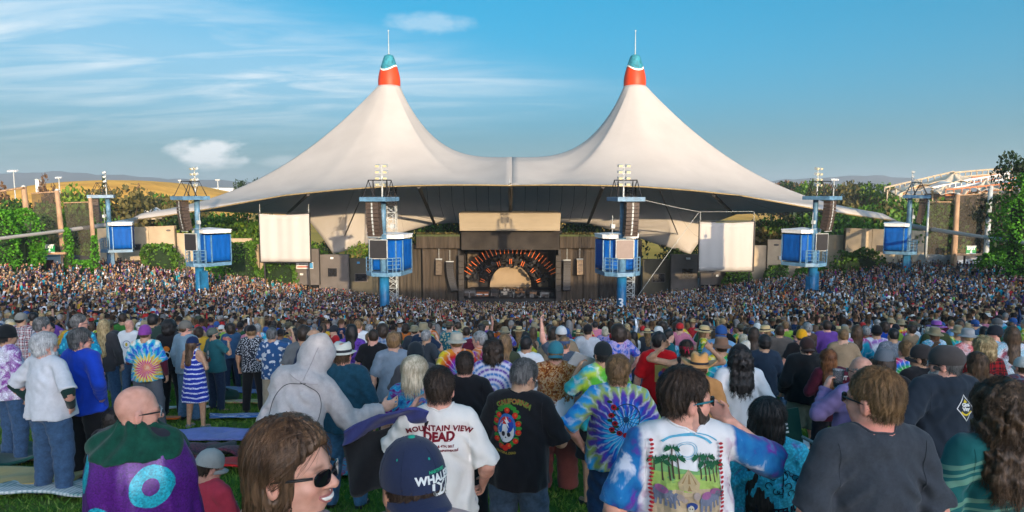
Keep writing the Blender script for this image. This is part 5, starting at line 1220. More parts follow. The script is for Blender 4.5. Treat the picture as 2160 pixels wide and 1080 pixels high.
def strands(V, F, b, n, ln, wid, seed, spread=.35, curl=0.0, lift=.004, style='short'):
    """thin ribbons of hair rooted on the hair shell, following its surface backwards and down"""
    rr = np.random.default_rng(seed)
    tri = np.concatenate([F[:, [0, 1, 2]], F[:, [0, 2, 3]]]); A, B_, C_ = V[tri[:, 0]], V[tri[:, 1]], V[tri[:, 2]]
    nr = np.cross(B_-A, C_-A); ar = np.linalg.norm(nr, axis=1); ok = ar > 1e-10; A, B_, C_, nr, ar = A[ok], B_[ok], C_[ok], nr[ok], ar[ok]
    pick = rr.choice(len(A), n, p=ar/ar.sum()); u = rr.random((n, 2)); fl = u.sum(1) > 1; u[fl] = 1-u[fl]
    p = A[pick] + (B_[pick]-A[pick])*u[:, :1] + (C_[pick]-A[pick])*u[:, 1:]; nn = nr[pick]/ar[pick][:, None]
    q = (p - b.hb) @ b.Rh
    crown = np.array([.0, -.045, .18]); flow = (q - crown); flow[:, 2] -= .04; 
    flow = flow - 0; flow /= np.linalg.norm(flow, axis=1)[:, None]; flow = flow @ b.Rh.T
    dn = np.array([0, 0, -1.0]); 
    wdn = np.clip((.10 - q[:, 2])/.1, 0, 1)[:, None] if style != 'short' else 0.25
    if style == 'long':
        fr_ = np.clip((q[:, 1]+.03)/.06, 0, 1)[:, None]; sw = np.stack([np.sign(q[:, 0])*.55, -.75+0*q[:, 0], -.25-np.clip(.12-q[:, 2], 0, .1)*6], 1) @ b.Rh.T; flow = flow*(1-fr_) + sw*fr_; wdn = wdn*(1-.6*fr_)
    d = flow*(1-wdn) + dn*wdn + rr.normal(0, spread, (n, 3))*.35
    d = d - nn*(d*nn).sum(1)[:, None]; d /= np.maximum(np.linalg.norm(d, axis=1)[:, None], 1e-6)
    segs = 4; L_ = ln*rr.uniform(.6, 1.3, n)[:, None]; sd = np.cross(d, nn); pts = [p - nn*.002]
    ph = rr.uniform(0, 6.28, n)[:, None]; cur = p.copy(); dd = d.copy()
    hc0 = b.H((0, -.012, .09))
    for k in range(segs):
        scalp = ((cur - b.hb) @ b.Rh[:, 2])[:, None] > .03
        n2 = cur - hc0; n2[:, 2] *= np.where(scalp[:, 0], 1, 0.0); n2 /= np.maximum(np.linalg.norm(n2, axis=1)[:, None], 1e-6)
        inw = (dd*n2).sum(1)[:, None]; dd = dd - n2*(inw + np.where(scalp, .12 if style != 'short' else -.02, 0)); dd /= np.linalg.norm(dd, axis=1)[:, None]
        cur = cur + dd*L_/segs + n2*lift*(.5 if k < 2 else -.2)
        off = (sd*np.sin(ph + k*1.9) + nn*np.cos(ph + k*1.9))*curl*(k+1)/segs
        pts.append(cur + off)
        dd = dd + dn*.18*(1 if style != 'short' else .25) ; dd /= np.linalg.norm(dd, axis=1)[:, None]
    vs = []; 
    wv = [1, 1, .9, .6, .15]
    for k in range(segs+1):
        w = wid*wv[k]*rr.uniform(.8, 1.2, n)[:, None]; vs += [pts[k]-sd*w/2, pts[k]+sd*w/2]
    VV = np.stack(vs, 1).reshape(-1, 3); base = (np.arange(n)*(segs+1)*2)[:, None]
    FF = np.concatenate([base + np.array([2*k, 2*k+1, 2*k+3, 2*k+2]) for k in range(segs)])
    return np.concatenate([V, VV]), np.concatenate([F, FF + len(V)])

# ---- clothes, skin and hair materials
def cloth_noise(nt, b, tc, bump=.25, sc=240):
    wv = N(nt, 'ShaderNodeTexNoise'); wv.inputs['Scale'].default_value = sc; wv.inputs['Detail'].default_value = 2; L(nt, tc, 'Object', wv, 'Vector')
    n2 = N(nt, 'ShaderNodeTexNoise'); n2.inputs['Scale'].default_value = 14; n2.inputs['Detail'].default_value = 5; L(nt, tc, 'Object', n2, 'Vector')
    ad = math_n(nt, 'ADD', math_n(nt, 'MULTIPLY', wv.outputs[0], .25), n2.outputs[0])
    bp = N(nt, 'ShaderNodeBump'); bp.inputs['Strength'].default_value = bump; bp.inputs['Distance'].default_value = 0.012; nt.links.new(ad, bp.inputs['Height']); L(nt, bp, 0, b, 'Normal')
    b.inputs['Roughness'].default_value = .92; b.inputs['Specular IOR Level'].default_value = .15; b.inputs['Sheen Weight'].default_value = .12
def cloth(name, col, var=.14, mott=9):
    if name in MATS: return MATS[name]
    m, nt, b = mat_new(name); tc = N(nt, 'ShaderNodeTexCoord')
    nz = N(nt, 'ShaderNodeTexNoise'); nz.inputs['Scale'].default_value = mott; nz.inputs['Detail'].default_value = 7; nz.inputs['Roughness'].default_value = .7; L(nt, tc, 'Object', nz, 'Vector')
    rp = ramp(nt, [(.3, tuple(c*(1-var) for c in col)), (.7, tuple(min(1, c*(1+var)) for c in col))]); L(nt, nz, 0, rp, 0); L(nt, rp, 0, b, 'Base Color'); cloth_noise(nt, b, tc)
    MATS[name] = m; return m
def pattern(name, kind, cols, cx=0, cz=1.2, sc=1.0, arms=1, streak=16, seed=0.0, mix=None):
    """kinds: spiral, burst, rings, blotch, plaid, floral, stripes, dots"""
    if name in MATS: return MATS[name]
    m, nt, b = mat_new(name); tc = N(nt, 'ShaderNodeTexCoord'); sx = N(nt, 'ShaderNodeSeparateXYZ'); L(nt, tc, 'Object', sx, 0)
    X, Y, Z = sx.outputs
    def noise(scale, det=4, vec=None, dist=0):
        n = N(nt, 'ShaderNodeTexNoise', noise_dimensions='4D'); n.inputs['W'].default_value = seed; n.inputs['Scale'].default_value = scale; n.inputs['Detail'].default_value = det; n.inputs['Distortion'].default_value = dist
        L(nt, tc, 'Object', n, 'Vector') if vec is None else nt.links.new(vec, n.inputs['Vector']); return n
    cl = [c for c in cols]; k = len(cl)
    if kind in ('spiral', 'burst', 'rings'):
        x = math_n(nt, 'SUBTRACT', X, cx); z = math_n(nt, 'SUBTRACT', Z, cz); r = math_n(nt, 'SQRT', math_n(nt, 'ADD', math_n(nt, 'MULTIPLY', x, x), math_n(nt, 'MULTIPLY', z, z)))
        an = math_n(nt, 'ARCTAN2', z, x); nz = noise(9, 5); n3 = noise(40, 3)
        v = math_n(nt, 'MULTIPLY', r, sc)
        v = math_n(nt, 'ADD', v, math_n(nt, 'MULTIPLY', nz.outputs[0], .35 if kind != 'rings' else .12)); v = math_n(nt, 'ADD', v, math_n(nt, 'MULTIPLY', n3.outputs[0], .12))
        if kind == 'spiral': v = math_n(nt, 'ADD', v, math_n(nt, 'MULTIPLY', an, arms/(2*math.pi)))
        if kind == 'burst': v = math_n(nt, 'ADD', v, math_n(nt, 'MULTIPLY', math_n(nt, 'SINE', math_n(nt, 'MULTIPLY', an, streak)), .07))
        v = math_n(nt, 'FRACT', v)
        st = [(i/k, c) for i, c in enumerate(cl)] + [(1.0, cl[0] if kind != 'burst' else cl[0])]
        rp = ramp(nt, st); rp.color_ramp.interpolation = 'EASE'; nt.links.new(v, rp.inputs[0]); out = rp.outputs[0]
        # pale fold streaks where the cloth was tied
        s2 = math_n(nt, 'SINE', math_n(nt, 'ADD', math_n(nt, 'MULTIPLY', an, streak*1.0), math_n(nt, 'MULTIPLY', nz.outputs[0], 14.0)))
        s2 = math_n(nt, 'MULTIPLY', math_n(nt, 'POWER', math_n(nt, 'MAXIMUM', s2, 0.0), 3.0), math_n(nt, 'MULTIPLY', noise(30, 3).outputs[0], .9))
        mx = N(nt, 'ShaderNodeMix', data_type='RGBA'); nt.links.new(s2, mx.inputs[0]); nt.links.new(out, mx.inputs[6]); mx.inputs[7].default_value = (.72, .74, .76, 1); out = mx.outputs[2]
    elif kind == 'blotch':
        nz = noise(5.5*sc, 4, dist=1.2); st = [(.28+.44*i/(max(1, k-1)), c) for i, c in enumerate(cl)]; rp = ramp(nt, st); L(nt, nz, 0, rp, 0); out = rp.outputs[0]
        n4 = noise(60*sc, 3); rp2 = ramp(nt, [(.45, .75), (.62, 1.25)]); L(nt, n4, 0, rp2, 0)
        mu = N(nt, 'ShaderNodeMix', data_type='RGBA', blend_type='MULTIPLY'); mu.inputs[0].default_value = 1; nt.links.new(out, mu.inputs[6]); L(nt, rp2, 0, mu, 7); out = mu.outputs[2]
    elif kind in ('plaid', 'stripes'):
        ln = (lambda q, f_, w: math_n(nt, 'LESS_THAN', math_n(nt, 'ABSOLUTE', math_n(nt, 'SUBTRACT', math_n(nt, 'FRACT', math_n(nt, 'MULTIPLY', q, f_)), .5)), w))
        wob = math_n(nt, 'MULTIPLY', noise(6, 2).outputs[0], .05)
        Zw = math_n(nt, 'ADD', Z, wob); Xw = math_n(nt, 'ADD', X, wob)
        mx = N(nt, 'ShaderNodeMix', data_type='RGBA'); mx.inputs[6].default_value = (*cl[0], 1); mx.inputs[7].default_value = (*cl[1], 1)
        if kind == 'plaid': v = math_n(nt, 'MULTIPLY', math_n(nt, 'ADD', ln(Xw, 14*sc, .2), ln(Zw, 14*sc, .2)), .5)
        else: v = ln(Zw, 10*sc, .16)
        nt.links.new(v, mx.inputs[0]); out = mx.outputs[2]
        if k > 2:
            m2 = N(nt, 'ShaderNodeMix', data_type='RGBA'); nt.links.new(out, m2.inputs[6]); m2.inputs[7].default_value = (*cl[2], 1)
            v2 = math_n(nt, 'MULTIPLY', math_n(nt, 'MAXIMUM', ln(Zw, (7 if kind == 'plaid' else 30)*sc, .06), ln(Xw, 7*sc, .06) if kind == 'plaid' else 0.0), .8); nt.links.new(v2, m2.inputs[0]); out = m2.outputs[2]
        if kind == 'stripes':
            n5 = noise(90, 3); m3 = N(nt, 'ShaderNodeMix', data_type='RGBA'); nt.links.new(math_n(nt, 'MULTIPLY', math_n(nt, 'GREATER_THAN', n5.outputs[0], .56), v), m3.inputs[0]); nt.links.new(out, m3.inputs[6]); m3.inputs[7].default_value = (*cl[0], 1); out = m3.outputs[2]
    elif kind in ('floral', 'dots'):
        vo = N(nt, 'ShaderNodeTexVoronoi', feature='F1'); vo.inputs['Scale'].default_value = 16*sc; L(nt, tc, 'Object', vo, 'Vector')
        nz = noise(28*sc, 3); v = math_n(nt, 'ADD', vo.outputs['Distance'], math_n(nt, 'MULTIPLY', math_n(nt, 'SUBTRACT', nz.outputs[0], .5), 1.1 if kind == 'floral' else .1))
        rp = ramp(nt, [(0, cl[1]), (.36, cl[1]), (.42, cl[0]), (1, cl[0])] if k < 3 else [(0, cl[2]), (.12, cl[1]), (.36, cl[1]), (.42, cl[0]), (1, cl[0])]); nt.links.new(v, rp.inputs[0]); out = rp.outputs[0]
    nt.links.new(out, b.inputs['Base Color']); cloth_noise(nt, b, tc); MATS[name] = m; return m
def hair_mat(name, c0, c1):
    if name in MATS: return MATS[name]
    m, nt, b = mat_new(name); tc = N(nt, 'ShaderNodeTexCoord'); mp = N(nt, 'ShaderNodeMapping'); mp.inputs['Scale'].default_value = (1, 1, .12); L(nt, tc, 'Object', mp, 0)
    nz = N(nt, 'ShaderNodeTexNoise'); nz.inputs['Scale'].default_value = 95; nz.inputs['Detail'].default_value = 4; L(nt, mp, 0, nz, 'Vector')
    nb = N(nt, 'ShaderNodeTexNoise'); nb.inputs['Scale'].default_value = 16; L(nt, tc, 'Object', nb, 'Vector')
    v = math_n(nt, 'ADD', math_n(nt, 'MULTIPLY', nz.outputs[0], .65), math_n(nt, 'MULTIPLY', nb.outputs[0], .35))
    rp = ramp(nt, [(.36, c0), (.62, c1)]); nt.links.new(v, rp.inputs[0]); L(nt, rp, 0, b, 'Base Color'); b.inputs['Roughness'].default_value = .50; b.inputs['Specular IOR Level'].default_value = .35
    bp = N(nt, 'ShaderNodeBump'); bp.inputs['Strength'].default_value = .5; bp.inputs['Distance'].default_value = .01; L(nt, nz, 0, bp, 'Height'); L(nt, bp, 0, b, 'Normal'); MATS[name] = m; return m
HAIR = {'black': ((.006, .005, .005), (.028, .023, .021)), 'dark': ((.010, .006, .004), (.055, .034, .022)), 'brown': ((.024, .012, .006), (.115, .065, .034)), 'light': ((.075, .040, .016), (.27, .155, .07)),
        'blonde': ((.17, .105, .04), (.55, .40, .20)), 'pale': ((.30, .24, .15), (.72, .62, .46)), 'grey': ((.09, .085, .08), (.36, .35, .34)), 'white': ((.26, .26, .26), (.66, .66, .66)), 'salt': ((.02, .02, .02), (.17, .165, .16)), 'red': ((.06, .018, .006), (.26, .10, .035))}
def hm(k): return hair_mat('hair_'+k, *HAIR[k])
def skin_material():
    m, nt, b = mat_new('skin'); oi = N(nt, 'ShaderNodeObjectInfo'); tc = N(nt, 'ShaderNodeTexCoord'); nz = N(nt, 'ShaderNodeTexNoise'); nz.inputs['Scale'].default_value = 24; nz.inputs['Detail'].default_value = 5; L(nt, tc, 'Object', nz, 'Vector')
    rp = ramp(nt, [(.3, (.84, .76, .72)), (.7, (1.1, 1.1, 1.1))]); L(nt, nz, 0, rp, 0)
    mu = N(nt, 'ShaderNodeMix', data_type='RGBA', blend_type='MULTIPLY'); mu.inputs[0].default_value = 1; L(nt, oi, 'Color', mu, 6); L(nt, rp, 0, mu, 7)
    at = N(nt, 'ShaderNodeAttribute', attribute_name='Col'); m2 = N(nt, 'ShaderNodeMix', data_type='RGBA', blend_type='MULTIPLY'); m2.inputs[0].default_value = 1; L(nt, mu, 2, m2, 6); L(nt, at, 'Color', m2, 7)
    L(nt, m2, 2, b, 'Base Color'); b.inputs['Roughness'].default_value = .52; b.inputs['Specular IOR Level'].default_value = .35
    b.inputs['Subsurface Weight'].default_value = .08; b.inputs['Subsurface Radius'].default_value = (.012, .004, .002); b.inputs['Subsurface Scale'].default_value = 1
    n2 = N(nt, 'ShaderNodeTexNoise'); n2.inputs['Scale'].default_value = 300; L(nt, tc, 'Object', n2, 'Vector'); bp = N(nt, 'ShaderNodeBump'); bp.inputs['Strength'].default_value = .15; bp.inputs['Distance'].default_value = .004; L(nt, n2, 0, bp, 'Height'); L(nt, bp, 0, b, 'Normal')
    return m
M_skin = skin_material()
M_shoe = simple('shoe_leather', (.03, .028, .026), .6, var=.4, scale=8)
M_lens = simple('lens_dark', (.006, .006, .008), .12, spec=.6)
M_frame = simple('glasses_frame', (.02, .018, .018), .35)
DENIM = (.035, .075, .145)
def skin_cols(b, V, lips=True, stubble=0.0, sun=0.0, sp=None):
    q = (V - b.hb) @ b.Rh; c = np.ones((len(V), 3), np.float32)
    x, y, z = q[:, 0], q[:, 1], q[:, 2]
    d = np.exp(-((x/.024)**2 + ((z+.004)/.010)**2)*1.0)*(y > .082)*(.8 if b.fem else .45)
    c *= 1 - d[:, None]*np.array([.12, .45, .40])
    ch = np.exp(-(((np.abs(x)-.045)/.022)**2 + ((z-.025)/.025)**2))*(y > .03)*.25 + np.exp(-((x/.014)**2 + ((z-.036)/.014)**2))*(y > .1)*.25 + np.exp(-(((np.abs(x)-.085)/.012)**2 + ((z-.048)/.03)**2))*.35
    c *= 1 - np.clip(ch, 0, 1)[:, None]*np.array([.0, .30, .25])
    br = np.exp(-(((np.abs(x)-.032)/.018)**4 + ((z-.084)/.0055)**2))*(y > .06)*.75
    c *= 1 - br[:, None]*np.array([.75, .8, .85])
    if stubble:
        s = np.clip((.02-z)/.03, 0, 1)*(y > .0)*(z > -.07)*stubble; c *= 1 - s[:, None]*np.array([.55, .5, .45])
        s2 = np.clip((z-.03)/.03, 0, 1)*np.clip((.03-y)/.03, 0, 1)*np.clip((.17-z)/.05, .15, 1)*stubble*.40; c *= 1 - s2[:, None]*np.array([.45, .42, .36])
    if sun:
        s = np.clip((.0-z)/.03, 0, 1)*(z > -.2)*sun; c *= 1 - s[:, None]*np.array([.0, .38, .36])
    return c
def hat_parts(b, style, col, parent, D, seed=0):
    """hats are turned shapes set on the head"""
    H0 = b.hb; M4 = Matrix(b.Rh.tolist()).to_4x4(); M4.translation = Vector(H0)
    o = None
    def put(mb, name, mat, par=None, smooth=True):
        ob = link(name, mb.mesh(name, smooth), mat, par or parent)
        ob.data.transform(M4); return ob
    mat = col if not isinstance(col, tuple) else cloth('hat_%02x%02x%02x' % tuple(int(c*255) for c in col), col)
    n = 28 if D < 12 else 16
    if style in ('cap', 'capback', 'flatcap'):
        mb = MB(); hgt = .122 if style != 'flatcap' else .112
        prof = [(.101, .072), (.102, .10), (.096, .13), (.080, .163), (.055, .186), (.028, .197), (.0005, .200)] if style != 'flatcap' else [(.104, .070), (.113, .100), (.109, .135), (.090, .172), (.055, .198), (.0005, .206)]
        mb.lathe(prof, n, (0, -.012, 0), .90, 1.10); o = put(mb, 'cap' if style != 'flatcap' else 'flat_cap', mat)
        sgn = -1 if style == 'capback' else 1; mb = MB(); m = 12; base = .058 if sgn < 0 else .066
        ys, ts = (.095, .175 if style != 'flatcap' else .125), .006
        if sgn < 0: ys = (.108, .185)
        V = []
        for lay in (0, 1):
            for j in range(5):
                for k in range(m+1):
                    a = math.pi*(k/m); t = j/4; rx = .084*(1-.05*t); xx = math.cos(a)*rx; y0 = math.sin(a)*.105 ; y1 = math.sin(a)**.7*(ys[1]-.012)
                    yy = y0*.9*(1-t) + y1*t; V.append((xx*(1 - .0*t), sgn*yy - (.012 if sgn > 0 else .012), base + .012*t*0 - .022*(xx/.084)**2*(1)+ .004*math.sin(a) - t*.020 - lay*ts))
        F = []; w = m+1
        for j in range(4):
            for k in range(m):
                F.append((j*w+k, j*w+k+1, (j+1)*w+k+1, (j+1)*w+k)); F.append((5*w+j*w+k, 5*w+(j+1)*w+k, 5*w+(j+1)*w+k+1, 5*w+j*w+k+1))
        for k in range(m): F.append((4*w+k, 4*w+k+1, 9*w+k+1, 9*w+k))
        mb.add(V, F); put(mb, 'brim', b.sp.get('brimmat', mat), o)
        mb = MB(); mb.lathe([(.0005, .206), (.009, .204), (.011, .199)], 10, (0, -.012, 0)); put(mb, 'button', b.sp.get('buttonmat', mat), o)
    elif style == 'beanie':
        mb = MB(); mb.lathe([(.100, .055), (.106, .06), (.106, .095), (.101, .10), (.098, .13), (.083, .172), (.055, .20), (.02, .215), (.0005, .217)], n, (0, -.012, 0), .92, 1.10); o = put(mb, 'beanie', mat)
    elif style in ('bucket', 'straw', 'cowboy', 'fedora'):
        bw = {'bucket': .155, 'straw': .185, 'cowboy': .19, 'fedora': .15}[style]; hh = .205 if style != 'cowboy' else .225
        V = []; prof = [(bw, .072 if style == 'bucket' else .092), (bw-.002, .079 if style == 'bucket' else .100), (.12, .098), (.100, .105), (.097, .13), (.090, hh-.02), (.070, hh), (.03, hh-.006), (.0005, hh-.010)]
        prof = [(.099, .090)] + prof
        mb = MB(); mb.lathe(prof, n, (0, -.012, 0), .93, 1.08)
        if style in ('cowboy', 'fedora'):
            mb.v = [(x, y, z + (.9 if style == 'cowboy' else .4)*max(0, abs(x)-.10)*.8 - (.03*math.exp(-(x/.03)**2) if z > .19 else 0)) for x, y, z in mb.v]
        o = put(mb, {'bucket': 'bucket_hat', 'straw': 'straw_hat', 'cowboy': 'cowboy_hat', 'fedora': 'fedora'}[style], mat)
        if style in ('fedora', 'straw', 'cowboy'):
            mb = MB(); mb.lathe([(.1005, .106), (.1015, .118), (.0985, .132)], n, (0, -.012, 0), .935, 1.085); put(mb, 'hat_band', cloth('hatband', (.03, .03, .035)), o)
    elif style == 'bandana':
        mb = MB(); mb.lathe([(.094, .085), (.098, .09), (.099, .118), (.093, .128)], n, (0, -.012, 0), .92, 1.10); mb.tube([(0, -.115, .10), (.02, -.13, .07), (.03, -.135, .03)], [.012, .009, .004], 6); mb.tube([(0, -.115, .10), (-.02, -.13, .075), (-.025, -.132, .035)], [.012, .009, .004], 6); o = put(mb, 'bandana', mat)
    return o
def glasses(b, parent, mat=None, lens=None):
    M4 = Matrix(b.Rh.tolist()).to_4x4(); M4.translation = Vector(b.hb); mb = MB()
    for s in (-1, 1): mb.tube([(s*.060, .094, .068), (s*.079, .055, .068), (s*.084, -.005, .062), (s*.083, -.022, .045)], [.0035, .004, .003, .0025], 6)
    mb.tube([(-.010, .117, .064), (0, .119, .066), (.010, .117, .064)], .0025, 6)
    o = link('sunglasses' if lens else 'spectacles', mb.mesh('g', True), mat or M_frame, parent); o.data.transform(M4)
    for s in (-1, 1):
        V = []; n = 20
        for lay in (0, 1):
            for k in range(n):
                a = 2*math.pi*k/n; c_, s_ = math.cos(a), math.sin(a); ex = abs(c_)**.75*(1 if c_ > 0 else -1); ez = abs(s_)**.75*(1 if s_ > 0 else -1)
                x = .034 + .0265*ex; z = .060 + .0195*ez; V.append((s*x, .1155 - 9*(x-.01)**2*(.62) - lay*.005, z))
        mb = MB(); F = [tuple(range(n)), tuple(n+i for i in reversed(range(n)))] + [(i, (i+1) % n, n+(i+1) % n, n+i) for i in range(n)]
        mb.add(V, F); l = link('lens', mb.mesh('lens'), (lens or simple('clear_lens', (.25, .27, .28), .1, spec=.6)), o); l.data.transform(M4)
def shoe_mb(b, s):
    mb = MB(); a = b.an[s]; f = Matrix.Rotation(-s*.12, 3, 'Z'); V = []
    rings = [(-.055, .034, .07), (-.045, .040, .085), (0, .042, .085), (.05, .044, .068), (.11, .047, .050), (.155, .040, .040), (.180, .020, .028)]
    n = 10
    for (y, w, h) in rings:
        for k in range(n):
            t = 2*math.pi*k/n; x = w*math.cos(t)*(1 if math.sin(t) > 0 else 1.05); z = h*.5 + h*.5*math.sin(t); z = max(z, .0); V.append(f @ Vector((x, y, z)) + Vector((a[0], a[1], a[2]-.085)))
    F = []
    for i in range(len(rings)-1):
        for k in range(n): F.append((i*n+k, i*n+(k+1) % n, (i+1)*n+(k+1) % n, (i+1)*n+k))
    F.append(tuple(reversed(range(n)))); F.append(tuple((len(rings)-1)*n+k for k in range(n)))
    return mb.add(V, F)
def person(label, px, py, D, yaw=0, H=None, skin=(.52, .30, .20), shirt='tee', top=None, legs='long', bottom=None, hair='short', hc='dark', hat=None, hatc=(.02, .02, .02), beard=None, glass=None, name='person', group='audience members on the lawn', vox=None, hvox=None, cat='person', shoes=None, seed=None, **sp):
    """px,py = top of the head in the photograph, D = distance; the figure stands on the lawn there"""
    p = P(px, py, D); g_ = gz(p.x, D); Hh = p.z - g_
    seed = seed if seed is not None else (px*7 + py) % 97
    sp['H'] = H
    vox = vox or min(.034, max(.010, D*.0023)); sp['hvox'] = hvox or min(vox, max(.0042, D*.0013))
    b = Body(sp); topz = b.H((0, -.01, .192))[2] + (.012 if hair not in (None, 'ring') or hat else 0) + (.012 if hat else 0)
    sc = (H/1.76) if H else Hh/topz
    if not H and not (.84 < sc < 1.1): print('SCALE %.2f' % sc, label)
    sc = max(.6, min(1.12, sc))
    dead = b.hb - np.array([0, 0, 0]); yawr = R(yaw); 
    V, F = body_mesh(b, vox); body = link(name, npmesh('person_body', V, F, cols=skin_cols(b, V, stubble=sp.get('stubble', 0), sun=sp.get('sunburn', 0))), M_skin)
    body.color = (*skin, 1); tag(body, label, cat, group)
    # keep the head on its pixel even when the figure leans
    hx, hy = b.H((0, -.01, .15))[0]*sc, b.H((0, -.01, .15))[1]*sc
    ox = hx*math.cos(yawr) - hy*math.sin(yawr); oy = hx*math.sin(yawr) + hy*math.cos(yawr)
    body.location = (p.x-ox, D-oy, gz(p.x-ox, D-oy) - .01); body.rotation_euler = (0, 0, yawr); body.scale = (sc,)*3
    if shirt:
        V, F = shirt_mesh(b, vox*sp.get('sv', 1.0), shirt, seed); nm = {'tee': 't_shirt', 'long': 'shirt', 'jacket': 'jacket', 'hoodie': 'hoodie', 'tank': 'tank_top', 'dress': 'dress'}[shirt]
        so = link(nm, npmesh(nm, V, F), top, body); body_shirt[body.name] = (so, V, F)
        if sp.get('undershirt'):
            hk = sp.get('hem'); b.sp['hem'] = .80; b.sp['hoodup'] = False; V2, F2 = shirt_mesh(b, vox, 'tank', seed+1); zc2 = V2[F2].max(1)[:, 2]; F2 = F2[zc2 < 1.16]; b.sp['hem'] = hk; b.sp['hoodup'] = True; link('under_shirt', npmesh('under_shirt', V2, F2), sp['undershirt'], body)
        if sp.get('undersleeve'):
            for s in (-1, 1):
                mb = MB(); a_ = b.S[s] + (b.E[s]-b.S[s])*.6; e_ = b.E[s]; w_ = b.W[s]; mb.tube([a_, e_, e_+(w_-e_)*.5, e_+(w_-e_)*.97], [.062+.012*b.fat, .056+.012*b.fat, .048, .040], 14); mb.build('under_sleeve', sp['undersleeve'], body, True)
    if legs:
        V, F = trousers_mesh(b, vox*1.15, legs if legs == 'shorts' else 'long', seed); nm = 'shorts' if legs == 'shorts' else 'trousers'; link(nm, npmesh(nm, V, F), bottom or cloth('denim', DENIM, .3), body)
    if hair and hair != 'buzz' and not sp.get('hoodup'):
        hvx = min(vox, max(.0055, D*.0018)); V, F = hair_mesh(b, hvx, hair, seed)
        if hat in ('cap', 'capback', 'beanie', 'bucket', 'straw', 'cowboy', 'fedora', 'flatcap'):
            q = (V - b.hb) @ b.Rh; zt = {'beanie': .075}.get(hat, .09); m = q[:, 2] > zt; k = np.clip((q[:, 2]-zt), 0, 1)
            q[:, 0] *= np.where(m, .90, 1); q[:, 1] = np.where(m, (q[:, 1]+.012)*.90-.012, q[:, 1]); q[:, 2] = np.where(m, zt + k*.72, q[:, 2]); V = q @ b.Rh.T + b.hb
        if D < 8.5:
            ns = int(min(9000, sp.get('ns', 9000/D)*1.5)); wid = max(.0013, D*.00065)
            stl = 'short' if hair in ('short', 'messy', 'buzz', 'ring') else 'long'
            lnn = {'short': .030, 'messy': .042, 'buzz': .008, 'ring': .014, 'curly': .06, 'curlylong': .08}.get(hair, .11)
            V, F = strands(V, F, b, ns, lnn, wid, seed, .8 if stl == 'short' else .2, curl=.016 if 'curly' in hair else (.004 if stl == 'short' else .003), lift=.0045 if stl == 'short' else .002, style=stl)
        link('hair', npmesh('hair', V, F), hm(hc), body)
    if beard: V, F = beard_mesh(b, max(.005, min(vox, .012))); link('beard', npmesh('beard', V, F), hm(beard), body)
    if hat: hat_parts(b, hat, hatc, body, D)
    if glass: glasses(b, body, None if glass == 'sun' or glass == 'clear' else glass, M_lens if glass != 'clear' else None)
    if not b.sit and not sp.get('hidden_legs'):
        for s in (-1, 1): shoe_mb(b, s).build('shoe', shoes or M_shoe, body, True)
    bodies[body.name] = b
    return body
bodies = {}; body_shirt = {}
def decal(body, me, cx, cz, mat=None, off=.005, name='print', front=False, rot=0.0, target=None, cols=None, dircam=None):
    """lay a flat mesh (in its own xy plane) on the back of the shirt at (cx,cz) in the figure's own space"""
    so, V, F = body_shirt[body.name]
    if target is not None: so, V, F = target
    tree = BVHTree.FromPolygons([tuple(map(float, v)) for v in V], [tuple(map(int, f)) for f in F])
    me = me.copy() if me.users else me; c_, s_ = math.cos(rot), math.sin(rot); sg = 1 if not front else -1; bad = 0; last = None
    for v in me.vertices:
        x = v.co.x*c_ - v.co.y*s_; z = v.co.x*s_ + v.co.y*c_
        x = x*sg + cx; z = z + cz; lay = v.co.z
        h = tree.ray_cast(Vector((x, -2*sg, z)), Vector((0, sg, 0)))
        if h[0] is None: y = last if last is not None else -.1*sg; bad += 1
        else: y = h[0].y; last = y
        v.co = (x, y - (off+lay)*sg, z)
    me.update(); o = link(name, me, mat, so); return o
def flat(polys, sub=.02):
    """[(points, z-layer)] -> mesh in xy, triangulated and cut finely enough to drape"""
    bm = __import__('bmesh').new()
    for pts, lay in polys:
        vs = [bm.verts.new((x, y, lay)) for x, y in pts]
        try: bm.faces.new(vs)
        except ValueError: pass
    import bmesh as B_
    B_.ops.triangulate(bm, faces=bm.faces[:])
    for _ in range(4):
        long_ = [e for e in bm.edges if e.calc_length() > sub*1.6]
        if not long_: break
        B_.ops.subdivide_edges(bm, edges=long_, cuts=1, use_grid_fill=False)
        B_.ops.triangulate(bm, faces=bm.faces[:])
    me = bpy.data.meshes.new('print'); bm.to_mesh(me); bm.free(); return me
def circ(cx, cy, rx, ry=None, n=24, a0=0, a1=2*math.pi): ry = ry or rx; return [(cx+rx*math.cos(a0+(a1-a0)*i/n), cy+ry*math.sin(a0+(a1-a0)*i/n)) for i in range(n)]
def arcband(cx, cy, r0, r1, a0, a1, n=16, ry=1.0):
    o = [(cx+r1*math.cos(a0+(a1-a0)*i/n), cy+ry*r1*math.sin(a0+(a1-a0)*i/n)) for i in range(n+1)]; i_ = [(cx+r0*math.cos(a0+(a1-a0)*i/n), cy+ry*r0*math.sin(a0+(a1-a0)*i/n)) for i in range(n+1)]
    return [([o[i], o[i+1], i_[i+1], i_[i]]) for i in range(n)]
def ink(body, cx, cz, groups, name='print', scale=1.0, rot=0, front=False, target=None):
    """groups: [(colour, [poly,...])] laid one above the other"""
    first = None
    for i, (col, polys) in enumerate(groups):
        me = flat([([(x*scale, y*scale) for x, y in p], i*.0009) for p in polys]); mat = cloth('ink_%02x%02x%02x' % tuple(int(c*255) for c in col), col, .12, 40)
        decal(body, me, cx, cz, mat, name=name, rot=rot, front=front, target=target)
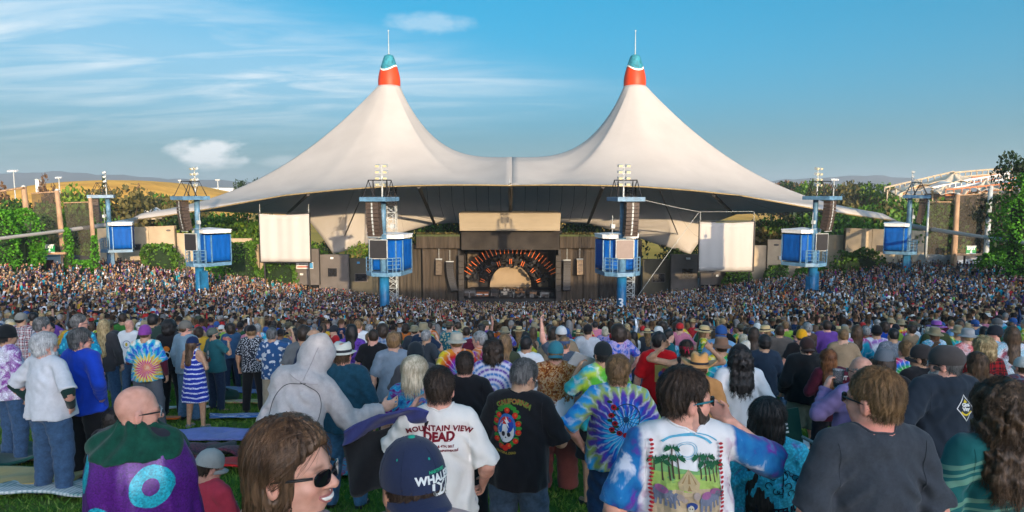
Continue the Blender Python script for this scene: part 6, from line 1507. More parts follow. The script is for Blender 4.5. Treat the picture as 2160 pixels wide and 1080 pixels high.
def words(body, s, size, cx, cz, col, rot=0, front=False, target=None, space=1.0, arc=0, name='lettering', bold=.002):
    me = text_mesh(s, size, 0, bold=bold, space=space)
    import bmesh as B_
    bm = B_.new(); bm.from_mesh(me); B_.ops.triangulate(bm, faces=bm.faces[:])
    if arc:
        for v in bm.verts: a = v.co.x/arc; v.co = (math.sin(a)*(arc+v.co.y), math.cos(a)*(arc+v.co.y)-arc, 0)
    bm.to_mesh(me); bm.free()
    return decal(body, me, cx, cz, cloth('ink_%02x%02x%02x' % tuple(int(c*255) for c in col), col, .12, 40), name=name, rot=rot, front=front, target=target, off=.006)
# ================================================================== THE PEOPLE ONE CAN PICK OUT
TD_R = (.55, .02, .02); TD_Y = (.75, .55, .03); TD_G = (.03, .30, .05); TD_B = (.01, .10, .50); TD_P = (.20, .03, .40); TD_T = (.02, .38, .50); TD_O = (.70, .22, .02); TD_M = (.55, .03, .22); TD_W = (.68, .70, .72)
fair = (.60, .36, .26); tan_ = (.46, .27, .17); pink = (.66, .34, .25); dark_ = (.18, .09, .05); olive = (.38, .22, .13)
GREY = cloth('grey_tee_light', (.52, .53, .56)); BLACK = cloth('black_cotton', (.012, .012, .014)); CHAR = cloth('charcoal', (.040, .046, .056), .18, 60); NAVY = cloth('navy_cotton', (.014, .028, .060)); WHITE = cloth('white_cotton', (.70, .70, .71), .05)
KHAKI = cloth('khaki', (.30, .26, .19)); DEN = cloth('denim', DENIM, .35, 30); DEND = cloth('denim_dark', (.016, .030, .062), .35, 30); DENL = cloth('denim_light', (.07, .15, .26), .3, 30); BLK = cloth('black_trousers', (.010, .011, .013))
# --- left
p_grey = person('grey-haired stout man in light grey T-shirt over dark green sleeves, blue jeans, far left', 92, 700, 6.9, yaw=-18, skin=pink, fat=.75, top=GREY, bottom=DEN, hair='messy', hc='white', beard='white', undersleeve=cloth('bottle_green', (.010, .030, .026)), armL='pocket', armR='pocket', hpitch=2, hyaw=-20, loose=.024, hem=.86, hairth=.016, sleeve=.95)
person('man with glasses in royal blue fleece jacket and black trousers beside the grey-haired man', 168, 690, 7.6, yaw=-22, skin=pink, fat=.35, shirt='jacket', top=cloth('royal_blue', (.010, .050, .42)), bottom=BLK, hair='messy', hc='salt', glass='clear', armR='pocket', armL='pocket', hyaw=-30, hem=.80)
p_cape = person('bald man in purple sequin cape with turquoise rings and green collar', 287, 806, 3.15, yaw=0, skin=pink, fat=.35, shirt='long', top=cloth('cape_under', (.02, .02, .03)), hair='buzz', hc='salt', stubble=.8, glass='clear', hyaw=-52, hpitch=8, hz=-.022, armL='tuck', armR='tuck', legs='long', bottom=BLK, shw=.90, hairth=.004, ns=900)
p_dress = person('woman in blue dress with white tie-dye stripes and navy cap', 406, 706, 11.2, yaw=-12, skin=tan_, fem=True, fat=.25, shirt='dress', top=pattern('dress_stripe', 'stripes', [(.010, .030, .30), (.62, .66, .74)], sc=1.15), legs=None, hair='long', hc='brown', hat='cap', hatc=(.010, .022, .07), armL='front', armR='front', hyaw=-30, shoes=cloth('grey_sneaker', (.2, .2, .21)), backonly=True)
p_td = person('man in rainbow spiral tie-dye shirt, purple knitted hat and grey baggy trousers', 305, 683, 11.0, yaw=5, skin=tan_, fat=.45, shirt='tee', sleeve=1.0, top=pattern('td_lineup', 'burst', [TD_T, (.75, .75, .6), TD_O, TD_M, TD_Y, TD_T, TD_B], cx=.05, cz=1.06, sc=1.9, streak=22), bottom=cloth('grey_baggy', (.09, .10, .115)), loose=.05, hair='short', hc='brown', hat='beanie', hatc=(.22, .05, .26), armR='down', armL='front', undersleeve=cloth('maroon_sleeve', (.07, .008, .02)))
person('man drinking in teal T-shirt, grey-green cap and blue jeans', 446, 688, 13.2, yaw=-35, skin=tan_, fat=.3, top=cloth('teal_tee', (.020, .115, .135)), bottom=DEND, hair='short', hc='black', hat='cap', hatc=(.09, .11, .09), beard='black', armR='face', armL='down', hyaw=-25, hpitch=-12)
person('man in black and white speckled shirt and black trousers with black cap', 530, 682, 13.0, yaw=4, skin=tan_, fat=.25, top=pattern('speckle_shirt', 'dots', [(.015, .02, .03), (.45, .48, .52)], sc=2.6), bottom=BLK, hair='messy', hc='light', hat='cap', hatc=(.01, .01, .012), sleeve=.95)
person('man raising his hand in blue and white floral shirt and khaki trousers', 573, 690, 12.2, yaw=-6, skin=tan_, fat=.4, top=pattern('hawaiian_navy', 'floral', [(.020, .070, .18), (.55, .58, .60)], sc=.62), bottom=KHAKI, hair='messy', hc='salt', armR='cam', armL='front', hem=.80, sleeve=.95)
person('woman with long wavy blonde hair in loose charcoal top and jeans', 219, 672, 12.8, yaw=-4, skin=fair, fem=True, fat=.35, shirt='long', top=cloth('charcoal_top', (.045, .042, .045)), bottom=DEN, hair='xlong', hc='blonde', hem=.80)
person('man with shaved head in white T-shirt with round print and jeans', 272, 672, 14.6, yaw=0, skin=pink, fat=.3, top=WHITE, bottom=DEN, hair='buzz', hc='light', sleeve=.9)
person('man in turquoise floral shirt and pale khaki shorts', 166, 660, 10.6, yaw=-14, skin=pink, fat=.7, top=pattern('hawaiian_teal', 'floral', [(.010, .22, .36), (.06, .50, .62), (.01, .05, .12)], sc=.9), legs='shorts', bottom=cloth('stone_shorts', (.42, .38, .32)), hair='short', hc='salt', hyaw=-30, glass='clear', sleeve=.95, hem=.86)
person('man in black beanie and purple and white tie-dye shirt at the left edge', 12, 682, 8.4, yaw=-30, skin=tan_, fat=.3, top=pattern('td_purplewhite', 'blotch', [(.68, .66, .72), (.62, .60, .70), (.22, .04, .28), (.60, .58, .70)], sc=1.4, seed=3), bottom=DEN, hair='short', hc='black', hat='beanie', hatc=(.010, .012, .014), sleeve=.95)
person('man in red and white plaid shirt with grey cap on the left', 44, 656, 13.8, yaw=-10, skin=tan_, fat=.3, shirt='long', top=pattern('plaid_red', 'plaid', [(.52, .50, .50), (.16, .02, .04), (.03, .03, .06)], sc=1.3), bottom=BLK, hair='short', hc='black', hat='cap', hatc=(.20, .20, .18))
person('man in maroon shirt behind the red plaid shirt', 70, 652, 16.0, yaw=10, skin=tan_, top=cloth('maroon_tee', (.16, .012, .035)), hair='short', hc='black', fat=.3)
person('grey-haired man in pale blue T-shirt left of the blonde woman', 88, 667, 10.6, yaw=-30, skin=pink, top=cloth('pale_blue_tee', (.30, .38, .48)), hair='messy', hc='salt', fat=.55, hyaw=-15, bottom=DEN)
person('man in light blue long-sleeved shirt with grey cap', 391, 672, 12.0, yaw=-22, skin=pink, shirt='long', top=cloth('sky_longsleeve', (.17, .26, .33)), hair='short', hc='brown', hat='cap', hatc=(.14, .13, .11), glass='sun', fat=.25, bottom=DENL, hyaw=-25)
person('man in black T-shirt with orange print and dark curly hair', 356, 674, 12.6, yaw=0, skin=tan_, top=BLACK, hair='curly', hc='black', fat=.25, bottom=BLK)
person('man in dark green jacket behind the tie-dye hat', 322, 660, 14.2, yaw=5, skin=tan_, shirt='jacket', top=cloth('forest_jacket', (.025, .045, .038)), hair='messy', hc='black', fat=.5)
person('man in green T-shirt in the left crowd', 258, 655, 18.0, yaw=15, skin=tan_, top=cloth('green_tee', (.04, .16, .03)), hair='messy', hc='dark', fat=.4)
person('man in navy sweater with thinning grey hair behind the grey hood', 664, 694, 8.6, yaw=-25, skin=tan_, fat=.4, shirt='long', top=cloth('navy_sweater', (.008, .020, .055)), bottom=BLK, hair='ring', hc='salt', hyaw=-20, hpitch=16)
person('man in grey T-shirt left of the grey hood with curly dark hair', 640, 684, 9.6, yaw=12, skin=tan_, fat=.4, top=cloth('midgrey_tee', (.12, .125, .13)), bottom=DEND, hair='messy', hc='dark')
p_hood = person('person in pale grey hooded sweatshirt bending with one hand raised over orange shirt', 676, 724, 4.8, yaw=4, H=1.80, skin=fair, fat=.0, shw=.88, shirt='hoodie', hoodup=True, top=cloth('pale_grey_sweat', (.40, .375, .37), .14, 25), bottom=cloth('hood_jeans', (.02, .035, .07)), hair='short', hc='brown', lean=20, slean=16, armR='reach', armL='bent', hpitch=12, hroll=6, curl=.5, hem=1.07, cuff=.98, wr=1.7, undershirt=cloth('orange_under', (.55, .24, .03)))
person('man in denim jacket and white hat with dark band', 722, 716, 6.5, yaw=-3, skin=pink, fat=.55, shirt='jacket', top=cloth('denim_jacket', (.012, .055, .088), .3, 30), bottom=cloth('jeans_worn', (.04, .12, .22), .3, 25), hair='short', hc='brown', hat='fedora', hatc=(.60, .58, .50), armL='bent', armR='down', hem=.84)
person('woman with dark hair in violet tie-dye top right of the white hat', 742, 682, 11.5, yaw=-6, skin=fair, fem=True, fat=.5, top=pattern('td_violet', 'blotch', [(.03, .02, .12), (.12, .04, .32), (.20, .08, .45), (.04, .02, .18)], sc=1.6), bottom=BLK, hair='long', hc='black', armR='bent')
person('man in plain white T-shirt with sandy hair and dark trousers', 755, 672, 15.0, yaw=0, skin=pink, fat=.35, top=WHITE, bottom=DEND, hair='short', hc='light', sleeve=.9)
person('man in black T-shirt and black shorts with dark hair', 787, 692, 11.0, yaw=0, skin=pink, fat=.35, top=BLACK, bottom=BLK, legs='shorts', hair='short', hc='dark', hyaw=20)
person('tall man in blue-grey T-shirt with light brown hair', 830, 697, 8.6, yaw=3, skin=fair, fat=.3, top=cloth('bluegrey_tee', (.19, .235, .29)), bottom=BLK, hair='messy', hc='light', sleeve=.9)
person('man in black backward cap and dark grey T-shirt', 876, 718, 7.2, yaw=12, skin=tan_, fat=.45, top=cloth('asphalt_tee', (.065, .065, .07)), bottom=BLK, hair='short', hc='black', hat='beanie', hatc=(.012, .018, .024))
person('woman with short blonde bob in blue and purple galaxy tie-dye', 874, 750, 5.4, yaw=-8, skin=fair, fem=True, fat=.45, top=pattern('td_galaxy', 'blotch', [(.005, .01, .05), (.01, .10, .30), (.02, .30, .50), (.16, .02, .22), (.01, .01, .05)], sc=1.7, seed=5), bottom=BLK, hair='bob', hc='pale', sleeve=.9, hairth=.018)
person('man in black shirt with dark cropped hair behind the cream T-shirt', 980, 738, 5.9, yaw=0, skin=pink, fat=.6, top=BLACK, bottom=BLK, hair='short', hc='dark')
p_cream = person('man in cream T-shirt lettered MOUNTAIN VIEW DEAD with raised hand at his chin', 926, 768, 3.7, yaw=4, skin=pink, fat=.35, top=cloth('cream_tee', (.70, .66, .61), .04), bottom=cloth('blue_windbreaker', (.008, .11, .26)), hair='short', hc='dark', armL='face', armR='bent', hairth=.008, wr=1.9, sleeve=.98)
p_skull = person('man looking down in black T-shirt with roses and lightning emblem, faded jeans', 1112, 762, 4.5, yaw=-14, skin=tan_, fat=.4, top=BLACK, bottom=cloth('faded_jeans', (.045, .075, .115), .4, 20), hair='short', hc='salt', lean=6, hpitch=30, hyaw=-30, glass='clear', armR='cross', armL='front', sleeve=1.0)
p_leaf = person('man in brown leaf-pattern shirt, patchwork cap and rust baggy trousers', 1172, 714, 7.2, yaw=-2, skin=pink, fat=.55, shirt='tee', longsleeve=False, top=None, bottom=cloth('rust_trousers', (.17, .045, .035)), loose=.07, hair='short', hc='light', hat='capback', hatc=(.03, .16, .20), armR='hip', armL='hip', sleeve=1.0)
person('man in rainbow spiral T-shirt with beige bucket hat', 963, 698, 9.2, yaw=8, skin=pink, fat=.55, top=pattern('td_bucket', 'spiral', [TD_R, TD_O, TD_Y, TD_G, TD_T, TD_P], cz=1.2, sc=2.2), hair='short', hc='light', hat='bucket', hatc=(.42, .38, .30), sleeve=.95)
person('grey-haired man in profile facing left beside the bucket hat', 1012, 697, 9.8, yaw=62, skin=pink, fat=.5, top=pattern('td_profile', 'spiral', [TD_M, TD_O, TD_P, TD_G], cz=1.3, sc=3), hair='messy', hc='grey', hyaw=10)
person('person with dark bushy hair in white shirt with purple and blue dots', 1040, 716, 7.6, yaw=0, skin=tan_, fem=True, fat=.7, top=pattern('td_purpledots', 'rings', [(.60, .58, .66), (.10, .04, .34), (.58, .58, .66), (.03, .16, .45)], cz=1.18, sc=9, streak=26), hair='curly', hc='dark', sleeve=1.0)
person('woman with long sandy curls beside the purple dot shirt', 1065, 702, 9.0, yaw=-10, skin=fair, fem=True, fat=.3, top=cloth('drab_green', (.05, .06, .035)), hair='xlong', hc='light')
person('man in white T-shirt with round red print and dark hair', 1110, 706, 9.2, yaw=-8, skin=tan_, fat=.4, top=WHITE, hair='short', hc='black', sleeve=.9, glass='clear', hyaw=-12)
person('man in grey T-shirt with raised arm and blue headscarf', 1190, 704, 9.6, yaw=0, skin=pink, fat=.3, top=cloth('slate_tee', (.06, .08, .11)), hair='short', hc='light', armL='raise', hat='bandana', hatc=(.05, .08, .16))
person('man with black cap in lime and blue tie-dye holding a tablet', 1272, 714, 6.6, yaw=14, skin=tan_, fat=.5, top=pattern('td_lime', 'burst', [(.10, .42, .04), (.45, .60, .05), TD_T, (.08, .36, .04)], cx=.08, cz=1.2, sc=3.2, streak=12), bottom=BLK, legs='shorts', hair='short', hc='black', hat='cap', hatc=(.012, .016, .018), armL='face', armR='bent', sleeve=1.0)
p_wheel = person('stout man in blue sunburst tie-dye with wagon wheel and roses', 1304, 746, 5.0, yaw=-6, skin=pink, fat=.9, top=pattern('td_wheel', 'burst', [(.30, .40, .10), (.02, .30, .62), (.01, .16, .55), (.03, .40, .68), (.01, .08, .42), (.10, .04, .34)], cx=.06, cz=1.16, sc=2.3, streak=26), bottom=cloth('blue_jeans_dark', (.012, .040, .10), .3, 20), hair='messy', hc='light', sleeve=1.05, armL='pocket', armR='front', fatneck=True)
person('man in bright red T-shirt with square gold print and black hair', 1390, 698, 8.6, yaw=0, skin=pink, fat=.3, top=cloth('bright_red_tee', (.55, .008, .012)), bottom=BLK, hair='short', hc='black', hairth=.02, sleeve=.95)
person('woman with red bandana and both hands on her head', 1448, 712, 8.0, yaw=-10, skin=tan_, fem=True, fat=.4, shirt='tank', top=BLACK, hair='short', hc='dark', hat='bandana', hatc=(.40, .01, .04), armL='head', armR='head', bottom=BLK)
person('person in orange cowboy hat behind the bearded man', 1476, 742, 6.2, yaw=-20, skin=tan_, fat=.2, top=cloth('dusty_orange', (.45, .22, .08)), hair='short', hc='brown', hat='cowboy', hatc=(.62, .30, .10))
p_eleph = person('bearded man smoking with blue sunglasses in tie-dye shirt with palm trees and elephants', 1444, 766, 2.75, yaw=2, skin=pink, fat=.6, shw=1.0, top=None, bottom=DEND, hair='short', hc='dark', beard='dark', glass=simple('teal_frame', (.01, .16, .20), .35), armR='smoke', armL='bent', hyaw=-80, hpitch=2, wr=1.8, sleeve=.98, fatneck=True, hairth=.010, curl=1.3, stubble=.6)
person('man in rainbow tie-dye with round brown knitted hat', 1522, 708, 8.8, yaw=8, skin=tan_, fat=.5, top=pattern('td_round', 'spiral', [TD_B, TD_T, TD_G, TD_Y, TD_O, TD_M], cz=1.12, sc=2.4), hair='short', hc='dark', hat='bucket', hatc=(.20, .11, .07), sleeve=1.0)
person('man in plain white T-shirt with black curls under black cap', 1562, 722, 6.6, yaw=-4, skin=tan_, fat=.6, top=WHITE, bottom=cloth('brown_shorts', (.10, .06, .05)), hair='curlylong', hc='black', hat='beanie', hatc=(.012, .012, .014), sleeve=1.0, armL='bent', armR='bent')
p_vine = person('woman with long black hair in turquoise tie-dye with black vine lettering', 1622, 834, 3.4, yaw=-14, skin=olive, fem=True, fat=.45, top=pattern('td_vine', 'blotch', [(.02, .22, .36), (.04, .42, .55), (.03, .38, .55), (.25, .04, .36)], sc=1.1, seed=8), bottom=BLK, hair='xlong', hc='black', hyaw=-30, sleeve=1.1, armR='bent', armL='bent', ns=3400)
person('man in navy sweater with black hair right of the white T-shirt', 1613, 704, 9.6, yaw=-4, skin=tan_, fat=.3, shirt='long', top=cloth('navy_knit', (.018, .032, .055)), bottom=cloth('denim_deep', (.01, .03, .08)), hair='messy', hc='black')
person('man in brown fleece vest with cropped dark hair', 1645, 684, 12.8, yaw=-4, skin=tan_, fat=.5, shirt='jacket', top=cloth('brown_vest', (.10, .085, .075)), bottom=DENL, hair='short', hc='dark')
person('man in black hooded sweater with dark cap and sage green shorts', 1703, 706, 8.4, yaw=-2, skin=fair, fat=.4, shirt='hoodie', top=cloth('ink_black', (.012, .014, .016)), legs='shorts', bottom=cloth('sage_shorts', (.125, .15, .11)), hair='short', hc='dark', hat='capback', hatc=(.04, .022, .02), armL='bent', armR='bent', hem=.88)
person('person in mustard yellow beanie behind the black sweater', 1692, 692, 11.5, yaw=-25, skin=pink, fat=.3, top=BLACK, hair='short', hc='brown', hat='beanie', hatc=(.62, .30, .01))
p_resist = person('woman with long brown hair in maroon hoodie lettered RESIST', 1748, 734, 7.8, yaw=-6, skin=fair, fem=True, fat=.3, shirt='long', top=cloth('maroon_hoodie', (.085, .012, .025)), bottom=cloth('black_jeans', (.012, .013, .018)), hair='long', hc='red', hx=-.05, backonly=True, armL='cross', armR='cross', hem=.80)
p_lav = person('balding man in lavender shirt holding up a clear cup', 1818, 750, 5.4, yaw=14, skin=pink, fat=.5, shirt='long', top=cloth('lavender', (.20, .15, .32)), bottom=BLK, hair='ring', hc='grey', armL='face', armR='bent', hyaw=10, glass='clear')
p_char = person('sunburnt man in charcoal T-shirt with light brown hair and sunglasses', 1852, 766, 2.62, yaw=4, skin=(.70, .33, .24), fat=.3, shw=1.02, top=CHAR, bottom=DEND, hair='short', hc='light', glass='sun', hyaw=28, hpitch=2, wr=1.6, sunburn=.5, sleeve=.95, fatneck=True, hairth=.006, ns=4800)
person('fair-haired child with blonde crown beside the charcoal T-shirt', 1925, 866, 3.3, yaw=0, skin=fair, fem=True, fat=.1, top=WHITE, bottom=DEN, hair='bob', hc='blonde', H=1.34, hairth=.016)
p_dig = person('man in grey flat cap and dark blue hoodie with diamond emblem, blue jeans', 1998, 722, 4.9, yaw=6, skin=pink, fat=.8, shirt='hoodie', top=cloth('dusk_hoodie', (.018, .026, .038)), bottom=cloth('bright_jeans', (.02, .09, .22), .3, 20), hair='short', hc='salt', hat='flatcap', hatc=(.065, .055, .052), beard='grey', hyaw=38, armL='pocket', armR='pocket', hem=.90, glass='clear')
p_curl = person('woman with big brown curls in teal shirt with pale green bands at the right edge', 2124, 806, 2.9, yaw=-6, skin=fair, fem=True, fat=.6, shirt='long', top=None, bottom=DEN, hair='curlylong', hc='brown', ns=5200)
person('man in black hat and black jacket behind the flat cap', 1946, 720, 6.3, yaw=22, skin=tan_, fat=.5, shirt='jacket', top=cloth('jet_jacket', (.010, .010, .012)), bottom=BLK, hair='short', hc='dark', hat='cap', hatc=(.035, .03, .03), hyaw=20)
person('man with grey wool cap and sunglasses turning right behind the sunburnt man', 1868, 728, 6.0, yaw=-45, skin=tan_, fat=.4, top=BLACK, hair='long', hc='dark', hat='cap', hatc=(.11, .125, .145), glass='sun')
person('man in rainbow bullseye tie-dye with ginger hair', 1912, 716, 8.2, yaw=0, skin=pink, fat=.6, top=pattern('td_bullseye', 'rings', [TD_R, TD_O, TD_Y, TD_G, TD_B], cz=1.26, sc=3.2, streak=24), hair='short', hc='light', bottom=BLK, sleeve=1.0)
person('woman with long chestnut hair and dark clip in brown lace top', 2062, 740, 6.6, yaw=4, skin=fair, fem=True, fat=.4, top=cloth('brown_lace', (.16, .08, .05), .4, 40), hair='xlong', hc='brown', bottom=BLK)
person('woman with blonde curls in red and black checked flannel', 2078, 710, 8.0, yaw=-8, skin=fair, fem=True, fat=.35, shirt='long', top=pattern('flannel_red', 'plaid', [(.30, .012, .015), (.012, .010, .012), (.02, .01, .01)], sc=1.0), hair='curly', hc='blonde', bottom=BLK)
person('woman in grey bucket hat and pink tie-dye shirt', 2042, 690, 10.8, yaw=8, skin=fair, fem=True, fat=.4, top=pattern('td_pink', 'blotch', [(.62, .30, .34), (.68, .48, .48), (.60, .10, .10), (.66, .50, .50)], sc=1.4), hair='short', hc='blonde', hat='bucket', hatc=(.30, .30, .30), bottom=BLK)
person('woman with shoulder-length brown hair in pale aqua tie-dye at the right edge', 2136, 686, 9.6, yaw=-12, skin=fair, fem=True, fat=.4, top=pattern('td_aqua', 'blotch', [(.60, .64, .68), (.30, .52, .62), (.62, .66, .70), (.36, .08, .12)], sc=1.3, seed=12), hair='long', hc='brown', bottom=DEN, sleeve=1.0)
person('person in purple fluffy hat and olive jacket', 1976, 674, 13.4, yaw=0, skin=tan_, fat=.6, shirt='jacket', top=cloth('olive_jacket', (.035, .05, .02)), hair='short', hc='brown', hat='straw', hatc=(.22, .07, .30))
person('man in dark teal shirt and grey cap walking on the right', 2104, 668, 15.0, yaw=12, skin=tan_, fat=.5, shirt='long', top=cloth('deep_teal', (.012, .075, .11)), hair='short', hc='grey', hat='cap', hatc=(.10, .10, .10), bottom=BLK)
person('woman with long brown hair in turquoise tie-dye with rainbow band', 1808, 684, 12.2, yaw=-6, skin=fair, fem=True, fat=.5, top=pattern('td_band', 'burst', [(.02, .34, .50), (.03, .45, .60), (.45, .02, .22), (.02, .36, .52)], cx=-.05, cz=1.0, sc=2.4), hair='xlong', hc='brown', sleeve=1.0, bottom=BLK)
person('man in purple and white swirled tie-dye with black beanie', 1850, 684, 12.8, yaw=-10, skin=tan_, fat=.5, top=pattern('td_swirl', 'spiral', [(.60, .60, .66), (.26, .12, .40), (.60, .62, .68), (.05, .25, .42)], cz=1.2, sc=3), hair='short', hc='dark', hat='beanie', hatc=(.015, .015, .012), sleeve=1.0)
person('man in grey tie-dye with dark hair left of the ginger man', 1885, 690, 11.6, yaw=0, skin=tan_, fat=.5, top=pattern('td_grey', 'blotch', [(.07, .08, .10), (.20, .23, .27), (.09, .10, .13)], sc=1.2), hair='short', hc='black')
person('person in cream shirt with golden starburst and long brown hair', 1590, 688, 11.8, yaw=0, skin=fair, fem=True, fat=.4, top=pattern('td_star', 'burst', [(.55, .32, .06), (.60, .54, .42), (.62, .58, .50), (.60, .55, .45)], cz=1.2, sc=1.6, streak=16), hair='long', hc='dark')
person('man in blue plaid shirt cut off by the right edge', 2158, 748, 7.4, yaw=4, skin=pink, fat=.5, shirt='long', top=pattern('plaid_blue', 'plaid', [(.04, .06, .10), (.10, .03, .04), (.10, .12, .16)], sc=1.2), hair='short', hc='brown', hat='cap', hatc=(.45, .45, .42))
# seated people on the grass
person('man in pink-red T-shirt and white trucker cap sitting on the lawn', 448, 958, 5.0, yaw=-28, sit=True, skin=pink, fat=.5, top=cloth('pinkred_tee', (.52, .045, .075)), bottom=DEN, hair='short', hc='dark', hat='cap', hatc=(.36, .36, .34), armL='front', armR='front', hyaw=-20, hpitch=20, H=1.70)
person('person in dark jacket crouched on the grass behind the caped man', 237, 828, 7.4, yaw=10, sit=True, skin=tan_, fat=.3, shirt='jacket', top=cloth('coal_jacket', (.02, .02, .025)), bottom=cloth('plaid_wrap', (.06, .16, .24)), hair='curly', hc='black', H=1.62, group='people seated on blankets')
# the two nearest heads
p_woman = person('laughing woman with long brown hair and black sunglasses in profile', 600, 868, 1.62, yaw=-36, skin=(.60, .33, .24), fem=True, fat=.15, shirt='tank', top=cloth('mauve_top', (.20, .15, .16)), legs='long', bottom=DEN, hair='xlong', hc='brown', glass='sun', hyaw=-66, hpitch=-2, hvox=.0032, vox=.011, ns=5200, armR='down', armL='down', hairth=.006, facecut=.105, backonly=True, hidden_legs=True)
p_cap = person('man wearing a navy cap backwards lettered WHALERS with green eyelets', 868, 902, 1.72, yaw=14, skin=tan_, fat=.4, top=cloth('rose_tee', (.45, .30, .28)), legs='long', bottom=DEN, hair='short', hc='dark', hat='capback', hatc=(.018, .026, .060), stubble=1.0, hvox=.0045, vox=.012, buttonmat=cloth('button_green', (.01, .25, .18)), brimmat=cloth('cap_brim', (.014, .024, .065)), hidden_legs=True, hyaw=16)
print('T people', time.time()-_T0)
# ================================================================== SHIRT PRINTS, THE CAPE AND OTHER SPECIAL CLOTHES
def bsh(body): return body_shirt[body.name][0]
def coords(nt):
    tc = N(nt, 'ShaderNodeTexCoord'); sx = N(nt, 'ShaderNodeSeparateXYZ'); L(nt, tc, 'Object', sx, 0); return tc, sx.outputs
def mixc(nt, f, a, b_):
    m = N(nt, 'ShaderNodeMix', data_type='RGBA')
    for v, i in ((f, 0), (a, 6), (b_, 7)):
        if isinstance(v, tuple): m.inputs[i].default_value = (*v, 1)
        elif isinstance(v, (int, float)): m.inputs[i].default_value = v
        else: nt.links.new(v, m.inputs[i])
    return m.outputs[2]
def ns(nt, tc, scale, det=5, w=0.0, dist=0.0):
    n = N(nt, 'ShaderNodeTexNoise', noise_dimensions='4D'); n.inputs['W'].default_value = w; n.inputs['Scale'].default_value = scale; n.inputs['Detail'].default_value = det; n.inputs['Distortion'].default_value = dist; L(nt, tc, 'Object', n, 'Vector'); return n.outputs[0]
def sstep(nt, v, a, b_):
    r = N(nt, 'ShaderNodeMapRange'); r.interpolation_type = 'SMOOTHSTEP'; nt.links.new(v, r.inputs[0]); r.inputs[1].default_value = a; r.inputs[2].default_value = b_; return r.outputs[0]
# white shirt with tie-dyed blue and violet sides (bearded man)
m, nt, b = mat_new('td_elephant'); tc, (X, Y, Z) = coords(nt)
ax = math_n(nt, 'ABSOLUTE', X); q = math_n(nt, 'ADD', ax, math_n(nt, 'MULTIPLY', math_n(nt, 'SUBTRACT', ns(nt, tc, 9), .5), .09))
side = ramp(nt, [(.34, (.60, .62, .70)), (.42, (.015, .16, .38)), (.52, (.01, .10, .30)), (.60, (.12, .02, .26)), (.70, (.02, .25, .45))]); nt.links.new(ns(nt, tc, 6.5, 4, 2.0, .8), side.inputs[0])
pinkb = mixc(nt, math_n(nt, 'MULTIPLY', sstep(nt, ns(nt, tc, 22, 4, 1.0), .5, .62), .55), (.62, .60, .60), (.42, .24, .34))
mid = mixc(nt, sstep(nt, q, .135, .165), (.68, .66, .65), pinkb); out = mixc(nt, sstep(nt, q, .185, .215), mid, side.outputs[0])
nt.links.new(out, b.inputs['Base Color']); cloth_noise(nt, b, tc); bsh(p_eleph).data.materials.append(m)
# leaf shirt: autumn colours over the yoke and sleeves, pale blue-white below
m, nt, b = mat_new('leaf_shirt'); tc, (X, Y, Z) = coords(nt)
lv = ramp(nt, [(.30, (.04, .012, .008)), (.42, (.22, .05, .015)), (.50, (.42, .16, .03)), (.56, (.55, .42, .25)), (.62, (.30, .05, .02)), (.72, (.10, .04, .02))]); nt.links.new(ns(nt, tc, 24, 5, 0, 1.5), lv.inputs[0])
edge = math_n(nt, 'ADD', math_n(nt, 'ADD', Z, math_n(nt, 'MULTIPLY', math_n(nt, 'SUBTRACT', ns(nt, tc, 13), .5), .30)), math_n(nt, 'MULTIPLY', math_n(nt, 'ABSOLUTE', X), -.25))
out = mixc(nt, sstep(nt, edge, 1.06, 1.09), (.62, .67, .75), lv.outputs[0]); nt.links.new(out, b.inputs['Base Color']); cloth_noise(nt, b, tc); bsh(p_leaf).data.materials.append(m)
# teal shirt with pale bands (curly woman)
m, nt, b = mat_new('banded_teal'); tc, (X, Y, Z) = coords(nt)
out = (.012, .105, .105); wz = math_n(nt, 'ADD', Z, math_n(nt, 'MULTIPLY', math_n(nt, 'ABSOLUTE', X), .35))
for z0, w_ in ((1.44, .010), (1.405, .006), (1.37, .014), (1.26, .012), (1.215, .006), (1.17, .014), (1.02, .012)):
    f = math_n(nt, 'LESS_THAN', math_n(nt, 'ABSOLUTE', math_n(nt, 'SUBTRACT', wz, z0)), w_); out = mixc(nt, math_n(nt, 'MULTIPLY', f, .75), out, (.15, .30, .21))
nt.links.new(out, b.inputs['Base Color']); cloth_noise(nt, b, tc); bsh(p_curl).data.materials.append(m)
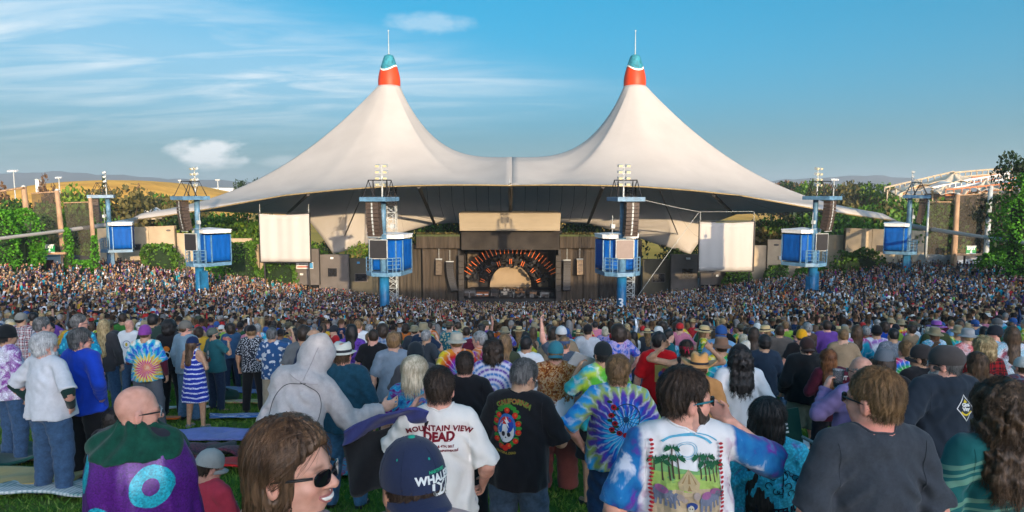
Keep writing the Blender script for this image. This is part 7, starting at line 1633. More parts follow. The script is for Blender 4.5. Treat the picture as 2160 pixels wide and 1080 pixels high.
# ---- cape
def cape(body):
    b_ = bodies[body.name]; m, nt, bs = mat_new('sequin_purple'); tc, (X, Y, Z) = coords(nt)
    vo = N(nt, 'ShaderNodeTexVoronoi', feature='F1'); vo.inputs['Scale'].default_value = 130; L(nt, tc, 'Object', vo, 'Vector'); rp = ramp(nt, [(0, (.5)), (1, 1.6)]); L(nt, vo, 'Color', rp, 0)
    col = (.085, .008, .17)
    for cx, cz in ((.150, 1.255), (-.10, 1.06), (-.255, 1.29), (.30, .88), (.10, .66), (-.25, .62)):
        dx, dz = math_n(nt, 'SUBTRACT', X, cx), math_n(nt, 'SUBTRACT', Z, cz); r = math_n(nt, 'SQRT', math_n(nt, 'ADD', math_n(nt, 'MULTIPLY', dx, dx), math_n(nt, 'MULTIPLY', math_n(nt, 'MULTIPLY', dz, dz), .72)))
        r = math_n(nt, 'ADD', r, math_n(nt, 'MULTIPLY', math_n(nt, 'SUBTRACT', ns(nt, tc, 30, 2), .5), .006))
        f = math_n(nt, 'MULTIPLY', math_n(nt, 'LESS_THAN', r, .088), math_n(nt, 'GREATER_THAN', r, .036)); f = math_n(nt, 'MULTIPLY', f, math_n(nt, 'LESS_THAN', Y, .05)); col = mixc(nt, f, col, (.01, .33, .42))
    mu = N(nt, 'ShaderNodeMix', data_type='RGBA', blend_type='MULTIPLY'); mu.inputs[0].default_value = .85; nt.links.new(col, mu.inputs[6]); L(nt, rp, 0, mu, 7); L(nt, mu, 2, bs, 'Base Color')
    bs.inputs['Roughness'].default_value = .42; bs.inputs['Metallic'].default_value = .12; bs.inputs['Specular IOR Level'].default_value = .6
    vb = N(nt, 'ShaderNodeBump'); vb.inputs['Strength'].default_value = .6; vb.inputs['Distance'].default_value = .004; L(nt, vo, 'Color', vb, 'Height'); L(nt, vb, 0, bs, 'Normal')
    S = SDF((-.50, -.36, .30), (.50, .42, 1.60), .011); f_ = lambda t, x, y, z: (.016*np.sin(np.arctan2(y, x)*8+1.5*np.sin(z*6)) + .008*np.sin(np.arctan2(y, x)*19+z*7))*(.5+.5*t)
    sh = b_.shx+.03
    S.ell((0, .0, 1.22), (sh+.085, .200, .28), None, .04); S.cone((0, .02, 1.20), (0, .03, .40), sh+.078, sh+.13, .04, flat=.88, fold=f_); S.ell((0, 0, 1.40), (.17, .13, .11), None, .05)
    for s_ in (-1, 1): S.ell(b_.S[s_] + [s_*.0, 0, -.03], (.075, .085, .080), None, .05)
    S.near(lambda X, Y, Z: .009*nzf(X, Y, Z*.6, 24, 3) + .007*np.sin(X*38+6*np.sin(Z*5))*np.clip((1.3-Z)*2, 0, 1)); S.clip((.45-S.Z + 0*S.X).astype(np.float32)); 
    S.cone((0, -.01, 1.43), (0, .0, 1.75), .085, .11, .01, sub=True)
    V, F = S.mesh(); link('cape', npmesh('cape', V, F), m, body); body_shirt[body.name] = (body_shirt[body.name][0], V, F)
    S = SDF((-.34, -.28, 1.22), (.34, .30, 1.60), .010); S.ell((0, -.0, 1.355), (.240, .205, .155), None, .04); S.cone(b_.S[-1]*[.95, 1, 1] - [0, 0, .01], b_.S[1]*[.95, 1, 1] - [0, 0, .01], .088, .088, .05); S.cone((0, -.01, 1.40), (0, -.01, 1.50), .135, .090, .05)
    S.near(lambda X, Y, Z: .008*np.sin(np.arctan2(Y, X)*9 + 2*np.sin(Z*20)) + .004*nzf(X, Y, Z, 40, 2)); S.clip((1.375 + .008*np.sin(S.X*22) + .25*S.X**2*0 - S.Z).astype(np.float32)); S.cone((0, -.005, 1.40), (0, .0, 1.75), .070, .085, .005, sub=True)
    V, F = S.mesh(); gm = cloth('velvet_green', (.006, .055, .035), .4, 20); link('collar', npmesh('collar', V, F), gm, body)
    mb = MB(); mb.tube([(.073*math.cos(a), -.005+.073*math.sin(a), 1.492+.004*math.sin(9*a)) for a in np.linspace(0, 2*math.pi, 40)], .006, 6); mb.build('gold_chain', simple('gold', (.5, .3, .06), .35, .9), body, True)
cape(p_cape)
# ---- lettering and emblems
RD = (.18, .010, .020)
words(p_cream, 'MOUNTAIN VIEW', .045, .0, 1.405, RD, space=1.1, arc=.60); words(p_cream, 'DEAD', .066, .0, 1.355, RD, space=1.05, bold=.004); words(p_cream, 'JUNE 3 & 4TH, 2017', .018, .01, 1.305, RD, bold=.0008); words(p_cream, 'SHORELINE AMPHITHEATRE', .016, .01, 1.280, RD, bold=.0008)
words(p_resist, 'RESIST', .075, .06, 1.375, (.60, .56, .56), bold=.004, space=1.1)
# skull-and-lightning roundel framed with roses (back of the black T-shirt)
RO = (.50, .02, .012); LG = (.03, .20, .03); OR = (.55, .10, .02)
g = [(LG, [circ(.085*math.cos(a), .02+.125*math.sin(a), .022, .014, 8) for a in np.linspace(-1.2, 4.3, 20)]),
     ((.02, .12, .35), [circ(0, .01, .068, .088, 28)]), ((.60, .60, .58), [circ(0, -.012, .056, .068, 26)]), (RO, [circ(0, .030, .050, .050, 24, 0, math.pi)]), ((.02, .05, .30), [arc_ for arc_ in arcband(0, .03, .0, .050, -.35*math.pi, .42*math.pi, 10)]),
     ((.70, .70, .68), [[(-.010, .082), (.020, .045), (.006, .045), (.022, .012), (-.004, .034), (.004, .034), (-.020, .060), (-.006, .058)]]), ((.015, .015, .02), [circ(-.020, -.028, .013, .016, 12), circ(.020, -.028, .013, .016, 12), [(-.006, -.052), (.006, -.052), (0, -.040)]]),
     (RO, [circ(x, y, .020, .018, 9) for x, y in ((-.062, .080), (-.005, .118), (.055, .092), (.082, .045), (.085, -.01), (.068, -.065), (.022, -.10), (-.030, -.105), (-.066, -.07), (-.084, -.015), (-.080, .04), (.0, -.115))]), (OR, [circ(x+.003, y+.003, .009, .008, 7) for x, y in ((-.062, .080), (-.005, .118), (.055, .092), (.082, .045), (.085, -.01), (.068, -.065), (.022, -.10), (-.030, -.105), (-.066, -.07), (-.084, -.015), (-.080, .04))])]
ink(p_skull, -.06, 1.27, g, 'emblem', 1.05)
words(p_skull, 'CALIFORNIA', .046, -.02, 1.455, (.12, .16, .03), arc=.20, bold=.003); words(p_skull, 'CALIFORNIA', .040, -.02, 1.458, (.35, .05, .03), arc=.20, bold=0); words(p_skull, 'GRATEFUL DEAD', .020, -.06, 1.115, (.25, .20, .03), bold=.0008, arc=-.4)
# wagon wheel with roses
sp_ = [arcband(0, 0, .108, .116, 0, 2*math.pi, 40), arcband(0, 0, .016, .024, 0, 2*math.pi, 14)]; spokes = []
for i in range(14): a = 2*math.pi*i/14; d = np.array([math.cos(a), math.sin(a)]); n_ = np.array([-d[1], d[0]])*.0022; spokes.append([tuple(d*.02-n_), tuple(d*.11-n_), tuple(d*.11+n_), tuple(d*.02+n_)])
ink(p_wheel, .06, 1.27, [((.015, .05, .12), sp_[0]+sp_[1]+spokes+[circ(0, 0, .016, .016, 12)]), ((.02, .06, .02), [circ(-.10+.03*math.sin(i*2.1), -.10+.045*i, .022, .012, 8) for i in range(6)]), ((.28, .01, .02), [circ(x, y, .024, .021, 9) for x, y in ((-.095, .09), (-.115, .03), (-.085, -.03), (-.11, -.08), (-.05, -.105), (0, -.12))]), ((.03, .01, .01), [circ(x, y, .010, .009, 7) for x, y in ((-.095, .09), (-.115, .03), (-.085, -.03), (-.11, -.08), (-.05, -.105))])], 'wheel_print')
# palm trees, striped tent, elephants and a seated violet figure with rose borders
def palm(x, y, h):
    t_ = [[(x-.004, y), (x+.004, y), (x+.003, y+h), (x-.003, y+h)]]; f_ = []
    for k in range(8):
        a = math.pi*(k/7*1.3-.15); c0 = (x, y+h); c1 = (x+.034*math.cos(a), y+h+.022*math.sin(a)-.004); c2 = (x+.040*math.cos(a), y+h+.012*math.sin(a)-.016); f_.append([c0, (c1[0], c1[1]+.003), c2, (c1[0]*.5+x*.5, c1[1]*.5+(y+h)*.5-.006)])
    return t_, f_
T_, F_ = [], []
for x, y, h in ((-.115, -.02, .085), (-.07, .0, .135), (-.085, -.01, .10), (-.045, .0, .09), (.06, .0, .095), (.085, -.01, .075), (.105, -.01, .10), (.13, -.02, .08), (.15, -.01, .06), (-.15, .02, .055)): a, b_ = palm(x, y, h); T_ += a; F_ += b_
eleph = lambda x, y, s: [circ(x, y, .036*s, .030*s, 14), circ(x+.034*s, y+.006*s, .018*s, .020*s, 12), [(x+.045*s, y), (x+.052*s, y-.04*s), (x+.046*s, y-.045*s), (x+.036*s, y-.008*s)], [(x-.030*s, y-.01), (x-.030*s, y-.06*s), (x-.018*s, y-.06*s), (x-.014*s, y-.01)], [(x-.008*s, y-.01), (x-.006*s, y-.06*s), (x+.004*s, y-.06*s), (x+.006*s, y-.01)], [(x+.014*s, y-.01), (x+.018*s, y-.06*s), (x+.028*s, y-.06*s), (x+.028*s, y-.01)]]
g = [((.10, .36, .50), arcband(0, .11, .135, .150, .15*math.pi, .80*math.pi, 14, .6)+arcband(.02, .10, .165, .173, .2*math.pi, .62*math.pi, 12, .6)+arcband(0, .125, .040, .044, 0, 2*math.pi, 24, .75)+arcband(0, .125, .052, .055, 0, 2*math.pi, 24, .75)),
     ((.16, .34, .12), [[(-.165, -.02), (.165, -.02), (.165, .045), (.10, .055), (.04, .035), (-.04, .045), (-.10, .065), (-.165, .07)]]), ((.30, .42, .10), [[(-.165, -.06), (.165, -.06), (.165, .01), (.0, .025), (-.165, .015)]]),
     ((.42, .32, .20), [[(-.165, -.30), (.165, -.30), (.165, -.06), (.05, -.045), (-.165, -.065)]]), ((.07, .05, .03), T_), ((.015, .09, .04), F_),
     ((.42, .32, .18), [[(-.055, -.02), (.055, -.02), (.0, .045)], [(-.045, -.05), (.045, -.05), (.052, -.018), (-.052, -.018)]]), ((.28, .18, .08), [[(-.035, -.02), (-.028, -.02), (0, .040)], [(-.006, -.02), (.006, -.02), (0, .04)], [(.028, -.02), (.035, -.02), (0, .040)], [(-.010, -.05), (.010, -.05), (.0, -.025)]]),
     ((.14, .16, .22), eleph(-.125, -.075, 1.0)+eleph(-.085, -.09, .8)+eleph(.085, -.10, 1.0)+eleph(.13, -.085, .95)), ((.28, .10, .22), [circ(-.125, -.055, .028, .018, 10), circ(.085, -.078, .028, .018, 10), circ(.13, -.062, .026, .018, 10)]), ((.35, .28, .25), [circ(-.04, -.085, .018, .016, 10), circ(-.02, -.10, .014, .012, 10), circ(.035, -.075, .018, .02, 10)]),
     ((.14, .04, .26), [[(-.05, -.26), (.09, -.26), (.075, -.19), (.04, -.155), (.0, -.16), (-.03, -.20)]]), ((.03, .06, .22), [circ(.015, -.128, .026, .020, 14)]), ((.50, .46, .36), [circ(.010, -.142, .015, .018, 12), [(-.06, -.205), (-.005, -.185), (-.005, -.195), (-.06, -.215)]]), ((.06, .20, .14), [circ(-.085, -.215, .030, .038, 14)]), ((.015, .015, .02), [circ(.004, -.140, .003, .004, 6), circ(.015, -.140, .003, .004, 6)]),
     ((.36, .02, .03), [circ(-.168+.004*math.sin(i), .17-.020*i, .0115, .007, 7) for i in range(23)]+[circ(.172+.004*math.sin(i), .15-.020*i, .0115, .007, 7) for i in range(22)])]
ink(p_eleph, -.02, 1.315, g, 'print', .84)
# black vine lettering
BKI = (.008, .012, .025); cur = []
for i in range(9): cur += arcband(-.08+.022*i, .02+.055*math.sin(i*1.9), .016, .021, i, i+4.6, 10)
for i in range(5): cur += arcband(-.05+.025*i, .10-.012*abs(i-2), .010, .014, i*2, i*2+5, 8)
cur += [[(-.003, -.05), (.003, -.05), (.003, .11), (-.003, .11)]]
ink(p_vine, .08, 1.24, [(BKI, cur)], 'vine_print', 1.0); words(p_vine, 'GRATEFUL', .055, .04, 1.10, BKI, bold=.003, arc=-.5)
# diamond emblem
wt_ = (.62, .62, .60); dm = [(-.075, 0), (0, .095), (.075, 0), (0, -.095)]; fr_ = []
for i in range(4):
    a, c_ = np.array(dm[i]), np.array(dm[(i+1) % 4]); n_ = np.array([0, 0]); fr_.append([tuple(a), tuple(c_), tuple(c_*.90), tuple(a*.90)])
ink(p_dig, .045, 1.31, [(wt_, fr_), ((.60, .45, .02), [arc_ for arc_ in arcband(0, .0, .040, .052, 1.15*math.pi, 1.85*math.pi, 8)]+[[(-.02, .04), (0, .062), (.02, .04)]])], 'diamond_emblem'); words(p_dig, 'Gina', .034, .045, 1.335, wt_, bold=.002); words(p_dig, 'Viny', .034, .045, 1.305, wt_, bold=.002)
# team lettering on the back-to-front cap, following the crown
def cap_print(body):
    b_ = bodies[body.name]; cap = [c for c in body.children if c.name.startswith('cap')][0]; me = cap.data; V = np.array([v.co[:] for v in me.vertices]); Fc = [tuple(p.vertices) for p in me.polygons]; tree = BVHTree.FromPolygons([tuple(v) for v in V.tolist()], Fc)
    M = Matrix(b_.Rh.tolist()); o0 = Vector(b_.hb)
    def put(mesh, col, u0, z0, nm, off=.003):
        import bmesh as B_
        bm = B_.new(); bm.from_mesh(mesh); B_.ops.triangulate(bm, faces=bm.faces[:]); 
        for _ in range(3):
            l_ = [e for e in bm.edges if e.calc_length() > .012]
            if not l_: break
            B_.ops.subdivide_edges(bm, edges=l_, cuts=1); B_.ops.triangulate(bm, faces=bm.faces[:])
        for v in bm.verts:
            a = (v.co.x + u0)/.105; z = z0 + v.co.y; d = M @ Vector((-math.sin(a)*-1, -math.cos(a), 0)); st = o0 + M @ Vector((0, -.012, z)) + d*.3
            h = tree.ray_cast(st, -d); v.co = (h[0] + d*(off+v.co.z)) if h[0] is not None else (o0 + M @ Vector((0, -.012, z)) + d*.105)
        me2 = bpy.data.meshes.new(nm); bm.to_mesh(me2); bm.free(); link(nm, me2, cloth('ink_cap_%02x%02x' % (int(col[0]*255), int(col[1]*255)), col, .1, 40), cap)
    put(text_mesh('WHALERS', .029, 0, bold=.0014, space=1.05), (.62, .64, .62), .034, .108, 'lettering'); put(text_mesh('HARTFORD', .011, 0, bold=.0006), (.02, .30, .16), .034, .127, 'lettering')
    g1 = [([(x, y) for x, y in p], 0) for p in ([(-.030, .012), (-.022, .012), (-.022, -.008), (-.012, -.020), (0, -.020), (0, -.027), (-.016, -.027), (-.030, -.012)], [(.030, .012), (.022, .012), (.022, -.008), (.012, -.020), (0, -.020), (0, -.027), (.016, -.027), (.030, -.012)], [(-.004, -.02), (.004, -.02), (.004, .002), (.018, .012), (.010, .014), (0, .006), (-.010, .014), (-.018, .012), (-.004, .002)])]
    put(flat(g1, .01), (.62, .64, .62), .040, .084, 'whale_tail_logo')
    for a in (-.9, .15, .95, 2.2): put(flat([(circ(0, 0, .0035, .0035, 10), 0)], .01), (.01, .30, .20), a*.105, .160, 'eyelet')
    for a in (-1.0, 0, 1.0, 2.05, 3.14, -2.05):
        mb = MB(); pts = []
        for z in np.linspace(.075, .195, 9):
            d = M @ Vector((math.sin(a+.3), -math.cos(a+.3), 0)); h = tree.ray_cast(o0 + M @ Vector((0, -.012, z)) + d*.3, -d)
            if h[0] is not None: pts.append(h[0])
        if len(pts) > 2: mb.tube(pts, .0011, 5, False); mb.build('panel_seam', cloth('cap_seam', (.012, .018, .045)), cap)
cap_print(p_cap)
# small prints on the middle rows
def find(s): return [o for o in bpy.data.objects if o.get('label', '').find(s) >= 0 and o.parent is None][0]
ink(find('shaved head in white'), 0, 1.24, [((.05, .09, .25), arcband(0, 0, .07, .08, 0, 2*math.pi, 20)), ((.55, .42, .05), [circ(0, 0, .025, .04, 10)])], 'round_print'); ink(find('bright red T-shirt'), .02, 1.24, [((.45, .30, .08), [[(-.09, -.12), (.09, -.12), (.09, .10), (-.09, .10)]]), ((.05, .08, .30), [circ(0, -.02, .05, .05, 12)]), ((.5, .05, .05), [circ(.02, .03, .03, .03, 10)])], 'square_print')
ink(find('white T-shirt with round red print'), 0, 1.20, [((.35, .02, .02), arcband(0, 0, .07, .10, 0, 2*math.pi, 20)), ((.05, .1, .12), [circ(0, 0, .04, .04, 10)])], 'round_print'); ink(find('black T-shirt with orange print'), 0, 1.20, [((.55, .16, .02), [circ(0, .05, .06, .05, 12)]), ((.45, .42, .38), arcband(0, -.06, .05, .07, 0, 2*math.pi, 14))], 'print'); ink(find('drinking in teal'), 0, 1.18, [((.20, .05, .03), [circ(0, -.07, .08, .06, 12)]), ((.5, .48, .45), [circ(0, .06, .03, .05, 10), [(-.03, .0), (.03, .0), (.02, -.06), (-.02, -.06)]])], 'skeleton_print')
# things held in the hand
def handpos(body, s):
    b_ = bodies[body.name]; W, E = b_.W[s], b_.E[s]; d = (W-E)/np.linalg.norm(W-E); p = W + d*.085; bpy.context.view_layer.update(); return body.matrix_world @ Vector(p)
q = handpos(p_lav, -1); q = P(1768, 800, q.y)
t = thing('plastic_cup', 'clear plastic cup with dark red drink held up before the lavender shirt', 'cup', tuple(q - Vector((0, 0, .07)))); gl, nt, b = mat_new('cup_plastic'); b.inputs['Base Color'].default_value = (.75, .75, .75, 1); b.inputs['Roughness'].default_value = .1; b.inputs['Transmission Weight'].default_value = .85; b.inputs['IOR'].default_value = 1.2
mb = MB(); mb.lathe([(.001, 0), (.032, 0), (.046, .15), (.048, .152), (.044, .15), (.030, .004), (.001, .004)], 20); mb.build('cup_wall', gl, t, True); mb = MB(); mb.lathe([(.001, .006), (.030, .006), (.035, .045), (.001, .045)], 18); mb.build('drink', simple('dark_drink', (.05, .006, .004), .2), t, True)
q = handpos(p_eleph, 1); mb = MB(); mb.tube([Vector((0, 0, 0)), Vector((-.045, .02, .012))], [.006, .005], 8); o = mb.build('cigarette', simple('cig_grey', (.35, .34, .33), .5), loc=tuple(q)); tag(o, 'short hand-rolled cigarette in the bearded man\'s fingers', 'cigarette')
q = handpos(find('lime and blue'), -1); mb = MB(); mb.box((0, 0, 0), (.24, .012, .16), .3, .5, .4); o = mb.build('tablet', simple('tablet_silver', (.4, .42, .44), .3), loc=tuple(q)); tag(o, 'silver tablet held up by the man in lime tie-dye', 'tablet')
q = handpos(find('drinking in teal'), 1); mb = MB(); mb.tube([Vector((-.09, 0, 0)), Vector((.06, 0, -.03))], .033, 12); o = mb.build('drink_can', simple('can_pink', (.4, .12, .10), .35), loc=tuple(q)); tag(o, 'drink can tipped to the mouth of the man in teal', 'can')
# neckbands and a smile
for bd in list(bodies):
    o = bpy.data.objects.get(bd); b_ = bodies[bd]
    if o is None or o.location.y > 9 or b_.sp.get('hoodup') or o.name not in body_shirt: continue
    so, V, F = body_shirt[o.name]
    if not so.name.startswith(('t_shirt',)) or not so.data.materials: continue
    tree = BVHTree.FromPolygons([tuple(map(float, v)) for v in V], [tuple(map(int, f)) for f in F]); ax0 = Vector(b_.neck) + Vector((0, .012, .0)); up = (Vector(b_.hb) - Vector(b_.neck)).normalized(); pts = []
    for k in range(36):
        a = 2*math.pi*k/36; d = Vector((math.cos(a), math.sin(a), 0)); st = ax0 + up*.18 + d*(.080 + .010*b_.fat); h = tree.ray_cast(st, -up)
        pts.append(h[0] + Vector((0, 0, .001)) if h[0] is not None else None)
    if sum(p is None for p in pts) > 6: continue
    pts = [p if p is not None else (pts[i-1] or pts[(i+1) % 36] or ax0) for i, p in enumerate(pts)]; pts.append(pts[0]); mb = MB(); mb.tube(pts, .0055, 6, False); mb.build('neckband', so.data.materials[0], so, True)
b_ = bodies[p_woman.name]; H = lambda *c: Vector(b_.H(c)); mb = MB()
arc_ = lambda xs, y0, z0, zc, k=14: [H(xs*math.cos(a), y0 + .016*math.sin(a), z0 + (zc-z0)*math.sin(a)) for a in np.linspace(0, math.pi, k)]
mb.tube(arc_(.022, .090, .004, -.003), [.002]+[.0055]*12+[.002], 8); mb.build('teeth', simple('teeth_white', (.75, .72, .66), .3, var=.03), p_woman, True)
lipm = simple('lips', (.40, .15, .13), .4)
mb = MB(); mb.tube(arc_(.028, .089, .009, .0045), [.0012]+[.0026]*12+[.0012], 8); mb.tube(arc_(.028, .087, .009, -.0125), [.0012]+[.0034]*12+[.0012], 8); mb.build('lips', lipm, p_woman, True)
print('T prints', time.time()-_T0)

def seam(body, paths, r, mat, name='seam', front=False):
    so, V, F = body_shirt[body.name]; tree = BVHTree.FromPolygons([tuple(map(float, v)) for v in V], [tuple(map(int, f)) for f in F])
    for pth in paths:
        pts = []; q_ = np.array(pth); t_ = np.arange(len(q_)); 
        for _ in range(2):
            q2 = [q_[0]]
            for a, b2 in zip(q_[:-1], q_[1:]): q2 += [a*.75+b2*.25, a*.25+b2*.75]
            q_ = np.array(q2+[q_[-1]])
        pth = [tuple(v) for v in q_]
        for a, b2 in zip(pth[:-1], pth[1:]):
            for k in range(3):
                x, z = a[0]+(b2[0]-a[0])*k/3, a[1]+(b2[1]-a[1])*k/3; h = tree.ray_cast(Vector((x, -2, z)), Vector((0, 1, 0)))
                if h[0] is not None: pts.append(h[0] + Vector((0, -.001, 0)))
        if len(pts) > 3: mb = MB(); mb.tube(pts, r, 5, False); mb.build(name, mat, so, True)
PIPE = cloth('dark_piping', (.05, .05, .055))
bh = bodies[p_hood.name]; hx_ = lambda x, z: tuple((bh.T((x, 0, z))[0], bh.T((x, 0, z))[2]))
seam(p_hood, [[hx_(.02, 1.47), hx_(-.10, 1.44), hx_(-.15, 1.36), hx_(-.165, 1.26), hx_(-.15, 1.17)], [hx_(-.02, 1.47), hx_(.10, 1.44), hx_(.15, 1.36), hx_(.165, 1.26), hx_(.15, 1.17)]], .0028, PIPE)
hc_ = lambda x, z: (bh.H((x, 0, z))[0], bh.H((x, 0, z))[2]); seam(p_hood, [[hc_(0, .20), hc_(0, .10), hc_(0, .0), hc_(0, -.06)], [hc_(-.10, -.05), hc_(0, -.075), hc_(.10, -.05)]], .003, cloth('seam_grey', (.30, .28, .28)))
# shoulder, yoke and side seams on plain shirts near the camera
for bd in list(bodies):
    o = bpy.data.objects.get(bd)
    if o is None or o.location.y > 6 or o.name not in body_shirt or o.name in (p_hood.name, p_cape.name, p_woman.name): continue
    b_ = bodies[bd]; so = body_shirt[o.name][0]
    if not so.data.materials: continue
    sx_ = b_.shx; seam(o, [[(s*(sx_+.005), 1.455), (s*(sx_-.004), 1.38), (s*(sx_+.0), 1.30), (s*(sx_+.006), 1.24)] for s in (-1, 1)], .0022, so.data.materials[0])
# ================================================================== THE REST OF THE AUDIENCE
TOPS = [('black T-shirt', BLACK), ('navy T-shirt', NAVY), ('white T-shirt', WHITE), ('pale grey T-shirt', GREY), ('dark grey T-shirt', CHAR), ('sky blue shirt', cloth('t_sky', (.16, .32, .50))), ('turquoise shirt', cloth('t_turq', (.01, .30, .36))), ('red T-shirt', cloth('t_red', (.42, .015, .02))), ('maroon sweater', cloth('t_mar', (.11, .012, .03))), ('purple shirt', cloth('t_pur', (.12, .05, .26))),
        ('forest green shirt', cloth('t_for', (.02, .07, .035))), ('lime green T-shirt', cloth('t_lime', (.25, .42, .05))), ('mustard shirt', cloth('t_mus', (.50, .30, .03))), ('orange T-shirt', cloth('t_ora', (.60, .16, .03))), ('pink shirt', cloth('t_pink', (.55, .18, .26))), ('tan jacket', cloth('t_tan', (.26, .19, .12))), ('brown shirt', cloth('t_bro', (.09, .055, .035))), ('royal blue T-shirt', cloth('t_roy', (.01, .06, .36))),
        ('denim jacket', cloth('t_den', (.03, .08, .16))), ('teal hoodie', cloth('t_tea', (.01, .12, .14))), ('rainbow spiral tie-dye', pattern('c_td1', 'spiral', [TD_R, TD_Y, TD_G, TD_B, TD_P], sc=2.6)), ('blue tie-dye shirt', pattern('c_td2', 'blotch', [TD_B, TD_T, (.5, .6, .7), TD_B], sc=1.4)), ('purple tie-dye shirt', pattern('c_td3', 'blotch', [TD_P, (.5, .4, .6), TD_B, TD_P], sc=1.5, seed=2)),
        ('green and yellow tie-dye', pattern('c_td4', 'burst', [TD_G, TD_Y, TD_G, TD_T], sc=3)), ('red plaid shirt', pattern('c_pl1', 'plaid', [(.3, .03, .03), (.02, .02, .03), (.4, .38, .36)])), ('blue checked shirt', pattern('c_pl2', 'plaid', [(.08, .14, .26), (.3, .34, .4)])), ('floral holiday shirt', pattern('c_fl', 'floral', [(.02, .16, .2), (.5, .45, .3)]))]
HEADS = [('short black hair', 'short', 'black', None, None), ('short brown hair', 'short', 'brown', None, None), ('messy dark hair', 'messy', 'dark', None, None), ('grey hair', 'messy', 'grey', None, None), ('long brown hair', 'long', 'brown', None, None), ('long black hair', 'xlong', 'black', None, None), ('long blonde hair', 'xlong', 'blonde', None, None), ('curly dark hair', 'curly', 'dark', None, None),
         ('sandy short hair', 'short', 'light', None, None), ('black cap', 'short', 'dark', 'cap', (.012, .012, .014)), ('white cap', 'short', 'brown', 'cap', (.55, .55, .53)), ('red cap', 'short', 'dark', 'cap', (.38, .02, .02)), ('blue cap', 'short', 'brown', 'capback', (.02, .07, .22)), ('khaki bucket hat', 'short', 'brown', 'bucket', (.24, .20, .12)), ('straw hat', 'long', 'light', 'straw', (.52, .38, .18)), ('dark beanie', 'short', 'dark', 'beanie', (.02, .022, .028)), ('olive wide-brimmed hat', 'short', 'dark', 'cowboy', (.07, .065, .04)), ('blonde bob', 'bob', 'pale', None, None)]
POSES = [dict(armL='down', armR='bent'), dict(armL='bent', armR='pocket'), dict(armL='cross', armR='cross'), dict(armL='down', armR='face')]
protos = []
rc = random.Random(11)
for i, (hn, hs_, hc_, hat, hcol) in enumerate(HEADS):
    for k in range(2):
        fem = hs_ in ('long', 'xlong', 'bob'); po = POSES[(i+k*2) % 4]
        b = person('p', 1080, 684, 17, 0, shirt=('tee', 'long')[(i+k) % 2], top=BLACK, bottom=BLK, hair=hs_, hc=hc_, hat=hat, hatc=hcol or (.1, .1, .1), fem=fem, fat=.2+.35*k, vox=.036, H=1.75, stance=.02+.02*k, **po)
        protos.append((i, k, b))
taken = [(o.location.x, o.location.y) for o in bpy.data.objects if o.parent is None and o.get('category') == 'person' and not any(o is q[2] for q in protos)]
def blocked(x, y, r): return any((x-a)**2 + (y-b)**2 < r*r for a, b in taken)
towers = [(o.location.x, o.location.y) for o in bpy.data.objects if o.name.startswith('delay_tower')]
spots = []
ry = np.random.default_rng(21); y = 9.8
while y < 29:
    sp_ = 1.25 if y < 12 else (1.02 if y < 17 else (.80 if y < 21 else .68)); x = -y*.80 - 1 + ry.uniform(0, sp_)
    while x < y*.80 + 1:
        px = 1080 + 1440*x/y; open_l = (px < 760 and y < 15.5) or (px < 1080 and y < 12.5) or (px < 1700 and y < 11) or (px > 1700 and y < 10.5)
        xx, yy = x + ry.uniform(-.22, .22)*sp_, y + ry.uniform(-.3, .3)*sp_
        if not open_l and not blocked(xx, yy, .55) and ry.random() > .06: spots.append((xx, yy)); taken.append((xx, yy))
        x += sp_*ry.uniform(.8, 1.2)
    y += (1.35 if y < 14 else 1.0) if y < 20 else .86
spots.sort(key=lambda s: s[1]); N_IND = 300 - 78
combos = [(t, h) for t in range(len(TOPS)) for h in range(len(HEADS))]; rc.shuffle(combos)
wt = {0: 3, 1: 3, 2: 2, 3: 2, 4: 2, 7: 1, 18: 1}
BOT = [DEN, DEND, BLK, KHAKI, DENL, cloth('grey_trousers', (.10, .10, .11))]
def where(px):
    for lim, s in ((150, 'near the left edge'), (330, 'below the far left tower'), (520, 'below the tower numbered 5'), (700, 'below the left screen'), (900, 'below the left middle tower'), (1080, 'below stage left half'), (1240, 'below stage right half'), (1400, 'below the tower numbered 3'), (1620, 'below the right screen'), (1800, 'below the tower numbered 2'), (1990, 'below the far right tower')):
        if px < lim: return s
    return 'near the right edge'
def setmat(o, m):
    for s in o.material_slots: s.link = 'OBJECT'; s.material = m
skins = [fair, pink, tan_, tan_, olive, dark_, fair]
for i, (x, y) in enumerate(spots[:N_IND]):
    t, h = combos[i]; src = [q[2] for q in protos if q[0] == h][i % 2]; o = dup(src); o.color = (*rc.choice(skins), 1)
    for c in o.children:
        if c.name.startswith(('t_shirt', 'shirt')): setmat(c, TOPS[t][1])
        elif c.name.startswith('trousers'): setmat(c, rc.choice(BOT))
    s = rc.uniform(.93, 1.05)*(.95 if HEADS[h][1] in ('long', 'xlong', 'bob') else 1); o.scale = (s*rc.uniform(.95, 1.06), s*rc.uniform(.95, 1.08), s); o.location = (x, y, gz(x, y)-.01)
    face = math.atan2(x, 118-y); o.rotation_euler = (0, 0, face + rc.gauss(0, .35) + (rc.choice([-1, 1])*rc.uniform(.8, 2.4) if rc.random() < .16 else 0))
    px = 1080+1440*x/y; tag(o, 'person in %s with %s %s' % (TOPS[t][0], HEADS[h][0], where(px)), 'person', 'audience standing close together')
for _, _, b in protos:
    for c in list(b.children_recursive): bpy.data.objects.remove(c)
    bpy.data.objects.remove(b)
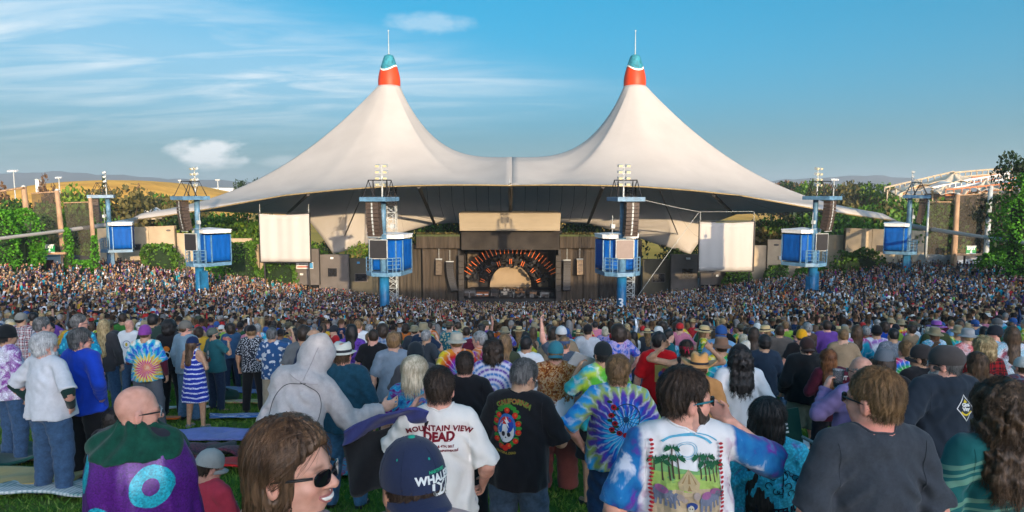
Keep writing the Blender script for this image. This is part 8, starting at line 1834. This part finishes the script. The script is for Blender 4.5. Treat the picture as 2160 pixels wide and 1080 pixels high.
# ---- everyone farther down the bowl: one mass of simple figures
def lowpoly(sides, variant):
    V = []; F = []; reg = []
    def loft(rings, rg, n, sx=0, sy=0):
        b = len(V)
        for (x, y, z, rx, ry_) in rings:
            for k in range(n): a = 2*math.pi*(k+.5)/n; V.append((x+rx*math.cos(a), y+ry_*math.sin(a), z)); reg.append(rg)
        for i in range(len(rings)-1):
            for k in range(n): F.append((b+i*n+k, b+i*n+(k+1) % n, b+(i+1)*n+(k+1) % n, b+(i+1)*n+k))
    n = sides
    loft([(0, 0, .80, .17, .12), (0, 0, 1.10, .165, .125), (0, 0, 1.36, .20, .115), (0, 0, 1.455, .13, .08), (0, 0, 1.49, .055, .055)], 0, n)
    b = len(V); rings = [(0, 0, 1.47, .052, .055), (0, .0, 1.55, .062, .075), (0, .005, 1.63, .078, .098), (0, -.01, 1.70, .070, .088), (0, -.01, 1.745, .035, .045), (0, -.01, 1.755, .001, .001)]; loft(rings, 1, n)
    for i in range(b, len(V)):
        x, y, z = V[i]
        if (z > 1.69 or (y < .02 and z > 1.56)): reg[i] = 2; V[i] = (x*1.09, y*1.09, z+.008)
    if variant == 1: loft([(0, -.04, 1.68, .095, .09), (0, -.07, 1.45, .10, .05), (0, -.09, 1.25, .07, .03)], 2, max(5, n-2))
    if variant == 2: loft([(0, 0, 1.665, .165, .18), (0, 0, 1.68, .10, .115), (0, 0, 1.78, .085, .10), (0, 0, 1.79, .001, .001)], 4, n)
    if variant == 3: loft([(0, 0, 1.67, .092, .112), (0, 0, 1.74, .07, .09), (0, 0, 1.772, .001, .001)], 4, n); loft([(0, .13, 1.675, .06, .07), (0, .13, 1.682, .06, .07)], 4, n)
    loft([(-.09, 0, .0, .06, .07), (-.09, 0, .85, .085, .09)], 3, 5); loft([(.09, 0, .0, .06, .07), (.09, 0, .85, .085, .09)], 3, 5)
    for s in (-1, 1):
        if variant == 4 and s > 0: loft([(.22, .0, 1.40, .05, .05), (.28, .05, 1.62, .04, .04), (.25, .1, 1.86, .028, .028)], 5, 4)
        else: loft([(s*.21, 0, 1.42, .052, .055), (s*.25, -.01, 1.15, .042, .045)], 0, 4); loft([(s*.25, -.01, 1.15, .036, .036), (s*.20, .12, .95, .026, .028)], 5, 4)
    return np.array(V, np.float32), np.array(F, np.int32), np.array(reg)
far = []
rad = 12.5
rq = np.random.default_rng(99)
while rad < 112:
    st = .95 if rad < 97 else .86; tang = .60 + .10*(rad > 90)
    na = int(math.radians(176)*rad/tang)
    a = np.radians(np.linspace(-88, 88, na)) + rq.normal(0, .13*tang/rad, na)
    r_ = rad + rq.normal(0, .24, na); x = SC[0] + r_*np.sin(a); y = SC[1] - r_*np.cos(a)
    seg = np.abs(((np.degrees(a)+180) % 22) - 11) > .55 + 30/rad*.2 if rad < 84 else np.ones(na, bool)
    keep = (np.abs(x) < y*.80+2) & (y < 103.5) & (np.abs(x) < 60.5) & seg & (rq.random(na) < (.93 if rad > 20 else .8))
    keep &= ~((np.abs(x) < 34) & (y > 106)); keep &= (nzf(x*.5, y*.5, x*.3, 1.0, 4.0) + rq.random(na)*1.2 > -.42)
    for k in np.nonzero(keep)[0]: far.append((x[k], y[k]))
    rad += st
ymax_ind = spots[N_IND-1][1] if len(spots) > N_IND else 29
far = [(x, y) for x, y in far if y > 29.0 and not any((x-a)**2+(y-b)**2 < 1.1 for a, b in towers)] + spots[N_IND:]
far = np.array(far); print('mass', len(far), 'ind spots', len(spots), 'ymax', ymax_ind)
PAL = [((.012, .012, .014), 15), ((.03, .035, .045), 12), ((.015, .03, .075), 13), ((.10, .11, .12), 10), ((.36, .37, .39), 10), ((.75, .75, .77), 14), ((.05, .14, .26), 8), ((.02, .32, .42), 8), ((.24, .42, .56), 8), ((.34, .02, .025), 4), ((.10, .015, .03), 4), ((.13, .06, .24), 3), ((.03, .10, .05), 3), ((.28, .20, .12), 4), ((.55, .30, .04), 1.6), ((.58, .14, .03), 1.4), ((.55, .22, .30), 2), ((.07, .05, .035), 5), ((.20, .42, .10), 1), ((.30, .03, .22), 1.2)]
pc = np.array([p[0] for p in PAL]); pw = np.array([p[1] for p in PAL], float); pw /= pw.sum()
HC = np.array([HAIR[k][1] for k in ('black', 'dark', 'brown', 'light', 'blonde', 'grey', 'black', 'dark')])*.6; SK = np.array([fair, pink, tan_, olive, dark_, tan_])*.72; HT = np.array([(.012, .012, .014), (.55, .55, .52), (.30, .25, .17), (.35, .02, .02), (.02, .06, .20), (.12, .12, .12), (.40, .30, .15), (.05, .06, .04)])
BT = np.array([(.03, .06, .12), (.012, .012, .014), (.2, .17, .12), (.02, .03, .06)])
n = len(far); var = rq.choice(5, n, p=[.50, .21, .03, .14, .12]); dist = far[:, 1]
AV, AF, AC = [], [], []; off = 0
for lod, sides in ((0, 9), (1, 6)):
    for v in range(5):
        ids = np.nonzero((var == v) & ((dist < 48) if lod == 0 else (dist >= 48)))[0]
        if not len(ids): continue
        V, F, reg = lowpoly(sides, v); m = len(ids); p = far[ids]; g_ = ground(p[:, 0], p[:, 1]); s = rq.uniform(.90, 1.06, m)
        # some spectators in the seats are sitting or bending
        sh = np.where((rq.random(m) < .10) & (p[:, 1] > 45), -.38, 0)
        ya = np.arctan2(-(0-p[:, 0]), (118-p[:, 1])) ; ya = -ya*-1 + rq.normal(0, .4, m); ya = np.where(rq.random(m) < .12, ya + rq.uniform(1, 5, m), ya)
        wv = s*rq.uniform(.92, 1.16, m); c, s_ = np.cos(ya)[:, None], np.sin(ya)[:, None]; X = V[None, :, 0]*wv[:, None]; Y = V[None, :, 1]*wv[:, None]; tl = rq.normal(0, .035, (m, 1))*V[None, :, 2]
        A = np.stack([X*c - Y*s_ + p[:, :1] + tl, X*s_ + Y*c + p[:, 1:2], V[None, :, 2]*s[:, None] + g_[:, None] + sh[:, None]], -1)
        col = np.stack([pc[rq.choice(len(pc), m, p=pw)]*rq.uniform(.8, 1.2, (m, 1)), SK[rq.integers(0, len(SK), m)], HC[rq.integers(0, len(HC), m)], BT[rq.integers(0, 4, m)], HT[rq.integers(0, len(HT), m)], SK[rq.integers(0, len(SK), m)]], 1)
        lng = rq.random(m) < .6; col[lng, 5] = col[lng, 0]
        cv = col[:, reg]; cv = cv*rq.uniform(.86, 1.12, cv.shape[:2])[..., None]
        AV.append(A.reshape(-1, 3)); AC.append(cv.reshape(-1, 3)); AF.append((F[None] + (np.arange(m)*len(V))[:, None, None]).reshape(-1, 4) + off); off += m*len(V)
me = npmesh('crowd', np.concatenate(AV), np.concatenate(AF), cols=np.clip(np.concatenate(AC), 0, 1)); o = link('crowd', me, attr_mat('crowd_clothes', .9, .15, .35, 14)); tag(o, 'dense audience filling the seating bowl down to the stage', 'crowd', kind='stuff'); print('crowd tris', len(me.polygons)*2)
# railings and stairs in the seating bowl
def railing(p0, p1, label):
    a = Vector((p0[0], p0[1], gz(*p0))); b = Vector((p1[0], p1[1], gz(*p1))); t = thing('railing', label, 'railing', a); d = b-a; n = max(2, int(d.length/2.5)); mb = MB(); mb.tube([(0, 0, 1.15), d+Vector((0, 0, 1.15))], .035, 6); mb.build('rail', M_galv, t); mb = MB(); mb.tube([(0, 0, .6), d+Vector((0, 0, .6))], .025, 6); mb.build('rail', M_galv, t)
    for i in range(n+1): mb = MB(); q = d*(i/n); mb.tube([q, q+Vector((0, 0, 1.15))], .03, 5); mb.build('post', M_galv, t)
railing((-40, 74), (-26, 66), 'grey metal railing in the crowd left of the tower numbered 5'); railing((-54, 93), (-49, 84), 'sloping stair railing beside the far left tower'); railing((46, 90), (40, 80), 'sloping stair railing between the two right towers'); railing((49, 92), (43, 82), 'outer stair railing left of the far right tower')
# ================================================================== LAWN: grass blades and the things lying on it
def lawn_grass():
    rr = np.random.default_rng(4); n = 115000; D = 2.0 + 15*rr.random(n)**1.2; x = (rr.random(n)*2-1)*(D*.86+.8); cl = nzf(x, D, x*0, 2.1, 1)
    z = ground(x, D); h = rr.uniform(.03, .065, n)*(.85+.25*cl)*(1+D*.04); w = .0035+.0011*D; a = rr.uniform(0, 6.28, n); lx, ly = rr.normal(0, .03, n), rr.normal(0, .03, n)
    V = np.stack([np.stack([x-np.cos(a)*w, D-np.sin(a)*w, z-.004], -1), np.stack([x+np.cos(a)*w, D+np.sin(a)*w, z-.004], -1), np.stack([x+lx, D+ly, z+h], -1)], 1).reshape(-1, 3)
    t = np.clip(.42+.22*cl+.30*nzf(x*.6, D*.7, x*.2, 1.0, 5)+rr.normal(0, .2, n), 0, 1); return V, np.arange(n*3).reshape(n, 3), np.repeat(t, 3)[:, None]*np.ones(3)
V, F, c = lawn_grass(); gm = leaf_mat('grass_blade', (.06, .14, .015), (.12, .25, .03), (.28, .32, .08)); o = link('grass', npmesh('grass', V, F, False, c), gm); tag(o, 'green lawn grass showing between the people', 'grass', kind='stuff')
def blanket(px, py, w, d, rz, mat, label, name='blanket', h=.05, seed=0, dx=0):
    D = 2736/(py-673.0); x = P(px, py, D).x; nx, ny = 26, 20; V = []
    for j in range(ny+1):
        for i in range(nx+1):
            u, v = (i/nx-.5)*w, (j/ny-.5)*d; u += .04*math.sin(v*7+seed); v += .05*math.sin(u*6+seed*2); X = u*math.cos(rz)-v*math.sin(rz); Y = u*math.sin(rz)+v*math.cos(rz)
            zz = h*(.45 + .55*float(nzf(np.array(u), np.array(v), np.array(0.0), 9, seed))) ; zz = max(zz, .0)+.045; V.append((X, Y, gz(x+X, D+Y)-gz(x, D)+zz))
    idx = np.arange((nx+1)*(ny+1)).reshape(ny+1, nx+1); F = np.stack([idx[:-1, :-1], idx[:-1, 1:], idx[1:, 1:], idx[1:, :-1]], -1).reshape(-1, 4)
    o = link(name, npmesh(name, V, F), mat, loc=(x, D, gz(x, D))); s = o.modifiers.new('t', 'SOLIDIFY'); s.thickness = .03; s.offset = 1; tag(o, label, 'blanket' if name == 'blanket' else 'jacket'); return o
STR = pattern('b_serape', 'stripes', [(.05, .30, .40), (.55, .05, .12), (.6, .45, .05)], sc=4)
blanket(440, 945, 1.5, .9, .1, cloth('b_lilac', (.20, .22, .50)), 'crumpled lilac-blue blanket behind the seated man', h=.10, seed=1)
blanket(400, 985, 1.1, .7, .4, cloth('b_coat', (.03, .035, .035)), 'dark coat lying beside the lilac blanket', 'coat', .14, 2); blanket(470, 985, .9, .6, -.3, pattern('b_paisley', 'floral', [(.10, .03, .05), (.02, .02, .03)], sc=2), 'dark red patterned coat near the seated man', 'coat', .14, 3)
blanket(490, 1015, .5, .4, .2, cloth('b_redbag', (.45, .02, .02)), 'bright red jacket on the grass by the seated man', 'jacket', .10, 4)
blanket(40, 1045, 1.5, .8, .1, cloth('b_ochre', (.42, .30, .10)), 'ochre blanket under the grey-haired man', h=.05, seed=5); blanket(60, 990, 1.6, 1.3, .3, cloth('b_bottle', (.012, .06, .05)), 'dark green blanket behind the grey-haired man', h=.10, seed=6)
blanket(120, 1068, 1.2, .5, -.1, pattern('b_check', 'plaid', [(.50, .54, .54), (.08, .20, .20)], sc=1.4), 'white and teal checked blanket at the bottom left', h=.04, seed=7); blanket(190, 915, .7, 1.2, .2, pattern('b_check2', 'plaid', [(.05, .16, .26), (.35, .42, .46)], sc=1.2), 'blue and white plaid cloth beside the black trousers', h=.14, seed=8)
blanket(522, 897, 1.3, .45, .25, pattern('b_ikat', 'stripes', [(.03, .14, .40), (.5, .55, .6)], sc=3), 'blue and white striped blanket left of the hood', h=.03, seed=9); blanket(520, 866, 1.7, .45, -.1, pattern('b_pinktd', 'blotch', [(.55, .06, .12), (.5, .4, .1), (.6, .2, .3)], sc=1), 'red and pink tie-dye blanket behind the dress', h=.03, seed=10)
blanket(500, 840, 2.4, 1.2, .1, pattern('b_tealtd', 'blotch', [(.03, .22, .28), (.10, .16, .40), (.05, .3, .3)], sc=.7), 'teal patchwork blanket behind the dress', h=.04, seed=11); blanket(480, 760, 2.6, 1.2, .1, cloth('b_salmon', (.45, .22, .24)), 'salmon blanket among the standing people', h=.03, seed=12)
blanket(222, 795, 1.6, .8, .1, cloth('b_grey', (.30, .33, .34)), 'pale grey blanket behind the bags', h=.03, seed=13); blanket(345, 905, .5, .2, .3, cloth('b_orange', (.6, .12, .02)), 'orange cloth at the tie-dye man’s feet'.replace('’', "'"), h=.03, seed=14); blanket(385, 880, 1.0, .3, .2, cloth('b_whitish', (.5, .5, .48)), 'white cloth on the grass left of the dress', h=.03, seed=15)
blanket(1212, 965, 1.1, .75, .1, STR, 'striped rainbow serape right of the rust trousers', h=.03, seed=16); blanket(1205, 908, 1.4, .5, -.1, pattern('b_yellowpink', 'blotch', [(.6, .05, .2), (.6, .45, .05)], sc=.8), 'yellow and pink blanket behind the rust trousers', h=.03, seed=17)
blanket(745, 1010, 1.0, .9, .5, pattern('b_td', 'blotch', [(.03, .2, .5), (.5, .05, .05), (.05, .3, .5), (.1, .35, .1)], sc=1.6), 'blue tie-dye cloth beneath the black camp bag', h=.03, seed=18); blanket(1670, 1040, 1.3, 1.2, .2, pattern('b_tribal', 'stripes', [(.30, .04, .10), (.10, .30, .34), (.5, .45, .38)], sc=3), 'maroon and teal striped blanket under the camp chair', h=.03, seed=19)
blanket(1685, 965, 1.2, .7, .1, cloth('b_white', (.55, .57, .58)), 'white tarpaulin beside the green camp chair', h=.04, seed=20); blanket(2060, 975, 1.6, 1.2, .1, cloth('b_olv', (.06, .09, .03)), 'olive ground cloth near the curly-haired woman', h=.03, seed=21)
def bag(px, py, label, mat, w, d, h, name='backpack', cat='bag'):
    D = 2736/(py-673.0); x = P(px, py, D).x; t = thing(name, label, cat, (x, D, gz(x, D)), .3); S = SDF((-w, -d, -.05), (w, d, h*1.3), .025); S.ell((0, 0, h*.42), (w/2, d/2, h*.55)); S.near(lambda X, Y, Z: .012*nzf(X, Y, Z, 26, px)); S.clip(-S.Z + 0*S.X); V, F = S.mesh(); link('pouch', npmesh('pouch', V, F), mat, t)
    mb = MB(); mb.tube([(-w*.2, -d*.2, h*.9), (-w*.12, -d*.25, h*1.12), (w*.12, -d*.25, h*1.12), (w*.2, -d*.2, h*.9)], .014, 6); mb.build('strap', BLACK, t); return t
bag(229, 812, 'black backpack lying near the blonde woman', BLACK, .55, .4, .42); bag(468, 862, 'dark green duffel bag behind the blue dress', cloth('duffel', (.015, .04, .03)), .75, .45, .32, 'duffel_bag'); bag(205, 800, 'small blue bag beside the black backpack', cloth('bluebag', (.02, .12, .30)), .35, .3, .24, 'handbag'); bag(790, 858, 'crumpled white plastic bag near the black shorts', cloth('plasticbag', (.55, .57, .6)), .4, .3, .32, 'plastic_bag')
D = 2736/(815-673.0); x = P(252, 815, D).x; t = thing('paper_bag', 'brown paper grocery bag with orange print near the backpack', 'bag', (x, D, gz(x, D)), .2); mb = MB(); mb.add([(-.16, -.1, 0), (.16, -.1, 0), (.16, .1, 0), (-.16, .1, 0), (-.175, -.11, .42), (.175, -.11, .40), (.175, .11, .42), (-.175, .11, .41)], ((0, 3, 2, 1), (0, 1, 5, 4), (1, 2, 6, 5), (2, 3, 7, 6), (3, 0, 4, 7))); o = mb.build('paper_shell', cloth('kraft', (.26, .16, .08)), t); o.modifiers.new('t', 'SOLIDIFY').thickness = .006; mb = MB(); mb.box((0, -.112, .2), (.2, .006, .2)); mb.build('printed_panel', cloth('kraft_print', (.55, .2, .03)), t)
# green folding camp chair
D = 6.4; x = P(1690, 940, D).x; t = thing('camp_chair', 'green folding camp chair behind the black-haired woman', 'chair', (x, D, gz(x, D)), .35); gc = cloth('chair_green', (.012, .06, .045))
mb = MB(); mb.box((0, .0, .38), (.5, .46, .03)); mb.build('seat', gc, t); mb = MB(); mb.box((.02, .30, .66), (.5, .03, .46), 0, -.25); mb.build('backrest', gc, t); link('lettering', text_mesh('RE', .13, 0, bold=.004), WHITE, t, loc=(.0, .255, .72), rot=(R(90)-.25, 0, 0))
for a_, b_ in (((-.25, -.22, 0), (-.25, .32, .60)), ((.25, -.22, 0), (.25, .32, .60)), ((-.25, .28, 0), (-.25, -.22, .42)), ((.25, .28, 0), (.25, -.22, .42))): mb = MB(); mb.tube([a_, b_], .013, 6); mb.build('leg', M_galv, t)
for s in (-1, 1): mb = MB(); mb.tube([(s*.27, -.24, .58), (s*.27, .28, .60)], .018, 6); mb.build('armrest', M_galv, t)
# folded black and violet wind shelter carried across the middle
A = [(725, 915, 3.9), (800, 875, 3.7), (860, 862, 3.55), (900, 872, 3.5)]; B2 = [(722, 938, 3.95), (780, 912, 3.85), (845, 890, 3.7), (900, 892, 3.6)]; C2 = [(740, 1040, 4.0), (762, 1050, 3.95), (800, 1030, 3.9), (880, 1010, 3.7)]
t = thing('camp_bag', 'black folded camp cover with violet edge carried left of the cream T-shirt', 'bag', tuple(P(800, 940, 3.8)))
def sheet(rows, mat, name, wob=.02):
    Rr = [[P(*p) - t.location for p in r] for r in rows]; V = []; nu = 24; nv = 14
    for j in range(nv+1):
        v = j/nv*(len(Rr)-1); k = min(int(v), len(Rr)-2); f = v-k
        for i in range(nu+1):
            u = i/nu*(len(Rr[0])-1); m = min(int(u), len(Rr[0])-2); g2 = u-m; p = (Rr[k][m].lerp(Rr[k][m+1], g2)).lerp(Rr[k+1][m].lerp(Rr[k+1][m+1], g2), f); V.append((p.x, p.y+wob*math.sin(i*.4+j*.3), p.z+wob*.5*math.sin(i*.33-j*.2)))
    idx = np.arange((nu+1)*(nv+1)).reshape(nv+1, nu+1); F = np.stack([idx[:-1, :-1], idx[1:, :-1], idx[1:, 1:], idx[:-1, 1:]], -1).reshape(-1, 4); o = link(name, npmesh(name, V, F), mat, t); s = o.modifiers.new('t', 'SOLIDIFY'); s.thickness = .015
sheet([A, B2], cloth('violet_edge', (.045, .050, .20)), 'violet_edge'); sheet([B2, C2], cloth('cover_black', (.012, .012, .015)), 'black_cover')
print('T crowd', time.time()-_T0)
